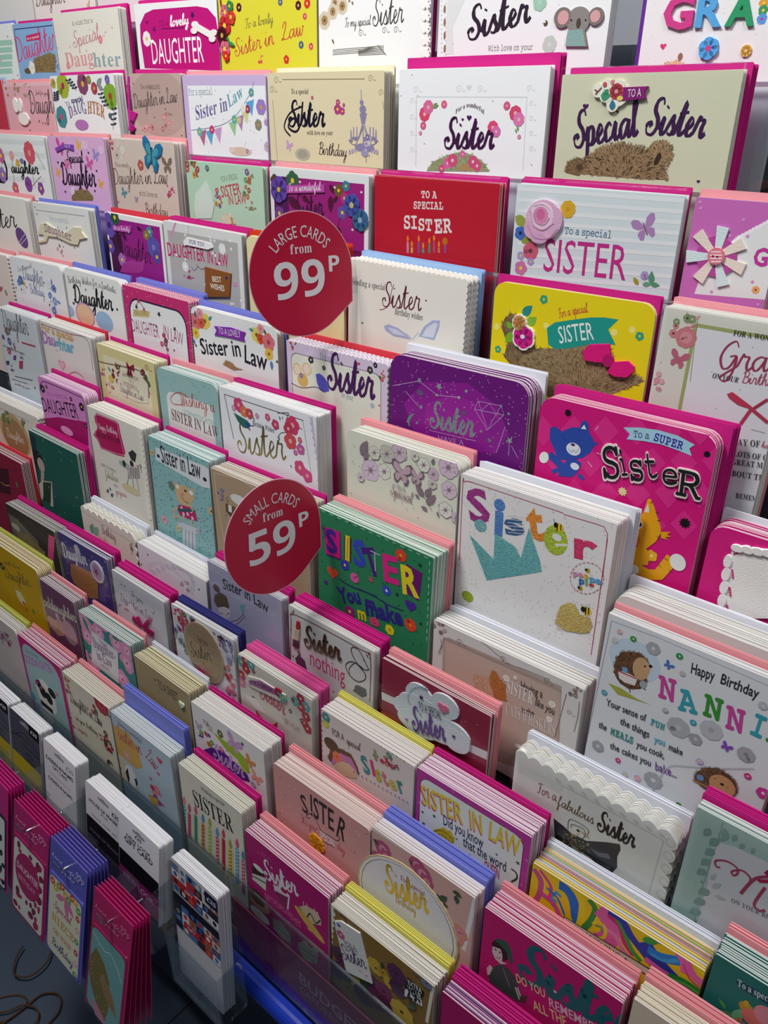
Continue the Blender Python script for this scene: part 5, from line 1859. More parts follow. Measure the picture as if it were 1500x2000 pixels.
card(6, -0.2408, 0.611, 1.0877, 0.0, 0.1503, 0.1567, 'dcdad6', 10, 'wh', 3, 160, 'cream rounded card mostly hidden behind hedgehog NANNI card', 'cream rounded card', {'rad': 12}, """""")
card(7, -1.4748, 0.5689, 1.0185, 0.0, 0.2244, 0.1761, 'e2dccf', 8, 'wh', 3, 60, 'pale scalloped card with wood slice reading Daughter', 'wood slice Daughter card', {'shape': 's'}, """k b8b4ae 18 891 -168 1929 -160
O 1276 -568 536 400 c8a878 0
O 1270 -608 441 346 8a6a48 0
O 1270 -608 419 334 a8845a 0
T s Daughter 959 -678 202 619 171 f0e8d8 0
S 1082 -311 150 8 3 5a7a48 8aa070
S 1656 -266 123 7 4 a83038 5a7a48
S 983 -311 113 6 5 6a8a58""")
card(7, -1.2234, 0.571, 1.0968, -0.012, 0.1372, 0.252, 'd98ccc', 8, 'mg', 2, 86, 'pink rounded card with magenta glitter lower half reading DAUGHTER', 'pink glitter DAUGHTER card', {'rad': 9}, """P g:c81880 -123 -746 461 -524 1039 -486 1360 -445 1293 -846 -211 -1282
P d98ccc -114 -720 465 -511 1123 -464 1035 -498 483 -587 -84 -760
K 4a1850 13 -112 -911 6 -292 83 -125 274 -58 1158 -58 1337 -101 1354 -469
T r DAUGHTER 30 -611 1450 1108 244 241030 0
T m to_a_special 244 -280 1386 647 78 b870b0 0
F 108 -203 71 2a1440 f2d24a 5
F 1256 -219 72 2a1440 f2d24a 5
F 248 -138 32 2a1440 f2d24a 5
F 972 -165 37 2a1440 f2d24a 5
F 1295 -518 43 3a1450 f2d24a 5
O 677 -767 185 69 e8a0d0 0""")
card(7, -1.0826, 0.5706, 1.0801, -0.012, 0.1431, 0.2353, 'e5e2d6', 12, 'mg', 2, 97, 'cream wavy-edged card with magenta plaque reading Happy Birthday Daughter in Law', 'magenta plaque Daughter in Law card', {}, """P b8185c 180 -136 254 -62 778 -52 842 -77 850 -202 917 -506 871 -589 687 -618 242 -638 176 -522 79 -460 190 -319
K f0b8cc 9 217 -137 286 -80 755 -75 808 -108 810 -224 868 -520 822 -573 285 -614 205 -514 122 -437 221 -299 217 -137
T s Happy_Birthday 267 -309 801 500 99 f6dfe8 0
T b DAUGHTER_IN_LAW 182 -454 788 643 87 4a0a28 0
O 141 -288 75 78 e6dcc8 0
T r HOPE_YOU_HAVE_A 167 -945 58 411 54 7a7468 0
T s fabulous 259 -1113 650 360 137 8a8058 0
T r AND 465 -1198 177 112 45 7a7468 0
T s gorgeous 494 -1317 1055 303 107 c03a70 0
S 334 -1359 93 6 3 3a4a58 7a8a98
K 4a4a48 12 814 -690 913 -726 916 -881 842 -1063 745 -1094
O 861 -720 158 53 a8b8b0 0
P 3a3a3a 999 -481 1119 -403 1214 -439 1150 -588 1049 -575
O 1099 -756 132 106 c8c4c0 0
k 3a3a3a 15 1002 -721 944 -917
k 3a3a3a 14 1046 -707 996 -900
k 3a3a3a 14 1091 -693 1049 -883
k 3a3a3a 14 1135 -679 1101 -866
k 3a3a3a 14 1179 -666 1153 -849
k 3a3a3a 14 1223 -652 1205 -833
k 8a8a88 15 1019 -893 1027 -1115
k 8a8a88 14 1131 -857 1158 -1071
O 942 -1098 241 65 d8c8a0 0
O 847 -702 40 53 2a2a2a 0
O 1053 -639 46 48 2a2a2a 0
S 1277 -635 84 6 4 5a8a78 8aa898
H 1209 -634 45 d8507a
O 1359 -41 58 49 efece0 0
O 1359 -128 58 49 efece0 0
O 1358 -215 58 50 efece0 0
O 1358 -303 59 50 efece0 0
O 1358 -392 59 50 efece0 0
O 1357 -482 59 51 efece0 0
O 1357 -572 60 51 efece0 0
O 1357 -662 60 52 efece0 0
O 1356 -754 60 52 efece0 0
O 1356 -846 61 52 efece0 0
O 1355 -938 61 53 efece0 0
O 1355 -1032 61 53 efece0 0
O 1355 -1126 62 54 efece0 0
O 1354 -1221 62 54 efece0 0
O 1354 -1316 62 55 efece0 0
O 1353 -1412 63 55 efece0 0""")
card(7, -0.9271, 0.5704, 1.0735, -0.012, 0.1338, 0.2214, '8fc0c0', 11, 'mg', 2, 119, 'teal dotted card with cat on a column reading Sister in Law', 'cat on column Sister in Law card', {}, """D 4a7c80 300 11 4
P dfe6ea 167 -137 1261 -90 1481 -138 1397 -382 1163 -419 133 -334
T b Sister_in_Law 277 -331 252 885 263 2a2a38 0
O 210 -258 35 27 2a2a38 0
O 1238 -288 41 29 2a2a38 0
P d8b488 539 -667 529 -534 617 -568 821 -532 907 -565 961 -496 964 -588 950 -696 865 -768 823 -846 651 -863 562 -830
P b8246a 585 -886 839 -840 958 -862 1000 -1006 812 -1042 591 -1057 538 -989
F 643 -920 29 f0e0e8 c83a70 5
F 775 -969 29 f0e0e8 c83a70 5
F 862 -896 29 f0e0e8 c83a70 5
F 879 -996 29 f0e0e8 c83a70 5
F 677 -1004 29 f0e0e8 c83a70 5
k 2a5a68 41 555 -983 944 -856
k d8b488 36 833 -779 910 -879
K d8b488 33 558 -1069 436 -1135 454 -1019 541 -966
k d8b488 38 674 -1027 661 -1119
k d8b488 37 844 -1031 861 -1132
O 596 -606 41 31 f2f0e8 0
O 903 -598 47 35 f2f0e8 0
O 774 -610 30 18 4a3a38 0
K 3a3028 8 711 -662 684 -745 755 -784 833 -779
O 672 -718 34 22 e09890 0
P c8d0d8 510 -1174 1016 -1118 972 -1221 911 -1223 907 -1489 583 -1549 627 -1241 530 -1255
k 5a6470 11 691 -1239 647 -1546
k 5a6470 11 770 -1232 728 -1537
k 5a6470 11 849 -1220 815 -1525
O 550 -1159 50 33 a8b0b8 0
O 994 -1170 55 37 a8b0b8 0
F 450 -633 74 6a8a78 8a6a40 5
F 186 -1269 73 e8a0b0 8a6a40 5
F 525 -1290 55 d8b888 8a6a40 5
F 67 -249 53 d8b888 8a6a40 5
F 1322 -733 65 d8b888 5a4a38 5""")
card(7, -0.7896, 0.5701, 1.0649, 0.012, 0.1803, 0.2201, 'b09a7e', 10, 'mg', 2, 170, 'brown kraft card with love letter posy behind the small price sign', 'kraft posy card', {}, """K d8ccb0 9 70 -61 527 -4 887 -46
K d8ccb0 10 70 -61 86 -470 168 -1161
S 187 -338 86 8 3 6a5aa8 8a7ac0 6a7a50
S 293 -384 71 6 4 7a8a58 a08a60
P 6a5238 259 -434 466 -427 461 -587 250 -617
P e8e4dc 314 -437 383 -434 379 -534 307 -538
O 547 -304 174 73 e0e4e0 0
P c05a68 451 -432 561 -416 520 -547 443 -553
k c8c0a8 24 255 -575 397 -668""")
card(7, -0.5916, 0.5704, 1.0735, -0.012, 0.1686, 0.2272, '2c8258', 13, 'pk', 5, 206, 'green card with colourful letters reading SISTER You make me', 'green SISTER You make me card', {'ex': 1.2}, """k a8d8b8 10 51 -20 117 -22
k a8d8b8 10 179 -21 243 -23
k a8d8b8 10 304 -22 368 -23
k a8d8b8 10 427 -23 490 -24
k a8d8b8 9 548 -23 610 -25
k a8d8b8 9 667 -24 729 -25
k a8d8b8 9 785 -25 845 -26
k a8d8b8 9 901 -25 960 -27
k a8d8b8 9 1015 -26 1073 -27
k a8d8b8 9 1127 -27 1185 -28
k a8d8b8 9 1238 -27 1295 -28
k a8d8b8 9 1347 -28 1403 -29
k a8d8b8 9 1455 -28 1510 -30
k a8d8b8 9 1561 -29 1615 -30
k a8d8b8 9 1636 -61 1636 -110
k a8d8b8 9 1639 -151 1638 -201
k a8d8b8 9 1641 -242 1641 -293
k a8d8b8 9 1643 -334 1643 -386
k a8d8b8 9 1646 -427 1646 -479
k a8d8b8 9 1648 -521 1648 -573
k a8d8b8 9 1651 -616 1651 -669
k a8d8b8 9 1653 -712 1653 -765
k a8d8b8 9 1656 -808 1656 -862
k a8d8b8 9 1658 -906 1658 -960
k a8d8b8 9 1661 -1005 1661 -1060
P 4a1870 89 -236 126 -212 355 -199 373 -562 134 -584
P d81888 107 -214 346 -193 360 -549 116 -564
T bb S 135 -519 1038 189 289 4a2898 0
P 4a1870 419 -219 529 -203 524 -528 416 -541
P e8d820 436 -198 504 -195 503 -528 432 -529
k 4a3a20 8 479 -223 464 -507
T bb S 571 -518 763 189 318 3a4ac8 0
T bb T 803 -580 4002 197 325 4a2080 0
k d8d0f0 11 880 -255 897 -486
k d8d0f0 11 816 -254 961 -258
T bb E 1030 -546 1424 218 325 e02888 0
P 6a1870 1297 -564 1328 -212 1553 -237 1528 -601
T bb R 1298 -590 1467 239 338 e8d828 0
F 1069 -669 64 3a50c0 e8f0f8 7
F 1252 -141 78 e04830 e8a020 7
F 1428 -963 86 e04830 d88a20 7
F 1134 -1170 70 e8d828 c89a20 6
H 1417 -714 147 4a2898
D 1a4a34 70 8 6
X 839 -628 38 e0487a 5
X 1515 -152 31 1a3a30 5
X 1223 -650 33 1a3a38 5
X 1569 -877 29 1a3a38 5
K 2a2a78 11 644 -823 896 -823 1101 -841 1319 -822
T bb make 778 -1121 1823 560 218 2a2a88 0
T bb m 651 -1239 1727 131 169 e8d020 0
T bb e 844 -1243 3368 155 161 e0487a 0
F 584 -709 67 e060a8 c03a88 7
H 234 -783 165 e05030
X 119 -965 46 5a2888 5
X 834 -621 42 e0487a 5
F 513 -1206 83 a02878 f2d24a 5
T bb You 357 -1142 3783 364 194 2a2a88 0
K 2a2a78 12 334 -825 510 -844 724 -825 932 -807
F 432 -598 68 3a3ab8 f2d24a 5
T bb m 770 -1029 2009 150 164 2a2a88 0""")
card(7, -0.4183, 0.5683, 0.9978, 0.012, 0.178, 0.155, 'dcd8d6', 11, 'wh', 4, 310, 'pale framed card with ginger kitten reading Having a Sister like you', 'kitten Sister card', {'ex': 4, 'cel': 0}, """P b8a49a 128 -183 199 -142 1553 -83 1648 -1273 160 -1582
P c8b0a4 166 -210 1544 -137 1599 -1119 209 -1392
k 8a7a74 6 138 -188 1561 -153
k 8a7a74 7 147 -184 103 -420
k 8a7a74 6 121 -171 1559 -132
k 8a7a74 7 132 -191 78 -432
K 7a6a64 7 29 -26 367 23 610 -1 816 -72 883 -90 919 -123 1110 -96 1417 -72
S 69 -96 89 8 3 8a7a74 b0a49e
W 342 -136 41 7a6a64
W 883 -90 39 7a6a64
W 1390 -103 37 7a6a64
K 7a6a64 7 93 -209 115 -288 83 -393
Y b87440 7a4a22 40 741 -387 775 -278 826 -291 873 -354 933 -375 969 -585 829 -626 760 -519
Y c8a088 a88068 40 539 -455 725 -395 829 -626 772 -766 598 -788
T b Having_a 1117 -339 569 251 97 5a4a48 0
T e SISTER 958 -467 20 308 165 f0e8e4 0
T b like_you 1296 -450 -361 218 89 5a4a48 0
T b is_the 1161 -621 1871 144 77 5a4a48 0
T e CATS_WHISKERS 974 -744 504 578 152 e4dcd8 0
F 943 -300 43 eae4e0 f2d24a 5
F 1043 -240 26 eae4e0 f2d24a 5
F 1478 -341 44 eae4e0 f2d24a 5
F 1469 -535 38 eae4e0 f2d24a 5
k 8a7a74 6 1611 -135 1552 -715
W 1666 -339 32 7a6a64
S 1698 -72 74 8 5 8a7a74 b0a49e
K 8a7a74 6 1752 -157 1759 -320 1742 -533""")
card(7, -0.2293, 0.5708, 1.0913, 0.0, 0.1591, 0.215, 'dde0e4', 3, 'pk', 2, 192, 'large pale blue card with hedgehogs reading Happy Birthday NANNIE', 'hedgehog NANNI card', {}, """k 8a98a8 5 38 -68 470 -43
k 8a98a8 4 470 -43 1374 -66
k 8a98a8 6 38 -68 -1 -1500
O 301 -367 239 209 c4d6e4 0
P a8ac48 107 -720 227 -710 391 -745 519 -742 419 -760 214 -796
Y 6a4a34 2e1e14 260 135 -512 140 -418 180 -338 263 -290 348 -269 418 -307 441 -369 440 -504 440 -579 398 -633 302 -685 206 -660 155 -594
O 374 -419 76 118 c8a078 0
O 418 -381 39 41 cba47e 0
O 451 -352 17 16 1a1418 0
O 403 -378 8 12 1a1418 0
O 410 -407 13 11 e0a080 0
P e4dcd8 174 -545 249 -521 361 -531 350 -620 254 -634 199 -617
k c03a4a 13 174 -545 356 -541
P 6aa8d8 204 -484 254 -473 263 -529 219 -537
O 419 -568 32 42 9aa8b0 0
k 2a2018 8 314 -678 320 -714
k 2a2018 8 432 -607 452 -611
T b Happy 788 -246 865 193 104 2c2e38 0
T b Birthday 1030 -224 114 300 100 2c2e38 0
T mb N 561 -619 1256 159 261 c8489a 0
T mb A 753 -655 2125 171 252 38a0b0 0
T mb N 950 -594 732 160 251 3a9038 0
T mb N 1146 -620 1194 154 262 c8489a 0
T mb I 1342 -569 -188 93 252 38a0b0 0
T mb E 1465 -566 -1340 154 240 3a9038 0
B 598 -266 43 4a78c0 30
F 259 -155 31 4a9a48 dde0e4 7
F 670 -133 32 3a9a58 dde0e4 7
F 89 -841 31 4aa0b8 dde0e4 7
F 902 -720 31 38a0b8 dde0e4 7
F 443 -167 66 a8aab0 d0d2d6 6
F 793 -838 105 b0b2b8 c0c2c6 7
F 1056 -711 100 bcbec4 a8aab0 8
F 128 -139 27 d8b0c4 f2d24a 5
F 99 -244 32 c8ccd2 f2d24a 5
F 725 -286 27 b8bcc4 f2d24a 5
F 655 -726 29 b8bcc4 f2d24a 5
F 1381 -261 39 b8bcc4 d0d4d8 9
T b Your_sense_of 125 -966 761 385 76 3a3e4a 0
T mb FUN 554 -941 358 127 77 38a0a8 0
T b the_things 282 -1094 0 283 76 3a3e4a 0
T b you 617 -1111 1365 101 76 58b0c8 0
T b make 754 -1114 561 125 72 3a3e4a 0
T b the 89 -1250 -241 81 76 3a3e4a 0
T mb MEALS 212 -1259 553 224 88 38908a 0
T b you_cook, 471 -1258 740 265 74 3a3e4a 0
T b the_cakes_you 234 -1423 702 401 77 3a3e4a 0
T b bake... 682 -1405 1545 199 93 7a4a9a 0
F 952 -873 59 a0a2a8 c8cace 6
F 1362 -788 75 a8a8ac 8a8a8e 7
B 1202 -803 47 8a4ac0 20
F 333 -1514 29 d03a88 dde0e4 7
F 1420 -990 32 d03a88 dde0e4 7
F 1565 -1084 58 d03a98 e8d0e0 6
F 118 -1470 63 a0a2a8 d0d2d6 6
F 684 -1530 90 a8aab0 d4d6da 9
F 543 -1599 35 e0a8c8 f2d24a 5
F 424 -1627 32 c4c6cc f2d24a 5
F 947 -1654 28 3a7a38 f2d24a 5
F 1028 -1075 34 c0b8d8 f2d24a 5
F 654 -719 26 b8bcc4 f2d24a 5
K b8bec8 8 690 -1714 776 -1319 929 -1195 1147 -1076 1448 -880
Y 6a4a34 2e1e14 200 1021 -1288 1029 -1202 1084 -1117 1168 -1063 1262 -1064 1340 -1105 1372 -1177 1355 -1285 1260 -1335 1103 -1330
O 1252 -1212 112 107 c49468 0
O 1249 -1198 16 14 2a1a18 0
k 5a3a28 5 1175 -1184 1195 -1165
k 5a3a28 5 1285 -1205 1304 -1200
O 1067 -1241 31 32 6a90c8 0
k a87848 18 1012 -1302 1169 -1301
k a87848 15 1169 -1301 1337 -1313""")
card(8, -1.4336, 0.5268, 0.9472, 0.0, 0.1791, 0.1934, '8a1c3a', 5, 'rd', 2, 51, 'dark crimson card with gold necklace by the frame edge', 'dark crimson card', {}, """Y 4a1428 2a0a18 30 821 -358 1258 -254 1144 -786 707 -873
K c8a050 16 833 -632 1003 -645 1172 -592
L 1480 -547 1482 -417 5a8a48 0.5""")
card(8, -1.2317, 0.5415, 1.0102, -0.012, 0.1472, 0.254, '1f5a50', 4, 'mg', 4, 105, 'dark green card with a woman in black dress', 'dark green card with woman', {}, """P 12363c 28 -38 210 -83 -30 -1327 -293 -1285
O 138 -489 185 173 1a1416 0
O 224 -561 112 127 b8a498 0
P b8a498 187 -671 291 -688 212 -862 293 -886 94 -951
P c8bcb4 19 -976 167 -864 500 -781 395 -1282 295 -1291 430 -866 207 -1015 31 -1280 -1 -1239
P 24402a 183 -884 472 -803 323 -1230 81 -1262
D 8aa8a0 20 13 3""")
card(8, -1.0749, 0.5264, 0.9324, -0.012, 0.1463, 0.1735, 'e2ddcf', 6, 'wh', 4, 133, 'cream deep-scalloped card with green floral script Birthday Daughter', 'cream scalloped Birthday card', {'shape': 'S'}, """k c8c2b4 15 -13 -110 1478 -163
T s Birthday 550 -310 -36 368 155 5a5048 0
T s Daughter 378 -471 -713 316 134 c88a78 0
L 213 -437 304 -235 6aa890 0.6
L 292 -431 452 -251 8ab8a0 0.6
S 1317 -278 118 6 4 c89a8a 8a7a70
T e with_love 162 -946 565 355 55 6a6058 0""")
card(8, -0.9249, 0.5261, 0.9218, -0.012, 0.1583, 0.1649, 'e4e2e8', 14, 'wh', 2, 157, 'white card with embossed lace circle and confetti', 'lace circle card', {}, """D 6a5a68 24 19 5
O 749 -380 559 272 dcdae2 0
O 749 -380 447 218 e8e6ec 0
O 719 -370 374 149 e0dee6 0
O 1291 -168 55 33 d2d0da 0
O 1266 -247 56 33 d2d0da 0
O 1211 -335 57 34 d2d0da 0
O 1129 -428 57 34 d2d0da 0
O 1024 -522 58 35 d2d0da 0
O 900 -611 60 35 d2d0da 0
O 765 -689 61 36 d2d0da 0
O 625 -752 62 36 d2d0da 0
O 491 -795 63 36 d2d0da 0
O 370 -816 64 37 d2d0da 0
O 270 -812 64 37 d2d0da 0
O 198 -783 65 37 d2d0da 0
O 159 -731 65 37 d2d0da 0
O 156 -660 65 37 d2d0da 0
O 188 -573 64 36 d2d0da 0
O 253 -478 63 36 d2d0da 0
O 347 -380 62 35 d2d0da 0
O 462 -285 61 35 d2d0da 0
O 591 -198 60 34 d2d0da 0
O 727 -126 59 34 d2d0da 0
O 861 -70 58 34 d2d0da 0
O 986 -35 57 33 d2d0da 0
O 1096 -20 56 33 d2d0da 0
O 1185 -27 56 33 d2d0da 0
O 1249 -56 55 33 d2d0da 0
O 1285 -103 55 33 d2d0da 0
S 1115 -289 108 7 3 b0a0b0 d0c8d4""")
card(8, -0.7589, 0.527, 0.9557, -0.0057, 0.1411, 0.2011, 'b6b2ce', 4, 'mg', 5, 164, 'lilac card with woman raising champagne glass reading Sister in Law', 'champagne Sister in Law card', {'cel': 1}, """T b Sister_in_Law 291 -317 105 880 160 2a2430 0.05
Y 6a5a48 4a3e30 40 70 -596 102 -495 220 -401 345 -410 389 -518 367 -592 283 -598 132 -676
O 147 -373 71 59 6a5a48 0
P dcd4da 146 -681 283 -598 409 -594 388 -712 304 -794 177 -787
k 3a3038 10 176 -744 240 -737
k 3a3038 10 329 -696 388 -657
H 305 -733 25 c05a68
K 5a5258 8 289 -801 279 -894 365 -886
K 5a5258 7 409 -865 576 -710 698 -557
K 5a5258 7 389 -787 552 -679 673 -537
P 7ab0b8 602 -433 720 -369 679 -535 652 -537
k 5a5258 7 669 -529 726 -608
k d8d4e0 12 15 -108 788 -134""")
card(8, -0.6046, 0.527, 0.955, -0.012, 0.1368, 0.1994, 'dedad8', 3, 'mg', 8, 191, 'white card with lipstick and rings, Sister nothing, burgundy line frame', 'lipstick Sister card', {'cel': 1}, """K 7a3a40 14 39 -200 138 -95 1170 -70 1314 -108 1319 -726
k 7a3a40 16 39 -200 -2 -943
L 44 -80 90 -107 8a4a50 0.4
L 81 -33 95 -95 8a4a50 0.4
L 18 -121 78 -123 8a4a50 0.4
L 1253 -84 1284 -133 8a4a50 0.4
L 1282 -40 1294 -100 8a4a50 0.4
L 1314 -90 1305 -141 8a4a50 0.4
Z lipstick 18
P b8283a 137 -233 154 -156 194 -157 199 -223 178 -293 136 -284
P d8b8a0 119 -282 197 -274 169 -439 97 -454
P 4a2430 77 -464 178 -444 165 -563 68 -571
z
Z foil_lettering 10
T sb Sister 267 -470 1456 628 293 f:6a5030 0
z
T r nothing 355 -711 303 579 243 d83a80 0
K 4a3a40 14 1046 -95 1150 -99 1277 -261 1288 -293 1196 -323 1090 -263 1026 -163 1046 -95
K 5a4040 16 1248 -372 1240 -455 1136 -541 1008 -522 942 -419 1006 -327 1112 -300 1248 -372
K 5a4040 12 1008 -503 996 -430 1091 -302 1216 -312
P 6a6470 1053 -717 1137 -590 1263 -579 1276 -671 1203 -733
O 1180 -646 96 59 5a5a68 0
D 7a4a50 10 14 5
S 176 -722 90 9 6 3a2440 5a3a58
P 6a3a58 91 -746 166 -665 260 -699 304 -842 113 -818""")
card(8, -0.456, 0.5269, 0.9514, 0.0001, 0.1423, 0.1976, '962440', 3, 'pk', 5, 241, 'crimson card with cloud badge reading TO A SPECIAL Sister', 'crimson cloud Sister card', {'cel': 1}, """P e4dfe0 0 -471 238 -445 241 -548 6 -574
P e4dfe0 1195 -492 1445 -455 1442 -567 1203 -590
P c05a50 1 -734 266 -699 424 -742 3 -813
D e8a0b0 14 7 5
Z cloud_badge 22
O 544 -237 190 171 dfe6ea 0
O 336 -485 148 116 dfe6ea 0
O 875 -169 180 147 dfe6ea 0
O 634 -380 372 163 dfe6ea 0
O 533 -610 279 150 dfe6ea 0
O 983 -455 238 143 dfe6ea 0
O 752 -518 330 165 dfe6ea 0
O 1041 -531 178 144 dfe6ea 0
O 422 -384 9 7 8a9aa8 0
O 407 -361 9 7 8a9aa8 0
O 398 -333 9 7 8a9aa8 0
O 397 -300 8 7 8a9aa8 0
O 403 -264 8 7 8a9aa8 0
O 416 -227 8 7 8a9aa8 0
O 435 -190 8 7 8a9aa8 0
O 459 -156 8 7 8a9aa8 0
O 487 -126 8 7 8a9aa8 0
O 518 -102 8 7 8a9aa8 0
O 549 -84 8 7 8a9aa8 0
O 580 -74 8 7 8a9aa8 0
O 610 -71 8 7 8a9aa8 0
O 636 -76 8 7 8a9aa8 0
T r TO_A_SPECIAL 551 -391 1175 306 115 3a3a48 0
T sb Sister 480 -699 2253 470 297 5a2a90 0
H 574 -214 40 4a1860
H 390 -621 34 a060b0
H 1020 -484 35 4a1870
z
Z felt_heart 35
H 862 -191 127 e87aa0
z""")
card(8, -0.2822, 0.5263, 0.9304, 0.012, 0.1646, 0.1707, 'e9e8e2', 7, 'wh', 4, 357, 'white card with deep embossed scallops and black bow, fabulous Sister', 'black bow fabulous Sister card', {'shape': 'S', 'cel': 1}, """P dedcd8 38 -177 533 -138 547 -251 64 -285
L 441 -103 518 -130 d4d2cc 0.5
L 579 -99 654 -126 d4d2cc 0.5
L 714 -95 788 -122 d4d2cc 0.5
L 846 -91 919 -118 d4d2cc 0.5
L 976 -87 1047 -114 d4d2cc 0.5
L 1102 -83 1172 -110 d4d2cc 0.5
L 1226 -80 1295 -106 d4d2cc 0.5
L 1348 -76 1416 -102 d4d2cc 0.5
L 1467 -73 1534 -98 d4d2cc 0.5
O 1579 -114 46 51 dcdad4 0
O 1579 -114 27 30 e9e8e2 0
O 1586 -269 47 52 dcdad4 0
O 1586 -269 28 30 e9e8e2 0
O 1593 -426 48 53 dcdad4 0
O 1593 -426 28 31 e9e8e2 0
O 1600 -586 49 54 dcdad4 0
O 1600 -586 29 31 e9e8e2 0
O 1608 -750 50 54 dcdad4 0
O 1608 -750 29 32 e9e8e2 0
k d4d2cc 7 1520 -125 1495 -863
k d4d2cc 5 533 -138 1520 -125
T s For_a 278 -396 997 218 133 8a3a30 0
T s fabulous 499 -408 413 389 130 7a5a38 0
T sb Sister 921 -430 979 383 237 2c2418 0
P 26262a 484 -600 592 -623 685 -656 843 -640 1036 -513 1157 -449 1172 -508 1154 -611 1173 -741 1128 -860 1016 -865 910 -818 793 -815 679 -846 602 -829 528 -847
P 6a6a70 879 -695 978 -692 1069 -641 1103 -687 985 -742
P 50505a 951 -805 1050 -802 1117 -785 1110 -828
P 8a8a8c 671 -786 775 -792 826 -846 755 -863
K 2a2a2a 6 645 -631 644 -504 735 -475 845 -494 840 -569
K 2a2a2a 6 676 -589 678 -543 798 -519 822 -592 776 -681
O 747 -574 16 17 1a1a2a 0
O 775 -697 8 8 f:c8a850 0
O 826 -718 8 8 f:c8a850 0
O 813 -738 8 8 f:c8a850 0
O 621 -796 9 9 f:c8a850 0
O 860 -672 8 8 f:c8a850 0
O 837 -587 8 8 f:c8a850 0
O 734 -707 8 8 f:c8a850 0
O 763 -773 8 9 f:c8a850 0
O 619 -816 9 9 f:c8a850 0
O 692 -798 8 9 f:c8a850 0
O 798 -568 8 8 f:c8a850 0
O 807 -571 8 8 f:c8a850 0
O 763 -615 8 8 f:c8a850 0
O 626 -899 9 9 f:c8a850 0
O 665 -737 8 9 f:c8a850 0
O 879 -736 8 8 f:c8a850 0
O 708 -902 9 9 f:c8a850 0
O 766 -808 8 9 f:c8a850 0
O 674 -818 9 9 f:c8a850 0
O 800 -743 8 8 f:c8a850 0
O 835 -585 8 8 f:c8a850 0
O 699 -671 8 8 f:c8a850 0
O 643 -705 8 9 f:c8a850 0
O 698 -798 8 9 f:c8a850 0
O 624 -886 9 9 f:c8a850 0
O 704 -759 8 9 f:c8a850 0
O 832 -715 8 8 f:c8a850 0
O 691 -703 8 9 f:c8a850 0
O 780 -559 8 8 f:c8a850 0
O 848 -516 8 8 f:c8a850 0
O 815 -734 8 8 f:c8a850 0
O 628 -878 9 9 f:c8a850 0
O 714 -781 8 9 f:c8a850 0
O 610 -755 9 9 f:c8a850 0
O 680 -922 9 9 f:c8a850 0
O 680 -891 9 9 f:c8a850 0
O 857 -680 8 8 f:c8a850 0
O 696 -685 8 8 f:c8a850 0
O 755 -750 8 9 f:c8a850 0
O 649 -839 9 9 f:c8a850 0
O 829 -742 8 8 f:c8a850 0
O 638 -921 9 9 f:c8a850 0
O 639 -799 9 9 f:c8a850 0
O 789 -830 8 9 f:c8a850 0
O 722 -898 9 9 f:c8a850 0
O 745 -626 8 8 f:c8a850 0
O 685 -655 8 8 f:c8a850 0
O 624 -708 8 9 f:c8a850 0
O 804 -776 8 9 f:c8a850 0
O 647 -699 8 9 f:c8a850 0
O 870 -654 8 8 f:c8a850 0
O 718 -717 8 9 f:c8a850 0
O 783 -814 8 9 f:c8a850 0
O 739 -772 8 9 f:c8a850 0
O 634 -842 9 9 f:c8a850 0
O 619 -773 9 9 f:c8a850 0
O 817 -562 8 8 f:c8a850 0
O 814 -759 8 8 f:c8a850 0
O 785 -759 8 9 f:c8a850 0
O 644 -802 9 9 f:c8a850 0
O 667 -892 9 9 f:c8a850 0
O 696 -796 8 9 f:c8a850 0
O 887 -755 8 8 f:c8a850 0
O 856 -574 8 8 f:c8a850 0
O 743 -734 8 9 f:c8a850 0
O 731 -661 8 8 f:c8a850 0
O 710 -659 8 8 f:c8a850 0
O 726 -849 8 9 f:c8a850 0
O 865 -678 8 8 f:c8a850 0
O 744 -720 8 8 f:c8a850 0
O 638 -799 9 9 f:c8a850 0
O 833 -800 8 9 f:c8a850 0
O 710 -756 8 9 f:c8a850 0
O 814 -673 8 8 f:c8a850 0
O 790 -720 8 8 f:c8a850 0
O 714 -780 8 9 f:c8a850 0
O 688 -765 8 9 f:c8a850 0
O 820 -726 8 8 f:c8a850 0
O 707 -884 9 9 f:c8a850 0
O 790 -754 8 8 f:c8a850 0""")
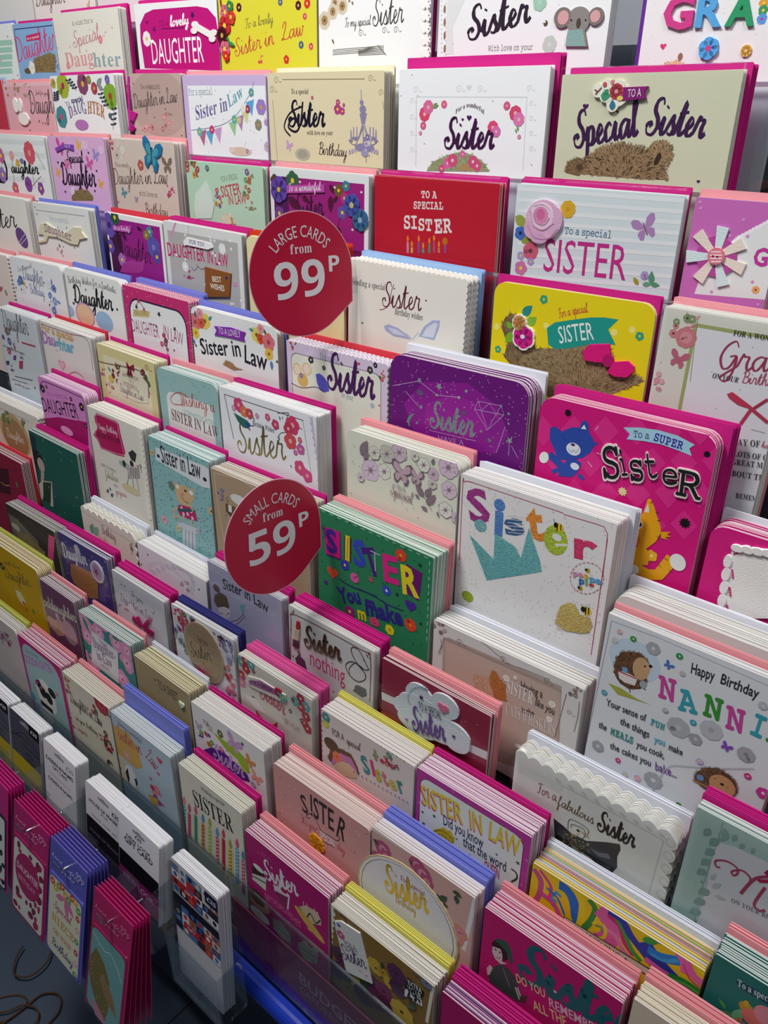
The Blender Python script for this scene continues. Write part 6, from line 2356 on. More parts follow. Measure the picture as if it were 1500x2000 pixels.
card(8, -0.1108, 0.5275, 0.9738, 0.0, 0.0831, 0.22, 'a9c3bc', 4, 'mg', 6, 140, 'mint card with embossed leaves and burgundy script in a grey panel', 'mint embossed leaf card', {'cel': 1}, """P d4d4da 202 -336 240 -243 354 -202 909 -161 1170 -1245 421 -2028 242 -1247 234 -725
L 143 -157 107 -264 7f9f98 0.6
L 222 -216 166 -332 7f9f98 0.6
L 213 -344 155 -455 7f9f98 0.6
L 204 -474 143 -581 7f9f98 0.6
L 194 -606 132 -708 7f9f98 0.6
L 185 -741 192 -778 7f9f98 0.6
L 266 -801 181 -909 7f9f98 0.6
L 257 -939 169 -1042 7f9f98 0.6
L 248 -1080 157 -1178 7f9f98 0.6
L 239 -1223 219 -1250 7f9f98 0.6
L 238 -71 274 -137 8aa8a0 0.5
L 215 -230 260 -179 8aa8a0 0.5
L 338 -73 324 -162 8aa8a0 0.5
L 414 -124 385 -194 8aa8a0 0.5
L 487 -114 480 -182 8aa8a0 0.5
L 263 -83 256 -214 8aa8a0 0.5
K 8aa49c 5 217 -24 217 -244 203 -925 221 -1266
K a83a58 18 292 -494 259 -504 248 -447 327 -392 407 -400 428 -448 406 -499 383 -469 441 -405 497 -408 531 -461 492 -642
K a83a58 27 493 -646 554 -421 639 -319
K a83a58 25 645 -442 609 -671 661 -709 696 -670
T ei ON_YOUR_BIRTHDAY 443 -791 1636 502 49 6a6a78 0
P a01848 603 -301 665 -156 727 -246 639 -319
P b01850 568 -410 680 -317 689 -357 598 -425
L 248 -676 276 -585 b8bcc0 0.4
L 276 -755 336 -653 b8bcc0 0.4
L 313 -825 411 -793 b8bcc0 0.4""")
card(9, -1.2502, 0.4851, 0.8919, 0.012, 0.1573, 0.1913, '3a3230', 7, 'mg', 3, 110, 'dark photo card with a grey animal, pink back', 'dark animal card', {}, """Y 6a6460 2a2624 90 33 -176 350 -198 626 -305 947 -393 900 -767 44 -612
Y 8a7a5a 4a3a2a 60 202 -453 592 -393 1114 -534 1031 -768 197 -820
O 205 -387 148 64 a8a49c 0
P d8508a 1364 -122 1557 -102 1329 -655 1182 -584""")
card(9, -1.0801, 0.4853, 0.9003, 0.012, 0.1349, 0.2001, '4a3c84', 4, 'mg', 5, 114, 'purple card with brown bear and badge reading Daughter', 'purple Daughter card', {'cel': 1}, """T sb Daughter 50 -440 1616 730 251 e8e4f0 0
F 509 -138 83 d8d0ec f2d24a 5
Y b88050 7a5030 50 235 -492 566 -437 912 -421 972 -540 904 -858 563 -976 204 -849 151 -696
D a89ad8 30 17 5
P 6a5aa0 1020 -568 1240 -432 1134 -833 939 -867
Z badge 20
O 1043 -323 176 180 d8cce0 0
O 1043 -323 132 136 b890b8 0
X 1026 -329 81 8a2050 5
z""")
card(9, -0.9356, 0.485, 0.89, -0.012, 0.125, 0.1848, 'd8d2dc', 3, 'mg', 7, 125, 'silver grey card with pink ribbon bow reading Daughter in Law', 'pink bow Daughter in Law card', {'cel': 1}, """T s To_you 445 -245 -978 294 92 4a4450 0
T s Daughter_in_Law 139 -476 -9 805 143 8a2a58 0
D 5a4a58 12 14 4
P ece8ee -74 -718 414 -399 575 -606 682 -744 93 -933 -105 -854
S 284 -529 90 6 5 d8a0a8 b05a70
P d8a8c0 692 -692 864 -656 799 -830 635 -815
Z ribbon_bow 18
P b8186a 665 -658 834 -460 900 -452 770 -631
P b8186a 665 -658 587 -541 511 -589 628 -675
P a81060 702 -640 930 -647 881 -742 642 -692
P a81060 628 -675 441 -598 406 -686 602 -723
z""")
card(9, -0.7924, 0.4851, 0.8947, 0.012, 0.1267, 0.1945, 'e6e4ea', 3, 'nv', 5, 150, 'white card crowded with painted flowers round a tan disc, Sister in law', 'tan disc Sister in Law card', {'cel': 1}, """S 186 -92 131 10 3 d8503a 8a2a30 3a6a50
S 420 -96 103 7 4 4a7a5a b05a8a
S 214 -275 133 9 5 b83a78 e8a0c0
S 226 -74 157 10 6 c83050 d8708a 4a6a50
S 178 -534 189 14 7 5a7a98 9ab0c8 c8d8e8
S 1042 -85 122 10 8 7a5a98 3a2a40
S 1211 -235 170 16 9 8a90c0 b8c0e0 6a78b0
S 1168 -598 150 12 10 c83048 e0607a
S 1158 -912 128 10 11 d85a8a e8a8c8
S 896 -1007 105 8 12 c87aa8 b04a80
L 497 -19 421 -224 2a4a38 0.4
L 991 -68 1100 -59 2a3a30 0.4
L 1046 -487 1090 -573 2a4a38 0.4
Z tan_disc 16
O 640 -491 410 453 b8a288 0
O 640 -491 382 429 a89074 0
T r For_you 560 -355 1281 190 103 5a4838 0
T s Sister 365 -669 2870 472 216 3a1c20 0
T s in_law 427 -841 2248 414 136 c84a70 0
P c82070 423 -866 523 -793 634 -827 710 -901 624 -900 536 -900
z""")
card(9, -0.6569, 0.4847, 0.8802, -0.012, 0.1292, 0.1771, 'dcd4c8', 4, 'pm', 8, 174, 'cream card with fox ears and flower corners reading Sister', 'fox Sister card', {'cel': 1}, """F 54 -102 81 5aa8a8 e8c8a0 5
F 142 -35 80 b83048 e8c8a0 5
F 238 -47 80 5aa8a8 e8c8a0 5
F 140 -163 81 b83048 e8c8a0 5
F 36 -315 83 c83050 e8c8a0 5
F 40 -433 83 d86a90 e8c8a0 5
F 1115 -80 74 b83048 e8c8a0 5
F 1204 -151 74 6ab0b0 e8c8a0 5
F 1111 -206 75 c83050 e8c8a0 5
F 1020 -176 75 6ab0a8 e8c8a0 5
F 1200 -298 75 b83048 e8c8a0 5
F 1174 -418 75 c83048 e8c8a0 5
F 1219 -475 75 b83048 e8c8a0 5
F 283 -128 33 4a4440 dcd4c8 5
F 251 -565 34 4a4440 dcd4c8 5
F 985 -176 31 4a4440 dcd4c8 5
F 930 -375 32 4a4440 dcd4c8 5
F 1116 -411 31 4a4440 dcd4c8 5
T sb Sister 372 -485 -358 469 253 c0485a 0.05
T r ON_YOUR 776 -594 2078 112 51 c8a8a0 0
T r BIRTHDAY 823 -631 397 263 88 c8a8a0 0
Y c03a20 7a1c10 60 278 -738 377 -790 478 -819 606 -785 686 -693 648 -938 464 -1053 341 -947
P ece6e0 52 -601 291 -553 511 -688 278 -738
Z ribbon_banner 16
P e6dfd4 139 -334 185 -245 418 -171 664 -171 868 -160 852 -252 754 -309 507 -344 200 -387
P b070a0 193 -305 417 -193 640 -174 713 -164 696 -258 510 -300 202 -365
F 747 -197 73 b83048 5aa8a0 5
F 817 -230 63 7ab8b0 f2d24a 5
T r FOR_A_SPECIAL 243 -320 1997 426 55 5a2a50 0
z""")
card(9, -0.512, 0.4846, 0.8759, -0.0001, 0.1366, 0.1757, 'ddd0cb', 11, 'ye', 3, 218, 'blush card with girl bun hair and floral letters reading Sister', 'bun hair Sister card', {}, """H 47 14 29 c85a5a
H 107 13 29 5a9a90
H 167 12 29 d8a050
H 227 11 29 c85a5a
H 286 11 29 5a9a90
H 345 10 28 d8a050
H 404 9 28 c85a5a
H 461 8 28 5a9a90
H 519 7 28 d8a050
H 576 6 28 c85a5a
H 633 5 28 5a9a90
H 689 4 28 d8a050
H 745 3 27 c85a5a
H 800 3 27 5a9a90
H 855 2 27 d8a050
H 910 1 27 c85a5a
H 964 0 27 5a9a90
H 1018 -1 27 d8a050
H 1071 -2 26 c85a5a
H 1124 -3 26 5a9a90
H 1177 -3 26 d8a050
H 1229 -4 26 c85a5a
H 11 -106 25 c85a5a
H 18 -175 26 5a9a90
H 7 -254 26 d8a050
H 14 -324 26 c85a5a
H 4 -405 26 5a9a90
H 11 -475 26 d8a050
H 0 -557 26 c85a5a
H 7 -629 26 5a9a90
H -4 -712 27 d8a050
H 3 -785 27 c85a5a
H -8 -870 27 5a9a90
H -1 -943 27 d8a050
T r FOR_A 182 -288 1104 183 101 5a4a4a 0
T s special 396 -279 714 219 110 4a3a3a 0
F 77 -88 67 4a9098 e0c858 6
F 75 -190 51 c8c848 f2d24a 5
O 157 -447 115 88 5a4030 0
Y 6a4a30 3a2818 50 98 -673 145 -538 299 -421 469 -395 574 -533 585 -650 532 -601 426 -546 297 -566 164 -715 130 -716
P c878b0 153 -723 188 -594 298 -483 469 -457 553 -567 564 -622 447 -553 297 -587 174 -751
P d8b89a 186 -744 297 -598 447 -574 553 -639 553 -713 338 -814
F 249 -576 77 e07a58 c85a40 6
T bb S 672 -540 3464 108 228 3a8a90 0
T bb i 794 -490 2542 52 213 d8307a 0
T bb s 856 -530 2819 83 211 b8b030 0
T bb t 965 -518 3654 73 205 c87a70 0
T bb e 1064 -521 4438 106 179 c8b860 0
T bb r 1189 -486 4017 82 217 3a8a80 0
S 986 -145 97 12 5 c83a58 3a8a88 8a3a70 e0b050
S 830 -176 59 6 6 c8604a 7a9a50
S 1131 -169 76 7 7 c83a58 6a3a48
H 516 -633 25 c83a58
H 579 -626 25 5a9a90
H 642 -620 25 8a4a90
H 704 -614 25 c83a58
H 766 -607 25 5a9a90
H 827 -601 24 8a4a90
H 887 -595 24 c83a58
H 947 -589 24 5a9a90
H 1006 -583 24 8a4a90
H 1065 -577 24 c83a58
H 1124 -571 24 5a9a90
H 1182 -565 23 8a4a90
H 1239 -560 23 c83a58
H 1296 -554 23 5a9a90""")
card(9, -0.3718, 0.4847, 0.8774, 0.012, 0.1376, 0.1765, 'b83a9a', 13, 'mg', 3, 270, 'purple patterned card, yellow SISTER IN LAW letters on white panel', 'yellow letter SISTER IN LAW card', {}, """D cc62b4 60 19 4
N 0.035 0.055 0.05 1.4 0.09 221a2a
N 0.04 0.06 0.055 1.4 0.085 e3e6e2
T b SISTER 77 -475 1384 536 259 c8408a 0
T b SISTER 86 -453 1334 535 258 e0d030 0
T b IN 698 -394 1344 145 251 c8408a 0
T b IN 705 -375 1455 144 250 e0d030 0
T b LAW 919 -364 89 351 244 c8408a 0
T b LAW 925 -346 76 350 244 e0d030 0
T b Did_you_know 368 -555 578 501 139 3a3a48 0
T b that_the_word 626 -671 436 522 138 3a3a48 0
X 94 -572 26 4a4a58 5
X 247 -524 30 4a4a58 5
X 114 -728 31 4a4a58 5
X 637 -772 29 4a4a58 5
X 545 -636 18 4a4a58 5
X 1025 -494 20 4a4a58 5
X 1265 -427 30 4a4a58 5
Y d8b828 6a5010 24 205 -824 264 -700 367 -605 473 -588 520 -651 501 -785 413 -791 303 -752
K 2a2418 7 214 -808 338 -727 445 -727 501 -785
K 2a2418 7 222 -772 352 -656 459 -657 515 -715
K 3a3a44 20 1202 -556 1259 -569 1273 -635 1218 -728
T b QUEEN 899 -816 358 181 149 c03a70 0
k 3a3a44 7 707 -728 779 -791""")
card(9, -0.2292, 0.4839, 0.8497, 0.012, 0.1651, 0.1461, 'e8c01c', 11, 'wh', 4, 410, 'rainbow marbled swirl card reading Wishing A on cream strip', 'marbled swirl card', {'bk': ['f0e070', 'e8c8d8', '58b0e0', 'e8e050', 'd870a8', '3a4aa8', 'e8a0b8', '58a8d8', '6ac070', 'f0b0c8', 'e8d840']}, """K c8508a 75 22 -69 108 -169 113 -355 70 -527
K e8d020 16 34 -41 138 -145 142 -350 102 -539
K 3a9ac8 70 300 -180 250 -316 280 -386
K d8408a 35 79 -43 210 -160 208 -333
K 1c6cc0 108 287 -74 374 -77 448 -162 499 -344 537 -580
K e8cc18 71 480 -25 535 -126 548 -339 528 -510
K 3a8a3a 61 590 -24 661 -91 642 -256 587 -418
K e8cc18 18 656 -4 698 -96 671 -268
K e060a0 179 691 -65 793 -122 833 -309 747 -465 661 -447
K c82a70 58 784 -58 910 -110 972 -257 1076 -345
K e87ab0 50 759 -264 878 -249 975 -366 1145 -449
K e8cc18 30 660 -287 719 -216 783 -242 786 -353 742 -415
K 3a9a40 18 688 -290 739 -263 766 -314
K 3a9a40 49 859 -28 938 -121 1041 -285 1143 -357
K 2a3aa0 80 777 -9 910 -19 1019 -140 1163 -244 1276 -321
K 2a3aa0 181 1118 -122 1263 -241 1425 -323 1592 -378
K 1c80d0 97 1175 -160 1298 -153 1451 -60
K 3aa0d8 36 1205 -195 1326 -172 1430 -72
L 1113 -90 1249 -9 3a9a40 0.5
K 1c3a98 40 1259 79 1417 67 1596 44
K e060a8 63 1171 -293 1325 -311 1482 -303 1619 -331
K 4a2a90 37 1228 -331 1397 -445 1492 -499
K e868a8 73 1232 20 1360 49 1472 -41 1506 -169
K 2a8a30 81 1388 -323 1513 -272 1656 -275 1748 -272
K 58b048 25 1415 -334 1539 -283 1671 -296
K e8cc18 40 1539 41 1623 -37 1714 -35
K e060a8 80 1492 -22 1582 -131 1703 -154
K d83a80 19 1477 -72 1558 -191 1692 -220
K e8b818 79 264 -243 372 -302 450 -464
K d84a98 58 124 -322 262 -358 367 -499
K 1c6cc0 25 171 -207 294 -255 385 -406
P 2a2420 376 -424 1284 -369 1271 -477 385 -522
P d8c8b8 388 -433 1277 -386 1262 -466 383 -508
T r WISHING_A 621 -513 275 421 71 4a4440 0""")
card(9, -0.0604, 0.4847, 0.8781, 0.0, 0.0773, 0.1779, '1f6e68', 10, 'pk', 4, 139, 'dark teal card with painted bouquet reading To a special', 'dark teal bouquet card', {}, """P 123a58 188 -161 213 -126 452 -104 471 -189 241 -204
T e To_a_special 212 -198 1528 296 78 c8e4dc 0
L 188 -531 117 -460 5aa048 0.4
L 259 -546 145 -596 5a8a58 0.4
L 259 -601 306 -403 6ab080 0.4
O 320 -370 57 60 b8902c 0
O 311 -326 21 36 c8a030 0
O 389 -439 91 90 d8706a 0
O 460 -325 88 103 d88a98 0
L 226 -657 170 -662 7a9a50 0.5
S 290 -586 65 10 4 c8582a d8a040 4a8a68 d87a88""")
card(10, -1.2765, 0.4436, 0.8439, 0.0, 0.1883, 0.2323, 'c09a10', 8, 'lm', 2, 59, 'yellow ochre rounded card with faint Daughter script', 'ochre Daughter card', {'rad': 9}, """T s Daughter 655 -631 2129 928 219 6a4a18 0
T s with_love 705 -334 2009 602 82 7a5a18 0
F 595 -430 77 4a3a18 f2d24a 5
L 957 -863 909 -750 4a7a38 0.5
L 1449 -992 1442 -889 3a7a38 0.6
P d8d0a0 909 -750 1103 -721 1235 -849 1091 -992 945 -895
S 1133 -1000 114 6 3 d86a30 c8402a""")
card(10, -1.0846, 0.4432, 0.8321, -0.012, 0.098, 0.216, '7a4468', 6, 'pk', 2, 98, 'plum card with cream teddy reading Goddaughter', 'plum Goddaughter card', {'cel': 1}, """T sb Goddaughter -120 -513 1344 1116 207 e8dcc8 0
Y d0a088 a87058 70 17 -866 203 -673 441 -560 583 -620 474 -853 283 -948
O 678 -701 204 217 c09aa0 0
O 160 -745 161 97 d8b098 0
D a8789a 24 13 2
F 369 -530 62 d8b8c0 f2d24a 5""")
card(10, -0.9774, 0.443, 0.8214, 0.012, 0.1338, 0.2083, '2f8a86', 8, 'pk', 2, 128, 'teal card with pink lilies and white panel, Daughter-in-Law', 'lily Daughter-in-Law card', {'bk': ['e8f0ec', 'eae4da', 'd8e8e4', 'f0ece8']}, """F 189 -199 192 e098c0 b03a70 6
F 189 -199 96 f0b8d4 a82860 6
F 123 -109 141 e098c0 b03a70 6
F 123 -109 71 f0b8d4 a82860 6
F 154 -386 163 e098c0 b03a70 6
F 154 -386 81 f0b8d4 a82860 6
F 515 -147 156 e098c0 b03a70 6
F 515 -147 78 f0b8d4 a82860 6
F -88 -825 203 e098c0 b03a70 6
F -88 -825 102 f0b8d4 a82860 6
F 208 -858 166 e098c0 b03a70 6
F 208 -858 83 f0b8d4 a82860 6
F 977 -120 168 e098c0 b03a70 6
F 977 -120 84 f0b8d4 a82860 6
F 1244 -132 147 e098c0 b03a70 6
F 1244 -132 74 f0b8d4 a82860 6
F 1188 -370 180 e098c0 b03a70 6
F 1188 -370 90 f0b8d4 a82860 6
F 993 -758 187 e098c0 b03a70 6
F 993 -758 94 f0b8d4 a82860 6
F 1137 -879 155 e098c0 b03a70 6
F 1137 -879 78 f0b8d4 a82860 6
F 712 61 122 e098c0 b03a70 6
F 712 61 61 f0b8d4 a82860 6
L 104 -45 256 -290 2a8a6a 0.3
L 121 -499 -116 -788 2a8a6a 0.3
L 180 -821 46 -760 2a8a6a 0.3
L 1047 -393 1137 -587 2a8a6a 0.3
L 894 -42 1099 -39 2a8a6a 0.3
P e4e4e6 323 -211 992 -265 860 -902 137 -868
T e For_you 513 -351 537 200 92 8a6a98 0
T e Daughter- 305 -511 466 582 191 7a3a78 0
T e in-Law 353 -711 718 407 182 7a3a78 0
T e with_love 429 -798 536 222 73 9a7a98 0""")
card(10, -0.8362, 0.4427, 0.8121, -0.012, 0.122, 0.1926, 'a8956a', 11, 'wh', 2, 156, 'kraft card with white heart reading TO A SWEET', 'kraft TO A SWEET card', {'bk': ['e4dfae', 'd8d2a0', 'ece8c4']}, """k c0b080 12 100 -5 58 -214
k c0b080 11 100 -5 695 13
T r TO_A_SWEET 521 -291 135 441 153 3a2a28 0
H 461 -189 40 8a2030
H 332 -298 29 b89a60
H 543 -345 28 8a5a50
Z heart_button 20
H 1053 -272 109 c8dcc0
z""")
card(10, -0.7105, 0.4424, 0.8014, 0.012, 0.1398, 0.1894, 'e6e4e2', 12, 'mg', 2, 172, 'white card with parrot tulip doodles reading FOR YOU Sister', 'purple swoosh Sister card', {'bk': ['eee8e6', 'f4eeec', 'e8dede', 'f0e8e4']}, """T r FOR 232 -251 789 113 82 3a3a40 0
T r YOU 282 -290 -527 124 99 3a3a40 0
S 252 -502 134 10 3 5a4a98 d87a3a c8507a 5aa058
S 526 -531 105 8 4 d87aa8 c8508a
P 5a2a90 145 -741 355 -567 612 -501 875 -543 1053 -588 1095 -686 847 -790 577 -778 300 -764
T sb Sister 373 -742 851 633 269 c8a8e0 0
P 98b828 423 -275 640 -281 905 -277 1078 -347 1111 -528 975 -593 886 -445 651 -410
K e8e4a0 15 726 -454 906 -500 1056 -563
B 833 -221 150 c8a0d0 20
B 1118 -334 98 d88a50 30
B 1225 -533 108 e8a090 20
B 118 -351 75 b8b0c0 0
O 1008 -116 22 21 3a3440 0
F 568 -212 61 6a6a48 f2d24a 5
S 821 -784 130 8 6 b080c8 8a5ab0
F 1159 -689 50 a89ac0 f2d24a 5
D 4a4a50 8 10 6""")
card(10, -0.5545, 0.4423, 0.797, 0.012, 0.1532, 0.185, 'd69c98', 12, 'pk', 4, 239, 'rose pink card with black lettering SISTER its your special day', 'rose pink SISTER special day card', {'rad': 4, 'bk': ['f2e4de', 'eed4d0', 'f4ece6', 'e4b8b4']}, """T b S 485 -460 1732 105 262 1c1a22 0
T b ISTE 623 -417 -47 373 328 1c1a22 0
T b R 1028 -439 -1884 129 339 1c1a22 0
K 2a2024 11 609 -482 551 -512 553 -467 624 -406 700 -438 785 -552 917 -542 1047 -522 1081 -443 1027 -461
T s It's_your 451 -661 655 286 137 c0405a 0
T b SPECIAL 769 -674 659 243 108 f0e8e4 0
T s day 1033 -652 -915 129 133 c0405a 0
k 3a2a2c 11 790 -714 1000 -666
D e8c8c4 40 11 4
D 9a5a58 12 11 7
Z foil_flower 12
F 707 -809 133 e8a020 c88018 6
z""")
card(10, -0.3977, 0.4426, 0.8068, 0.012, 0.1329, 0.1916, 'd8aca4', 9, 'li', 8, 239, 'pink rose card with white oval reading For a Special Sister', 'rose oval Sister card', {'bk': ['f0f0f4', 'e8e8ee', 'f4f4f6', 'e0d4e4']}, """k e4e4e8 48 1335 36 1246 -844
k e4e4e8 31 0 -33 1335 45
F 155 -222 119 b8507a d88aa0 8
F 155 -222 59 d890a8 a03a60 7
F 99 -432 121 b8507a d88aa0 8
F 99 -432 61 d890a8 a03a60 7
F 194 -295 79 b8507a d88aa0 8
F 194 -295 40 d890a8 a03a60 7
F 616 -108 112 b8507a d88aa0 8
F 616 -108 56 d890a8 a03a60 7
F 690 -170 123 b8507a d88aa0 8
F 690 -170 61 d890a8 a03a60 7
F 746 -245 93 b8507a d88aa0 8
F 746 -245 47 d890a8 a03a60 7
F 1182 -630 103 d88a80 d88aa0 8
F 1182 -630 51 d890a8 a03a60 7
F 1154 -739 93 d88a80 d88aa0 8
F 1154 -739 46 d890a8 a03a60 7
L 19 -161 97 -205 3a5040 0.6
L 59 -378 20 -514 3a5040 0.6
L 438 -228 403 -338 3a5040 0.6
L 508 -113 563 -130 3a5040 0.6
L 1082 -88 1184 -121 3a5040 0.6
L 1132 -86 1067 -120 3a5040 0.6
L 1118 -137 1125 -251 3a5040 0.6
L 944 -365 871 -304 3a5040 0.6
L 926 -359 1007 -251 3a5040 0.6
L 961 -370 1031 -392 3a5040 0.6
L 1077 -599 1023 -563 3a5040 0.6
L 1128 -890 1106 -804 3a5040 0.6
L 289 -283 253 -394 3a5040 0.6
Z oval_panel 12
O 493 -921 701 705 c8b890 0
O 493 -921 677 684 e8e6e8 0
O 493 -921 645 654 8a6a68 0
O 493 -921 635 646 e6e4e8 0
T e For_a_special 415 -463 155 321 73 b85a70 0
T sb Sister 210 -790 2106 620 383 f:d0b040 0
T s Birthday 357 -862 1687 287 125 f:c0a040 0
z""")
card(10, -0.2532, 0.4425, 0.8066, 0.012, 0.1424, 0.195, 'c2186e', 13, 'pk', 3, 329, 'magenta card with photo of girl in green beret reading Sister do you remember', 'green beret Sister card', {'bk': ['e8c0d4', 'f2e4ec', 'd85a98', 'f0dce6', 'c2186e']}, """Y 2a1c20 140c10 30 113 -451 144 -342 218 -294 283 -333 305 -493 257 -561 229 -424 137 -450
P d8c8c4 129 -457 213 -419 243 -492 242 -575 303 -557 231 -627 166 -607 128 -539
P 2a5a48 137 -358 186 -287 277 -260 329 -330 366 -476 339 -522 281 -395 208 -363
O 163 -476 12 11 2a2024 0
O 210 -473 12 11 2a2024 0
K 8a3040 7 171 -571 202 -568 223 -532
P 3a4a48 108 -894 160 -737 231 -627 323 -599 406 -662 461 -752 508 -915 468 -978 327 -995 133 -998
P d8c0b8 86 -829 120 -744 154 -763 125 -898 102 -921
k d8d0cc 16 419 -795 478 -925
k d8d0cc 16 440 -773 508 -915
P 5a3a3a 486 -852 556 -781 540 -924 480 -944
k 7a8a80 10 265 -656 362 -853
T sx Sister 433 -615 1793 1248 502 11606a 0
T b DO_YOU 426 -704 2136 317 111 e8d090 0
T b REMEMBER 787 -707 2111 529 118 e8b8c8 0
T b ALL_THE 637 -906 2853 364 122 e8d090 0
H 816 -457 32 e8e0e8""")
card(10, -0.1036, 0.443, 0.8232, 0.012, 0.0897, 0.2017, 'dccab6', 9, 'pk', 6, 243, 'plain beige card at the lower frame corner', 'beige card', {'bk': ['efe4c8', 'e8dcbc', 'f2e8d0']}, """""")
card(11, -1.2643, 0.4005, 0.7394, 0.0, 0.1488, 0.2164, 'c8bcba', 6, 'lm', 3, 55, 'grey rounded card cut by the frame edge, lowest row', 'grey rounded edge card', {'rad': 9}, """S 1043 -372 158 8 3 8a4a70 a87a98
T s Daughter 556 -524 2385 591 179 8a6a80 0""")
card(11, -1.1119, 0.4005, 0.7387, -0.0038, 0.1303, 0.2152, 'c01878', 8, 'pk', 2, 111, 'mint card with panda and magenta rounded border', 'panda card', {'bk': ['e8d0dc', 'f0e4ea', 'd8a0b8', 'f2eaee']}, """N 0.045 0.06 0.07 1.6 0.2 a4c4c4
T b to_a_lovely 204 -270 1826 415 77 7a8a98 0
T b GODDAUGHTER 87 -532 2732 965 157 c860c8 0
O 588 -948 309 323 eeeae2 0
O 498 -902 108 122 1a1a1c -20
O 675 -941 106 114 1a1a1c 10
O 403 -802 96 86 1a1a1c 0
O 821 -750 115 91 1a1a1c 0
O 588 -948 48 29 1a1a1c 0
k 1a1a1c 99 336 -1188 719 -1194
O 459 -1402 211 150 eeeae2 0
S 424 -804 114 6 3 c83a70 7a4aa0
X 1009 -672 58 d86a90 5
O 41 -1212 127 91 5a9ab0 0""")
card(11, -0.978, 0.4004, 0.7348, -0.012, 0.1243, 0.2092, 'ddd8c4', 9, 'pk', 3, 124, 'cream card with deep red peonies reading Daughter in Law', 'red peony Daughter in Law card', {'bk': ['ece6dc', 'f2eee4', 'e4d0c8', 'e8e4dc']}, """S 74 -231 138 10 3 b84a58 8a2030 c88a80
F 1043 -36 190 a81c30 7a1020 9
F 1056 -53 114 c03a48 8a1828 8
S 826 -339 131 8 4 a81c30 c83a48 5a5a40
S -137 -1022 183 10 5 9a1c30 b83040
S 1189 -149 95 6 8 8a1828 6a5a40
T s Daughter_in_Law 104 -528 299 879 213 5a4a40 0
T e to_you_on 445 -396 1098 192 59 6a5a50 0
T s on_your_Birthday 172 -836 918 619 105 6a5a50 0
S 1052 -732 165 12 6 9a1c30 b83040 5a4a38
S -79 -891 109 6 7 9a1c30 7a1020
T s anyway 174 -1039 1469 263 81 b84050 0
L 998 -1113 925 -1270 4a3a28 0.4
L 1092 -1173 998 -1113 4a3a28 0.4""")
card(11, -0.8501, 0.4003, 0.7321, 0.012, 0.1383, 0.2082, 'b4c8d4', 9, 'li', 5, 146, 'pale blue card with camper wagon reading Sister in Law', 'camper Sister in Law card', {'bk': ['e4ecee', 'f0f2f2', 'dce8ea', 'eceef0'], 'eh': 24}, """P d0a858 20 -231 402 -180 596 -332 640 -652 461 -792 127 -771 -69 -789
P d8c8b0 -69 -789 127 -771 205 -877 268 -1045 438 -1195 218 -1262 -35 -1295 -126 -1086
P 3a9a88 -139 -1068 26 -1043 -37 -1229 -161 -1229
O 268 -1045 143 190 e8e8ec 0
P 1a1a1c 128 -1057 210 -925 214 -1133 164 -1271
P 1a1a1c 354 -1041 414 -1002 426 -1098 373 -1186
F 254 -667 76 d8a0b8 f2d24a 5
T s Sister_in 87 -440 761 610 251 b83a58 0
T s Law 763 -376 -4412 270 276 b83a58 0
T s having_a_wonderful 159 -150 -283 570 84 6a6a98 0
H 1122 -225 115 c83a58
H 1035 -511 65 c83a68
H 815 -740 67 c84a70
S 867 -1037 186 14 5 c83a58 e87a90 8a4a98 e8a0a8
P c8a838 672 -1117 923 -1076 862 -1221 729 -1235""")
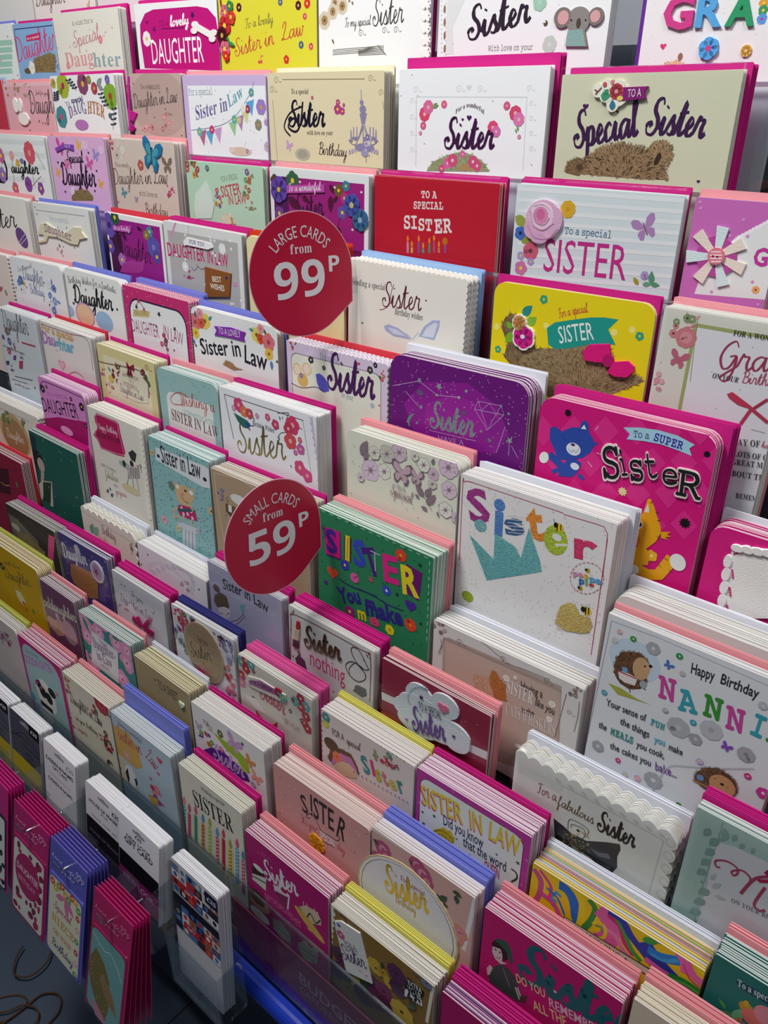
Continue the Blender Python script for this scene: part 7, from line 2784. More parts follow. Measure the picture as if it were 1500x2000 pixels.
card(11, -0.6933, 0.4005, 0.737, -0.012, 0.1234, 0.2124, 'dedccb', 8, 'mg', 4, 179, 'cream card with row of birthday candles reading SISTER', 'candle SISTER card', {'rad': 2, 'bk': ['f0eee2', 'eceadc', 'f4f2e8', 'e4e2d4']}, """T ei Wishing_a_special 448 -167 901 461 65 4a4440 0
T e SISTER 271 -566 1007 787 282 1c1c22 0
k 4aa0c8 66 22 -760 -58 -1361
k f0e8c8 14 -17 -823 50 -789
k f0e8c8 14 -28 -897 40 -863
k f0e8c8 14 -38 -971 29 -936
k f0e8c8 15 -49 -1046 19 -1011
k f0e8c8 15 -60 -1121 8 -1085
k f0e8c8 15 -71 -1197 -3 -1161
k f0e8c8 15 -82 -1274 -13 -1237
L 24 -746 52 -552 e88aa0 0.35
k c84a78 65 121 -825 57 -1338
L 123 -811 150 -617 c8607a 0.35
k 3a9a78 64 266 -755 199 -1318
L 268 -741 293 -550 d85a78 0.35
k e09030 64 412 -795 352 -1327
k 7a4a20 14 376 -857 439 -824
k 7a4a20 14 367 -930 431 -896
k 7a4a20 14 358 -1003 422 -968
k 7a4a20 14 349 -1076 413 -1041
k 7a4a20 14 340 -1150 404 -1115
k 7a4a20 14 330 -1225 395 -1189
k 7a4a20 14 321 -1300 386 -1263
L 414 -781 437 -591 4a9ac0 0.35
k a8c850 63 556 -760 498 -1314
k f0e8c8 14 521 -822 583 -789
k f0e8c8 14 513 -893 575 -860
k f0e8c8 14 504 -965 567 -931
k f0e8c8 14 496 -1038 559 -1003
k f0e8c8 14 487 -1111 550 -1076
k f0e8c8 14 479 -1184 542 -1149
k f0e8c8 14 470 -1259 534 -1223
L 558 -746 579 -558 a8b050 0.35
k d8487a 62 701 -822 650 -1346
k f0e8c8 14 667 -884 728 -851
k f0e8c8 14 659 -955 720 -922
k f0e8c8 14 651 -1027 713 -993
k f0e8c8 14 643 -1099 705 -1065
k f0e8c8 14 635 -1172 697 -1137
k f0e8c8 14 627 -1246 689 -1210
k f0e8c8 14 619 -1320 682 -1284
L 702 -809 723 -621 5aa0c8 0.35
k c8283a 62 831 -745 772 -1375
L 832 -732 851 -547 d84a60 0.35
k e0d040 61 956 -831 910 -1377
k 7a4a20 13 924 -892 983 -859
k 7a4a20 13 917 -962 976 -929
k 7a4a20 13 910 -1033 970 -1000
k 7a4a20 14 903 -1105 963 -1071
k 7a4a20 14 896 -1177 956 -1142
k 7a4a20 14 889 -1249 949 -1214
k 7a4a20 14 882 -1322 943 -1287
L 957 -818 975 -632 b8a040 0.35
k 6ab0d8 60 1099 -705 1045 -1378
k f0e8c8 13 1068 -764 1126 -732
k f0e8c8 13 1062 -833 1120 -801
k f0e8c8 13 1056 -902 1114 -870
k f0e8c8 13 1049 -972 1108 -939
k f0e8c8 13 1043 -1043 1101 -1009
k f0e8c8 13 1037 -1114 1095 -1080
k f0e8c8 13 1030 -1185 1089 -1151
L 1101 -691 1117 -510 d85a90 0.35
k c85a98 60 1205 -840 1156 -1490
k f0e8c8 13 1174 -900 1231 -868
k f0e8c8 13 1168 -970 1225 -937
k f0e8c8 13 1162 -1039 1219 -1006
k f0e8c8 13 1156 -1110 1214 -1076
k f0e8c8 13 1150 -1181 1208 -1147
k f0e8c8 13 1144 -1252 1202 -1218
k f0e8c8 13 1138 -1324 1197 -1289
L 1206 -827 1221 -644 4a90b8 0.35""")
card(11, -0.5654, 0.3998, 0.7116, -0.012, 0.1401, 0.1853, 'b01a70', 11, 'pk', 5, 218, 'magenta card with cake slices reading Sister birthday wishes', 'cake slices Sister card', {'bk': ['f0e0e8', 'b01a70', 'f4ecf0', 'c03a88', 'f0e4ea']}, """T r A_SPECIAL 215 -248 2178 264 81 d0489a 0
T sb Sister 329 -574 2967 628 302 eee6ee 0
T r BIRTHDAY 317 -983 1741 353 118 d878b0 0
T r WISHES 651 -933 -417 284 119 d878b0 0
P 3a2a20 94 -552 261 -486 344 -537 82 -709
P d8e0d0 83 -696 347 -571 327 -810 82 -809
k 3a2a20 20 87 -742 339 -664
O 210 -504 96 46 eeeae4 0
k 3a2a20 15 65 -430 107 -541
P e8d8e8 476 -570 624 -491 764 -513 715 -581 495 -676
P 8a2a60 496 -651 715 -581 668 -844 563 -764
k f0e0f0 24 476 -570 740 -534
k f0e0f0 25 752 -523 717 -799
O 658 -521 52 35 c01830 0
O 157 -1099 190 137 4a3020 0
O 153 -1154 220 138 c8987a 0
O 143 -1111 146 99 6a4830 0
O 175 -1395 187 96 e0dcd4 0
P d8c8c0 94 -1443 206 -1314 197 -1454 142 -1505
P d8c0a0 924 -563 1042 -433 1220 -390 1285 -473 1283 -569 1103 -689 943 -691
K 3a2a20 19 935 -577 1036 -654 1107 -517 1194 -604 1274 -483
O 1091 -725 272 75 d8b050 -25
P d8b050 1043 -819 1135 -782 1122 -843 1054 -833
k e8d8e0 9 998 -402 999 -495
k e8d8e0 9 1177 -359 1179 -451
k e8d8e0 9 1231 -380 1232 -450
k e8d8e0 9 1054 -387 1057 -467
P b0a890 879 -1253 1048 -1063 1231 -1061 1204 -1344 1014 -1483 898 -1390
k 5a4a38 15 876 -1333 1206 -1239
k 5a4a38 15 898 -1390 1181 -1341
O 1094 -1095 53 36 c02030 0
P a8a490 429 -1214 568 -1163 748 -1224 740 -1413 553 -1462 430 -1422
k 4a3a30 13 434 -1339 732 -1317""")
card(11, -0.4217, 0.3996, 0.705, 0.012, 0.1439, 0.1808, '8a6a34', 12, 'ye', 6, 257, 'brown floral card with gift tag reading for a lovely Sister, 29p sticker', 'floral gift tag Sister card', {'bk': ['ece8e0', 'f0eee8', 'e4ded4', 'dcd8d0']}, """k e6e4dc 49 21 -33 -98 -1431
k e6e4dc 36 11 -19 777 26
k e6e4dc 34 800 90 1430 8
k e6e4dc 40 1423 -21 1370 -658
O 35 -133 34 42 e6e4dc 0
O 24 -233 35 42 e6e4dc 0
O 12 -334 35 42 e6e4dc 0
O 1 -437 35 43 e6e4dc 0
O -11 -541 36 43 e6e4dc 0
O -23 -646 36 44 e6e4dc 0
O -35 -752 37 44 e6e4dc 0
O -47 -859 37 45 e6e4dc 0
O -59 -968 38 45 e6e4dc 0
O -71 -1078 38 46 e6e4dc 0
O -84 -1190 39 46 e6e4dc 0
O -96 -1303 39 47 e6e4dc 0
O -109 -1417 40 48 e6e4dc 0
O -122 -1532 40 48 e6e4dc 0
F 129 -765 137 5a2a58 3a2a20 9
F 129 -765 82 5a2a58 2a1a1a 8
F 320 -701 112 6a3a28 3a2a20 9
F 320 -701 67 6a3a28 2a1a1a 8
F 123 -1062 163 4a2048 3a2a20 9
F 123 -1062 98 4a2048 2a1a1a 8
F 665 -438 127 c8a83a 3a2a20 9
F 665 -438 76 c8a83a 2a1a1a 8
F 626 -755 130 5a2450 3a2a20 9
F 626 -755 78 5a2450 2a1a1a 8
F 785 -737 128 7a2a5a 3a2a20 9
F 785 -737 77 7a2a5a 2a1a1a 8
F 380 -1003 136 b89a38 3a2a20 9
F 380 -1003 82 b89a38 2a1a1a 8
F 483 -1118 159 4a1c40 3a2a20 9
F 483 -1118 95 4a1c40 2a1a1a 8
F 228 -1230 117 8a7038 3a2a20 9
F 228 -1230 70 8a7038 2a1a1a 8
F 25 -1461 121 5a2a50 3a2a20 9
F 25 -1461 73 5a2a50 2a1a1a 8
L 44 -726 107 -810 3a4a28 0.5
L 443 -891 586 -819 3a4a28 0.5
L 297 -916 229 -1129 3a4a28 0.5
F 670 -456 106 c8a83a 3a2a20 9
F 670 -456 58 c8a83a 2a1a1a 8
F 767 -430 84 b89030 3a2a20 9
F 767 -430 46 b89030 2a1a1a 8
F 955 -268 134 5a2a58 3a2a20 9
F 955 -268 74 5a2a58 2a1a1a 8
F 865 -516 92 c8a83a 3a2a20 9
F 865 -516 50 c8a83a 2a1a1a 8
F 978 -494 123 4a1c48 3a2a20 9
F 978 -494 68 4a1c48 2a1a1a 8
F 652 -992 155 6a2a50 3a2a20 9
F 652 -992 85 6a2a50 2a1a1a 8
F 812 -947 130 5a2048 3a2a20 9
F 812 -947 71 5a2048 2a1a1a 8
F 1042 -823 168 c8a840 3a2a20 9
F 1042 -823 92 c8a840 2a1a1a 8
F 1219 57 96 8a7a68 3a2a20 9
F 1219 57 53 8a7a68 2a1a1a 8
F 1345 -34 76 7a8098 3a2a20 9
F 1345 -34 42 7a8098 2a1a1a 8
L 531 -804 447 -1032 34482a 0.5
L 1219 -497 1114 -677 34482a 0.5
L 766 -273 747 -381 34482a 0.5
Z gift_tag 15
P dfe0de 68 -216 164 -132 448 -78 626 -755 233 -930 76 -323
F 159 -363 66 c86a90 e8c0c8 5
O 131 -224 28 23 6a5a98 0
T r FOR_A 230 -471 3586 177 74 8a8a98 0
T r LOVELY 229 -553 4585 231 75 8a8a98 0
T s Sister 194 -727 4174 396 213 4a3a68 0
H 444 -699 26 a890b0
H 536 -680 31 c890a8
z
K 2a2018 9 146 -36 217 -40 245 -194
Z price_sticker 6
P 16161a 1104 -176 1320 -202 1290 -355 1078 -359
P e8e8ea 1078 -359 1294 -362 1308 -449 1072 -512
T b EXTRA 1118 -274 1609 185 72 e8e8ea 0
T b VALUE 1115 -366 1870 183 73 e8e8ea 0
T bb 29 1105 -490 2664 164 160 0c0c10 0
T bb P 1272 -431 5369 41 65 0c0c10 0
z""")
card(11, -0.2678, 0.3997, 0.7107, 0.012, 0.1241, 0.1847, 'b01868', 7, 'mg', 9, 272, 'magenta and violet striped card fan at the lower frame edge', 'magenta violet fan card', {'bk': ['4a2a8a', 'f0dce8', '4a2a8a', 'e8a8c8', '3a2a80']}, """""")
CORDS = [('brown elastic cord loop by the frame edge', [(-1.1337, 0.1975), (-1.1179, 0.2211), (-1.1017, 0.2367), (-1.0824, 0.24), (-1.0723, 0.2241), (-1.0752, 0.2022), (-1.0852, 0.1841), (-1.0871, 0.1699)]), ('longer brown elastic cord curling under the lilac wallets', [(-1.075, 0.1741), (-1.0734, 0.2038), (-1.0717, 0.2344), (-1.0715, 0.2611), (-1.0557, 0.2797), (-1.0354, 0.2821), (-1.0176, 0.2679), (-1.0122, 0.2501), (-1.0105, 0.2359)]), ('inner brown cord twisting between the two larger loops', [(-1.0993, 0.1911), (-1.0865, 0.2053), (-1.0763, 0.2288), (-1.0555, 0.2417), (-1.0383, 0.2404), (-1.028, 0.227), (-1.0396, 0.2046)]), ('thin dark cord looping under the magenta wallets', [(-1.1333, 0.3189), (-1.1159, 0.2992), (-1.1131, 0.2698), (-1.127, 0.2525), (-1.1458, 0.2486), (-1.1704, 0.2667), (-1.1817, 0.2865)])]
build_cards(205, 280)

# ------------------------------------------------------------------ price signs
WHITE = 'eceef0'
def flat_art(W, H): a = Art(W, H); return a
def put_text(art, font, t, x, y, w, h, col, bend=0, ang=0):     # metres; x, y is the start of the baseline
    def xf(u, v):
        v = v * h + bend * w * 4 * u * (1 - u); c, s = math.cos(ang), math.sin(ang); return (x + u * w * c - v * s, y + u * w * s + v * c)
    if font[0] == 's': art.put([[xf(u, v) for u, v in p] for p in script_polys(t, 1 if font == 'sb' else .3)], col, art.text)
    else:
        V, F, _ = TXT[(font, t)]; art.put([[xf(*V[i]) for i in f] for f in F], col, art.text)
def price_sign(label, big, word, cx, cy, cz, az, tilt):
    RX, RY = .0635, .068
    d = Vector((math.sin(az), math.cos(az), 0)); n = Vector((math.cos(az), -math.sin(az), 0)); u = Vector((0, 0, math.cos(tilt))) + n * math.sin(tilt); nn = d.cross(u)
    m = Matrix(((d.x, u.x, nn.x, cx), (d.y, u.y, nn.y, cy), (d.z, u.z, nn.z, cz), (0, 0, 0, 1)))
    def shape(s):
        P = [(RX * s * math.cos(t), RY * s * math.sin(t)) for t in (math.pi * 2 * i / 72 for i in range(0, 61))]
        return P + [(RX * s * .60, -RY * s * .80), (RX * s * .985, -RY * s * .52)]
    b = MB(); b.prism(shape(1), -.0006, 0, lin('e8b8c8')); o = b.obj('price_sign', GLOSSY, label=label, cat='price sign', group='round price signs on the rack', mw=m)
    b = MB(); b.prism(shape(.985), 0, .0002, lin('c3123e')); b.obj('sign_face', GLOSSY, o)
    a = Art(1, 1); a.W = a.H = 9; a.k = 4
    def chars(t, rad, span, h, font='b'):                       # lettering round the upper rim
        ws = [.55 if c in ' ' else .62 if c in 'L' else 1.15 if c == 'M' else .8 for c in t]; tot = sum(ws); ang = span / 2; V, F, w = TXT[('r', t)]
        out = []
        for f in F:
            P = []
            for i in f:
                uu, vv = V[i]; th = math.pi / 2 + span / 2 - span * uu; r = rad + vv * h; P.append((r * math.cos(th) * RX / RY, r * math.sin(th)))
            out.append(P)
        a.text.f or None; put_raw(a, out)
    def put_raw(a, polys):
        c = lin(WHITE)
        for p in polys:
            if area2(p) < 0: p = p[::-1]
            a.text.face([(x, y, .0005) for x, y in p], c)
    chars(word, .0405, 1.75, .0125)
    def raw(font, t, x, y, w, h):
        V, F, _ = TXT[(font, t)]; put_raw(a, [[(x + V[i][0] * w, y + V[i][1] * h) for i in f] for f in F])
    raw('e', 'from', -.0125, .0235, .026, .0105)
    raw('G', big, -.0345, -.0235, .062, .0385)
    raw('G', 'P', .0335, .0005, .0135, .0170)
    a.text.obj('lettering', GLOSSY, o)
    b = MB(); b.prism(rrect(RX * .9, -RY * .40, RX * 1.12, -RY * .12, .002, 2), -.0012, -.0006, lin('dfe4e8')); b.obj('clip', ACRYL, o)
    return o
price_sign('round crimson shelf sign reading LARGE CARDS from 99p', '99', 'LARGE CARDS', -.6633, .6309, -.183 + EYE, .324, -.057)
price_sign('round crimson shelf sign reading SMALL CARDS from 59p', '59', 'SMALL CARDS', -.5864, .4975, -.4335 + EYE, .129, -.0355)

# ------------------------------------------------------------------ budget strip behind the lowest lip
m = frame(0, row_y(0), row_z(0)); zb = -.2 / math.cos(LEAN)
def strip(x0, x1, label, txt):
    b = MB(); b.prism(rrect(x0, zb - .05, x1, zb + .046, .002, 2), .0022, .0032, lin('a81a5c')); o = b.obj('budget_sign', GLOSSY, label=label, cat='sign', mw=m)
    b = MB(); b.box((x0, zb + .044, .0032), (x1, zb + .0455, .0034), lin('e8a0a0')); b.obj('sign_edge', GLOSSY, o)
    if txt:
        a = Art(9, 9); a.W = 9; a.k = 120
        def raw(font, t, x, y, w, h):
            V, F, _ = TXT[(font, t)]
            for f in F:
                p = [(x + V[i][0] * w, y + V[i][1] * h) for i in f]
                if area2(p) < 0: p = p[::-1]
                a.text.face([(px, py, .0036) for px, py in p], lin('d8a8c0'))
        raw('b', 'BUDGET', x0 + .052, zb - .004, .105, .021); raw('r', 'CARDS', x0 + .052, zb - .021, .047, .0125); raw('r', 'from', x0 + .103, zb - .021, .026, .0125)
        a.text.obj('lettering', GLOSSY, o)
strip(-.603, -.5285, 'plain magenta strip inside the clear lip under the cake slices card', None)
strip(-.5275, -.17, 'magenta strip reading BUDGET CARDS from inside the clear lip', True)
strip(-.169, XR - .01, 'magenta strip under the gift tag card, further along the clear lip', None)

# ------------------------------------------------------------------ gift-card tray, gift cards, hooks and money wallets
def clear_thing(name, label, cat, boxes, group=None, parts='panel'):
    r = link(name, None, label=label, cat=cat, group=group)
    for nm, a, b_ in boxes:
        q = MB(); q.box(a, b_, (1, 1, 1, 1), .001 if b_[1] - a[1] > .004 else 0); q.obj(nm, ACRYL, r)
    return r
E0 = EYE
clear_thing('acrylic_tray', 'long clear acrylic tray holding gift cards below the lowest card row', 'tray',
            [('front_wall', (-1.42, .2985, E0 - 1.005), (-.657, .3005, E0 - .872)), ('floor_panel', (-1.42, .3005, E0 - 1.005), (-.657, 0.3715, E0 - 1.002)),
             ('end_wall', (-.659, .3005, E0 - 1.002), (-.657, 0.3715, E0 - .90)), ('divider', (-.868, .3005, E0 - 1.002), (-.866, 0.3715, E0 - .90)), ('divider', (-.972, .3005, E0 - 1.002), (-.970, 0.3715, E0 - .90))])
clear_thing('acrylic_holder', 'clear acrylic holder of photo-patterned gift cards at the end of the tray', 'holder',
            [('front_wall', (-.652, .317, E0 - 1.075), (-.548, .319, E0 - .968)), ('floor_panel', (-.652, .319, E0 - 1.075), (-.548, .360, E0 - 1.072)),
             ('end_wall', (-.652, .319, E0 - 1.072), (-.650, .360, E0 - .975)), ('end_wall', (-.55, .319, E0 - 1.072), (-.548, .360, E0 - .975)), ('rear_wall', (-.65, .360, E0 - 1.072), (-.55, .362, E0 - .92))])
GIFT = mat('gift_card_plastic', .35, 0, .03, 200, .5)
def gift_stack(x0, w, ytop, ztop, h, n, sp, base, lean, label, hs, art_fn, low=None, cut=0, edge='d8d8dc'):
    m = frame(x0, ytop, ztop + E0, 0, lean)
    def body():
        b = MB(); o = rrect(0, -h, w, 0, .004, 4); b.prism(o, -.0016, 0, lin(base), lin(edge))
        if low: b.prism(rrect(.0005, -h + .0005, w - .0005, -cut, .0015, 2), 0, .00008, lin(low))
        return b
    bb = body(); o = bb.obj('gift_card', GIFT, label=label, cat='gift card', group='gift cards at the front of their stacks', mw=m)
    b = MB(); b.prism(rrect(w * .36, -.013, w * .66, -.0085, .002, 3), .0001, .00025, lin('9a9aa4')); b.prism(rrect(w * .46, -.0095, w * .56, -.0065, .0015, 3), .0001, .0003, lin('9a9aa4')); b.obj('hang_slot', GIFT, o)
    a = Art(w, h); a.k = 30; art_fn(a, w, h)
    if a.print.f: a.print.obj('print', MATS, o)
    if a.text.f: a.text.obj('lettering', MATS, o)
    me = bb.mesh('gift_card', [GIFT]); rnd = random.Random(int(-x0 * 1000))
    for j in range(n):
        link('gift_card', me, None, '%s gift card in the %s stack' % (ORD[j], hs), 'gift card', 'gift cards behind the ' + hs + ' one', None,
             m @ Matrix.Translation((rnd.gauss(0, .0004), rnd.gauss(0, .0004), -.0002 - sp * (j + 1))))
def a_boots(a, w, h):
    rr = random.Random(3)
    for i in range(16):
        y = -rr.uniform(.02, h); a.put(ribbon(spline([(rr.uniform(-.2, 1) * w, y), (w * .5, y + rr.uniform(-.02, .02)), (w * 1.1, y - rr.uniform(-.03, .03))], 6), .0012), '8a8aa0' if i % 2 else '2a2a3c')
    a.put([rrect(w * .66, -.02, w, -.001, .001)], '0c0c10'); put_text(a, 'b', '£25', w * .71, -.014, w * .22, .006, 'e8e8ea'); a.put([rrect(0, -h, w, -h * .62, .001)], 'b8a018')
def a_deb(a, w, h):
    put_text(a, 'r', '£20', w * .72, -.021, w * .22, .0075, '8a8a90'); put_text(a, 'b', 'DEBENHAMS', w * .07, -.033, w * .86, .0062, '3a3a40'); put_text(a, 'b', 'GIFT CARD', w * .28, -.041, w * .46, .0048, '4a4a50')
    a.put([[(w * .15, -.0535), (w * .85, -.0535), (w * .85, -.053), (w * .15, -.053)]], '6a6a70'); put_text(a, 'b', 'DEBENHAMS', w * .12, -.068, w * .76, .0056, '5a5a60')
def a_hof(a, w, h):
    put_text(a, 'b', '£25', w * .74, -.02, w * .2, .007, '2a2a30'); put_text(a, 'b', 'HOUSE OF FRASER', w * .1, -.031, w * .8, .0058, '26262c'); put_text(a, 'b', 'GIFT CARD', w * .42, -.037, w * .2, .0026, '4a4a50')
    put_text(a, 'r', 'ONLINE  STORE  APP', w * .16, -.052, w * .7, .003, '6a6a70'); put_text(a, 'b', 'HOUSE OF FRASER', w * .1, -.082, w * .8, .005, '6a6a78')
def a_new(a, w, h):
    put_text(a, 'b', '£25', w * .42, -.0205, w * .16, .0055, '26262c'); put_text(a, 'b', 'NEW LOOK', w * .2, -.0305, w * .6, .0052, '3a3a40'); put_text(a, 'b', 'GIFT CARD', w * .15, -.0405, w * .7, .0085, '26262c')
    a.put([rrect(0, -.125, w, -.088, .001)], '7a1858'); put_text(a, 'b', 'NEW LOOK', w * .12, -.105, w * .76, .009, 'c890b8')
def a_photo(a, w, h):
    rr = random.Random(8); cols = ['2c5aa0', 'c8282c', 'e4e6ea', '7a8a9a', '1a2440', 'b86a50', '4a7ab8', 'd8d0c8', '2a2c34', '8a5a48']
    for blk in (0, .066):
        for i in range(6):
            for j in range(4):
                x, y = w * (i / 6), -.006 - blk - j * .0125
                a.put([rrect(x + .0003, y - .0122, x + w / 6 - .0003, y, .0004, 1)], cols[rr.randrange(10)])
                a.put([ell(x + w / 12, y - .006, w * .045, .0042, rr.uniform(0, 90), 8)], cols[rr.randrange(10)])
        a.put([rrect(w * .2, -.045 - blk, w * .55, -.034 - blk, .001)], 'c8202a'); put_text(a, 'b', 'GIFT', w * .28, -.042 - blk, w * .18, .0045, 'f0e8e8')
    a.put([rrect(0, -.072, w, -.058, .001)], '10142c'); a.put([rrect(w * .74, -.024, w, -.004, .001)], '141c48'); put_text(a, 'b', '£25', w * .78, -.018, w * .19, .007, 'e8eaf0')
L8 = R(9)
gift_stack(-1.155, .083, .345, -.848, .125, 11, .0018, '5a5868', L8, 'marbled grey gift card cut by the frame edge, in the clear tray', 'cut marbled grey', a_boots)
gift_stack(-1.066, .090, .345, -.848, .125, 11, .0018, '4c4a58', L8, 'marbled dark grey gift card with black price corner in the tray', 'marbled dark grey', a_boots)
gift_stack(-.964, .0885, .345, -.848, .132, 11, .0018, 'e6e6ec', L8, 'white twenty pound gift card standing beside the marbled grey ones', 'white twenty pound', a_deb)
gift_stack(-.8445, .089, .342, -.85, .132, 11, .0018, 'e4e4ea', L8, 'white twenty-five pound gift card with small lettering and black lower half', 'small lettered white', a_hof, '0c0c12', .058)
gift_stack(-.7515, .090, .337, -.838, .138, 11, .0018, 'e6e6ec', L8, 'white twenty-five pound gift card with large lettering by the end holder', 'large lettered white', a_new, '0a0a10', .06)
gift_stack(-.6465, .092, .342, -.846, .215, 8, .0021, 'd8dae0', R(4), 'photo-patterned blue and red gift card in the clear end holder', 'photo-patterned', a_photo)
CHROME = mat('chrome_wire', .2, 1, 0, col='b8bcc2')
for j, (x, yy) in enumerate(((-1.205, .2965), (-1.022, .2965), (-.905, .2965), (-.782, .2965), (-.690, .2965))[:5]):
    r = link('label_clip', None, label='small clear plastic clip on the tray edge above the %s' % ('cut marbled card', 'black wallet', 'magenta wallet', 'lilac wallet', 'teal wallet')[j], cat='clip', group='clear clips along the tray edge')
    q = MB(); q.box((x, yy - .011, E0 - .892), (x + .026, yy + .001, E0 - .8905), (1, 1, 1, 1)); q.box((x, yy - .011, E0 - .8905), (x + .026, yy - .0095, E0 - .876), (1, 1, 1, 1)); q.obj('clip_body', ACRYL, r)
    q = MB(); q.box((x, yy - .0095, E0 - .876), (x + .026, yy + .0075, E0 - .871), (1, 1, 1, 1)); q.obj('clip_hook', ACRYL, r)

def wallet_stack(x0, w, ytop, ztop, n, head, lower, label, hs, art_fn, a0, sp=.0044):
    xm = x0 + w / 2; r = link('display_hook', None, label='chrome display hook carrying the %s money wallets' % hs, cat='hook')
    q = MB(); q.tube([(xm, .2975, E0 + ztop - .026), (xm, ytop - .012, E0 + ztop - .019), (xm, ytop - .018, E0 + ztop - .011)], .0016, (0, 0, 0, 1), 8); q.obj('hook_wire', CHROME, r)
    q = MB(); q.box((xm - .006, ytop - .020, E0 + ztop - .012), (xm + .006, ytop - .0175, E0 + ztop + .002), (1, 1, 1, 1)); q.obj('hook_tip', ACRYL, r)
    H, hh = .180, .051; base = None
    for j in range(n):
        ln = a0 - R(1.35) * j; m = frame(x0, ytop + sp * j, ztop + E0 - .0006 * j, 0, ln)
        b = MB(); b.prism(rrect(0, -H, w, 0, .001, 2), -.0007, 0, lin(head), lin(mix(head, 'ffd0e8', .25)))
        g = 'money wallets on the %s hook' % hs
        if base is None:
            o = b.obj('money_wallet', GLOSSY, label=label, cat='money wallet', group=g, mw=m); base = o
            q = MB(); q.prism(rrect(.003, -H + .003, w - .004, -hh, .004, 3), 0, .0012, lin(lower)); q.obj('wallet_cover', GLOSSY, o)
            a = Art(w, H); a.k = 220; art_fn(a, w, H, hh)
            if a.print.f: a.print.obj('print', MATS, o)
            if a.text.f: a.text.obj('lettering', MATS, o)
            q = MB(); q.face([(-.001, -H - .002, .0024), (w + .001, -H - .002, .0024), (w + .001, .001, .0024), (-.001, .001, .0024)], (1, 1, 1, 1)); q.obj('cellophane_sleeve', CELLO, o)
            bm = b.mesh('money_wallet', [GLOSSY]); cm = None
        else:
            o = link('money_wallet', bm, None, '%s money wallet back on the %s hook' % (ORD[j - 1], hs), 'money wallet', g, None, m)
def head_text(a, w, H, hh, col):
    put_text(a, 's', 'hand crafted', w * .08, -hh * .5, w * .75, .006, col); put_text(a, 's', 'money wallet', w * .12, -hh * .68, w * .6, .005, col); put_text(a, 'r', '99p', w * .74, -hh * .42, w * .22, .009, col)
def a_w0(a, w, H, hh):
    a.put([rrect(.006, -H + .006, w - .006, -hh - .004, .004)], 'e0dcdc'); rr = random.Random(2)
    for i in range(26): a.put([ell(rr.uniform(.01, w - .01), -rr.uniform(hh + .01, H - .01), .006, .004, rr.uniform(0, 90), 10)], '141014' if i % 3 else 'b83060')
def a_w1(a, w, H, hh):
    head_text(a, w, H, hh, 'e8a0c8'); a.put([rrect(.006, -H + .006, w - .007, -hh - .004, .008)], 'd8d4cc'); rr = random.Random(5)
    for i in range(46):
        r = rr.uniform(.003, .008); a.put([ell(rr.uniform(.01, w - .012), -rr.uniform(hh + .012, H - .012), r, r * .75, rr.uniform(0, 90), 9)], 'a8184c' if i % 2 else '7a1038')
    a.put([ell(w * .48, -hh - .05, w * .36, .034)], 'a8185c'); put_text(a, 'b', 'DAUGHTER', w * .17, -hh - .05, w * .62, .010, 'e8c8d4'); put_text(a, 'b', 'BIRTHDAY', w * .22, -hh - .066, w * .5, .008, 'd890b0')
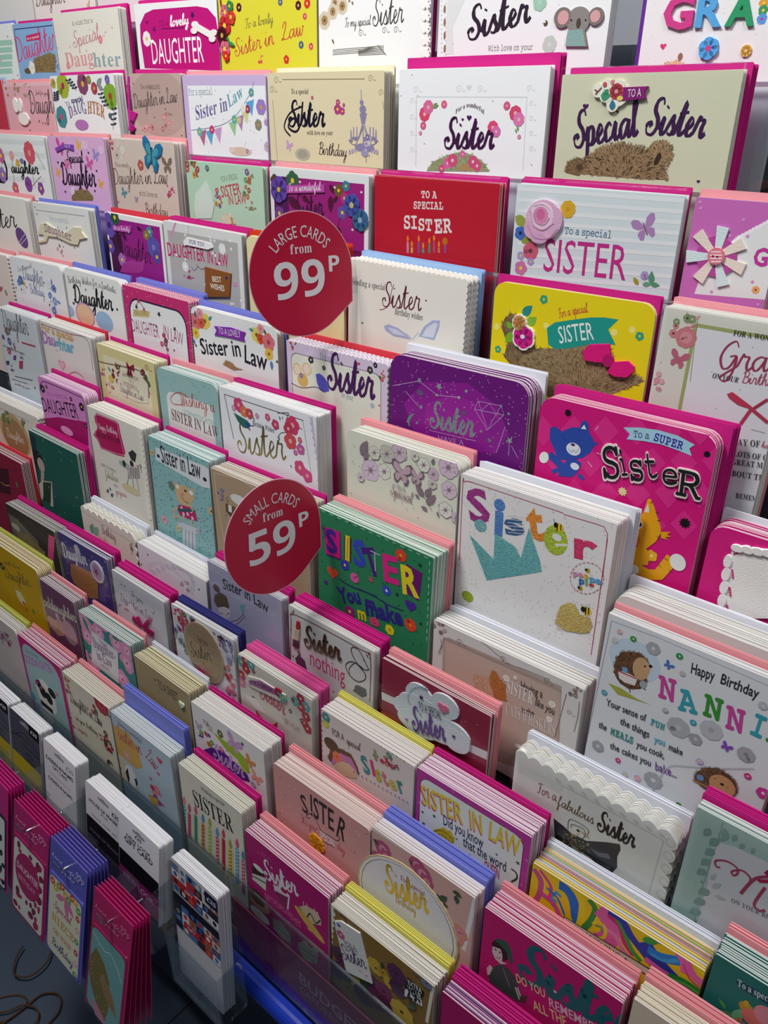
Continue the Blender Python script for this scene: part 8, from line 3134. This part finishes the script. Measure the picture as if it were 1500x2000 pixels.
def a_w2(a, w, H, hh):
    head_text(a, w, H, hh, 'c8c8f0'); a.put([rrect(.005, -H + .005, w - .006, -hh - .004, .008)], 'd8d6bc')
    for i in range(9): a.flower(.012 + i * (w - .024) / 8, -hh - .012 - .006 * math.sin(i * 1.7), .006, ('c8503a', 'd8a040', '6a9a58')[i % 3], 'f0e8c0', 5)
    for i in range(7): a.flower(w - .013, -hh - .03 - i * .018, .005, ('c83a50', 'd8a8b0', '6a9a58')[i % 3], 'f0e8c0', 5)
    put_text(a, 's', 'Special', w * .2, -hh - .05, w * .5, .012, 'b84a78'); put_text(a, 'm', 'NIECE', w * .16, -hh - .072, w * .62, .014, 'c89028'); put_text(a, 'm', 'ON YOUR', w * .22, -hh - .09, w * .5, .009, 'c86a50'); put_text(a, 's', 'Birthday', w * .2, -hh - .112, w * .6, .013, '4a3a88')
    a.put([leaf(w * .25, -hh - .03, w * .5, -hh - .02, .4), leaf(w * .5, -hh - .02, w * .75, -hh - .035, .4), leaf(w * .5, -hh - .02, w * .6, -hh - .05, .3)], 'd070a0')
def a_w3(a, w, H, hh):
    head_text(a, w, H, hh, 'd878a8'); a.put([rrect(.005, -H + .005, w - .006, -hh - .003, .010)], '6a9a9c'); rr = random.Random(9)
    a.put([leaf(w * .2, -hh - .03, w * .55, -hh - .13, .45)], 'g:8a7838'); a.put([leaf(w * .35, -hh - .06, w * .85, -hh - .10, .35)], 'g:a88858'); a.put([leaf(w * .2, -hh - .11, w * .8, -hh - .15, .3)], 'b87a90')
    for i in range(40): a.put([ell(rr.uniform(.1, .9) * w, -rr.uniform(hh + .02, H - .01), .0009, .0009, 0, 6)], 'g:e8d890')
    a.put(ribbon(spline([(w * .1, -hh - .012), (w * .4, -hh - .022), (w * .6, -hh - .018), (w * .9, -hh - .04)]), .001), 'c8e0e0')
wallet_stack(-1.004, .098, .262, -.849, 6, 'c81e80', '1c1418', 'black and white spotted money wallet with magenta header by the frame edge', 'black spotted', a_w0, R(13))
wallet_stack(-.890, .0925, .262, -.853, 7, 'b81468', 'a8185c', 'magenta money wallet with red petals reading DAUGHTER BIRTHDAY', 'magenta DAUGHTER', a_w1, R(14))
wallet_stack(-.792, .0865, .262, -.849, 7, '5a58b8', '6a68c0', 'lilac blue money wallet with floral cream front', 'lilac blue', a_w2, R(14))
wallet_stack(-.691, .082, .261, -.859, 6, 'b0145c', 'a01858', 'magenta money wallet with teal glitter front', 'teal glitter', a_w3, R(15))

# ------------------------------------------------------------------ brown elastic cords lying on the floor
CORD = mat('brown_elastic', .7, 0, .4, 900, .2, col='4a3222')
for ci, (lb, pts) in enumerate(CORDS):
    q = MB(); P = [(x, y, .0018 + .0037 * ci) for i, (x, y) in enumerate(spline(pts, 8))]; q.tube(P, .0017, (0, 0, 0, 1), 8)
    q.obj('elastic_cord', CORD, label=lb, cat='cord', group='loose cords on the floor')
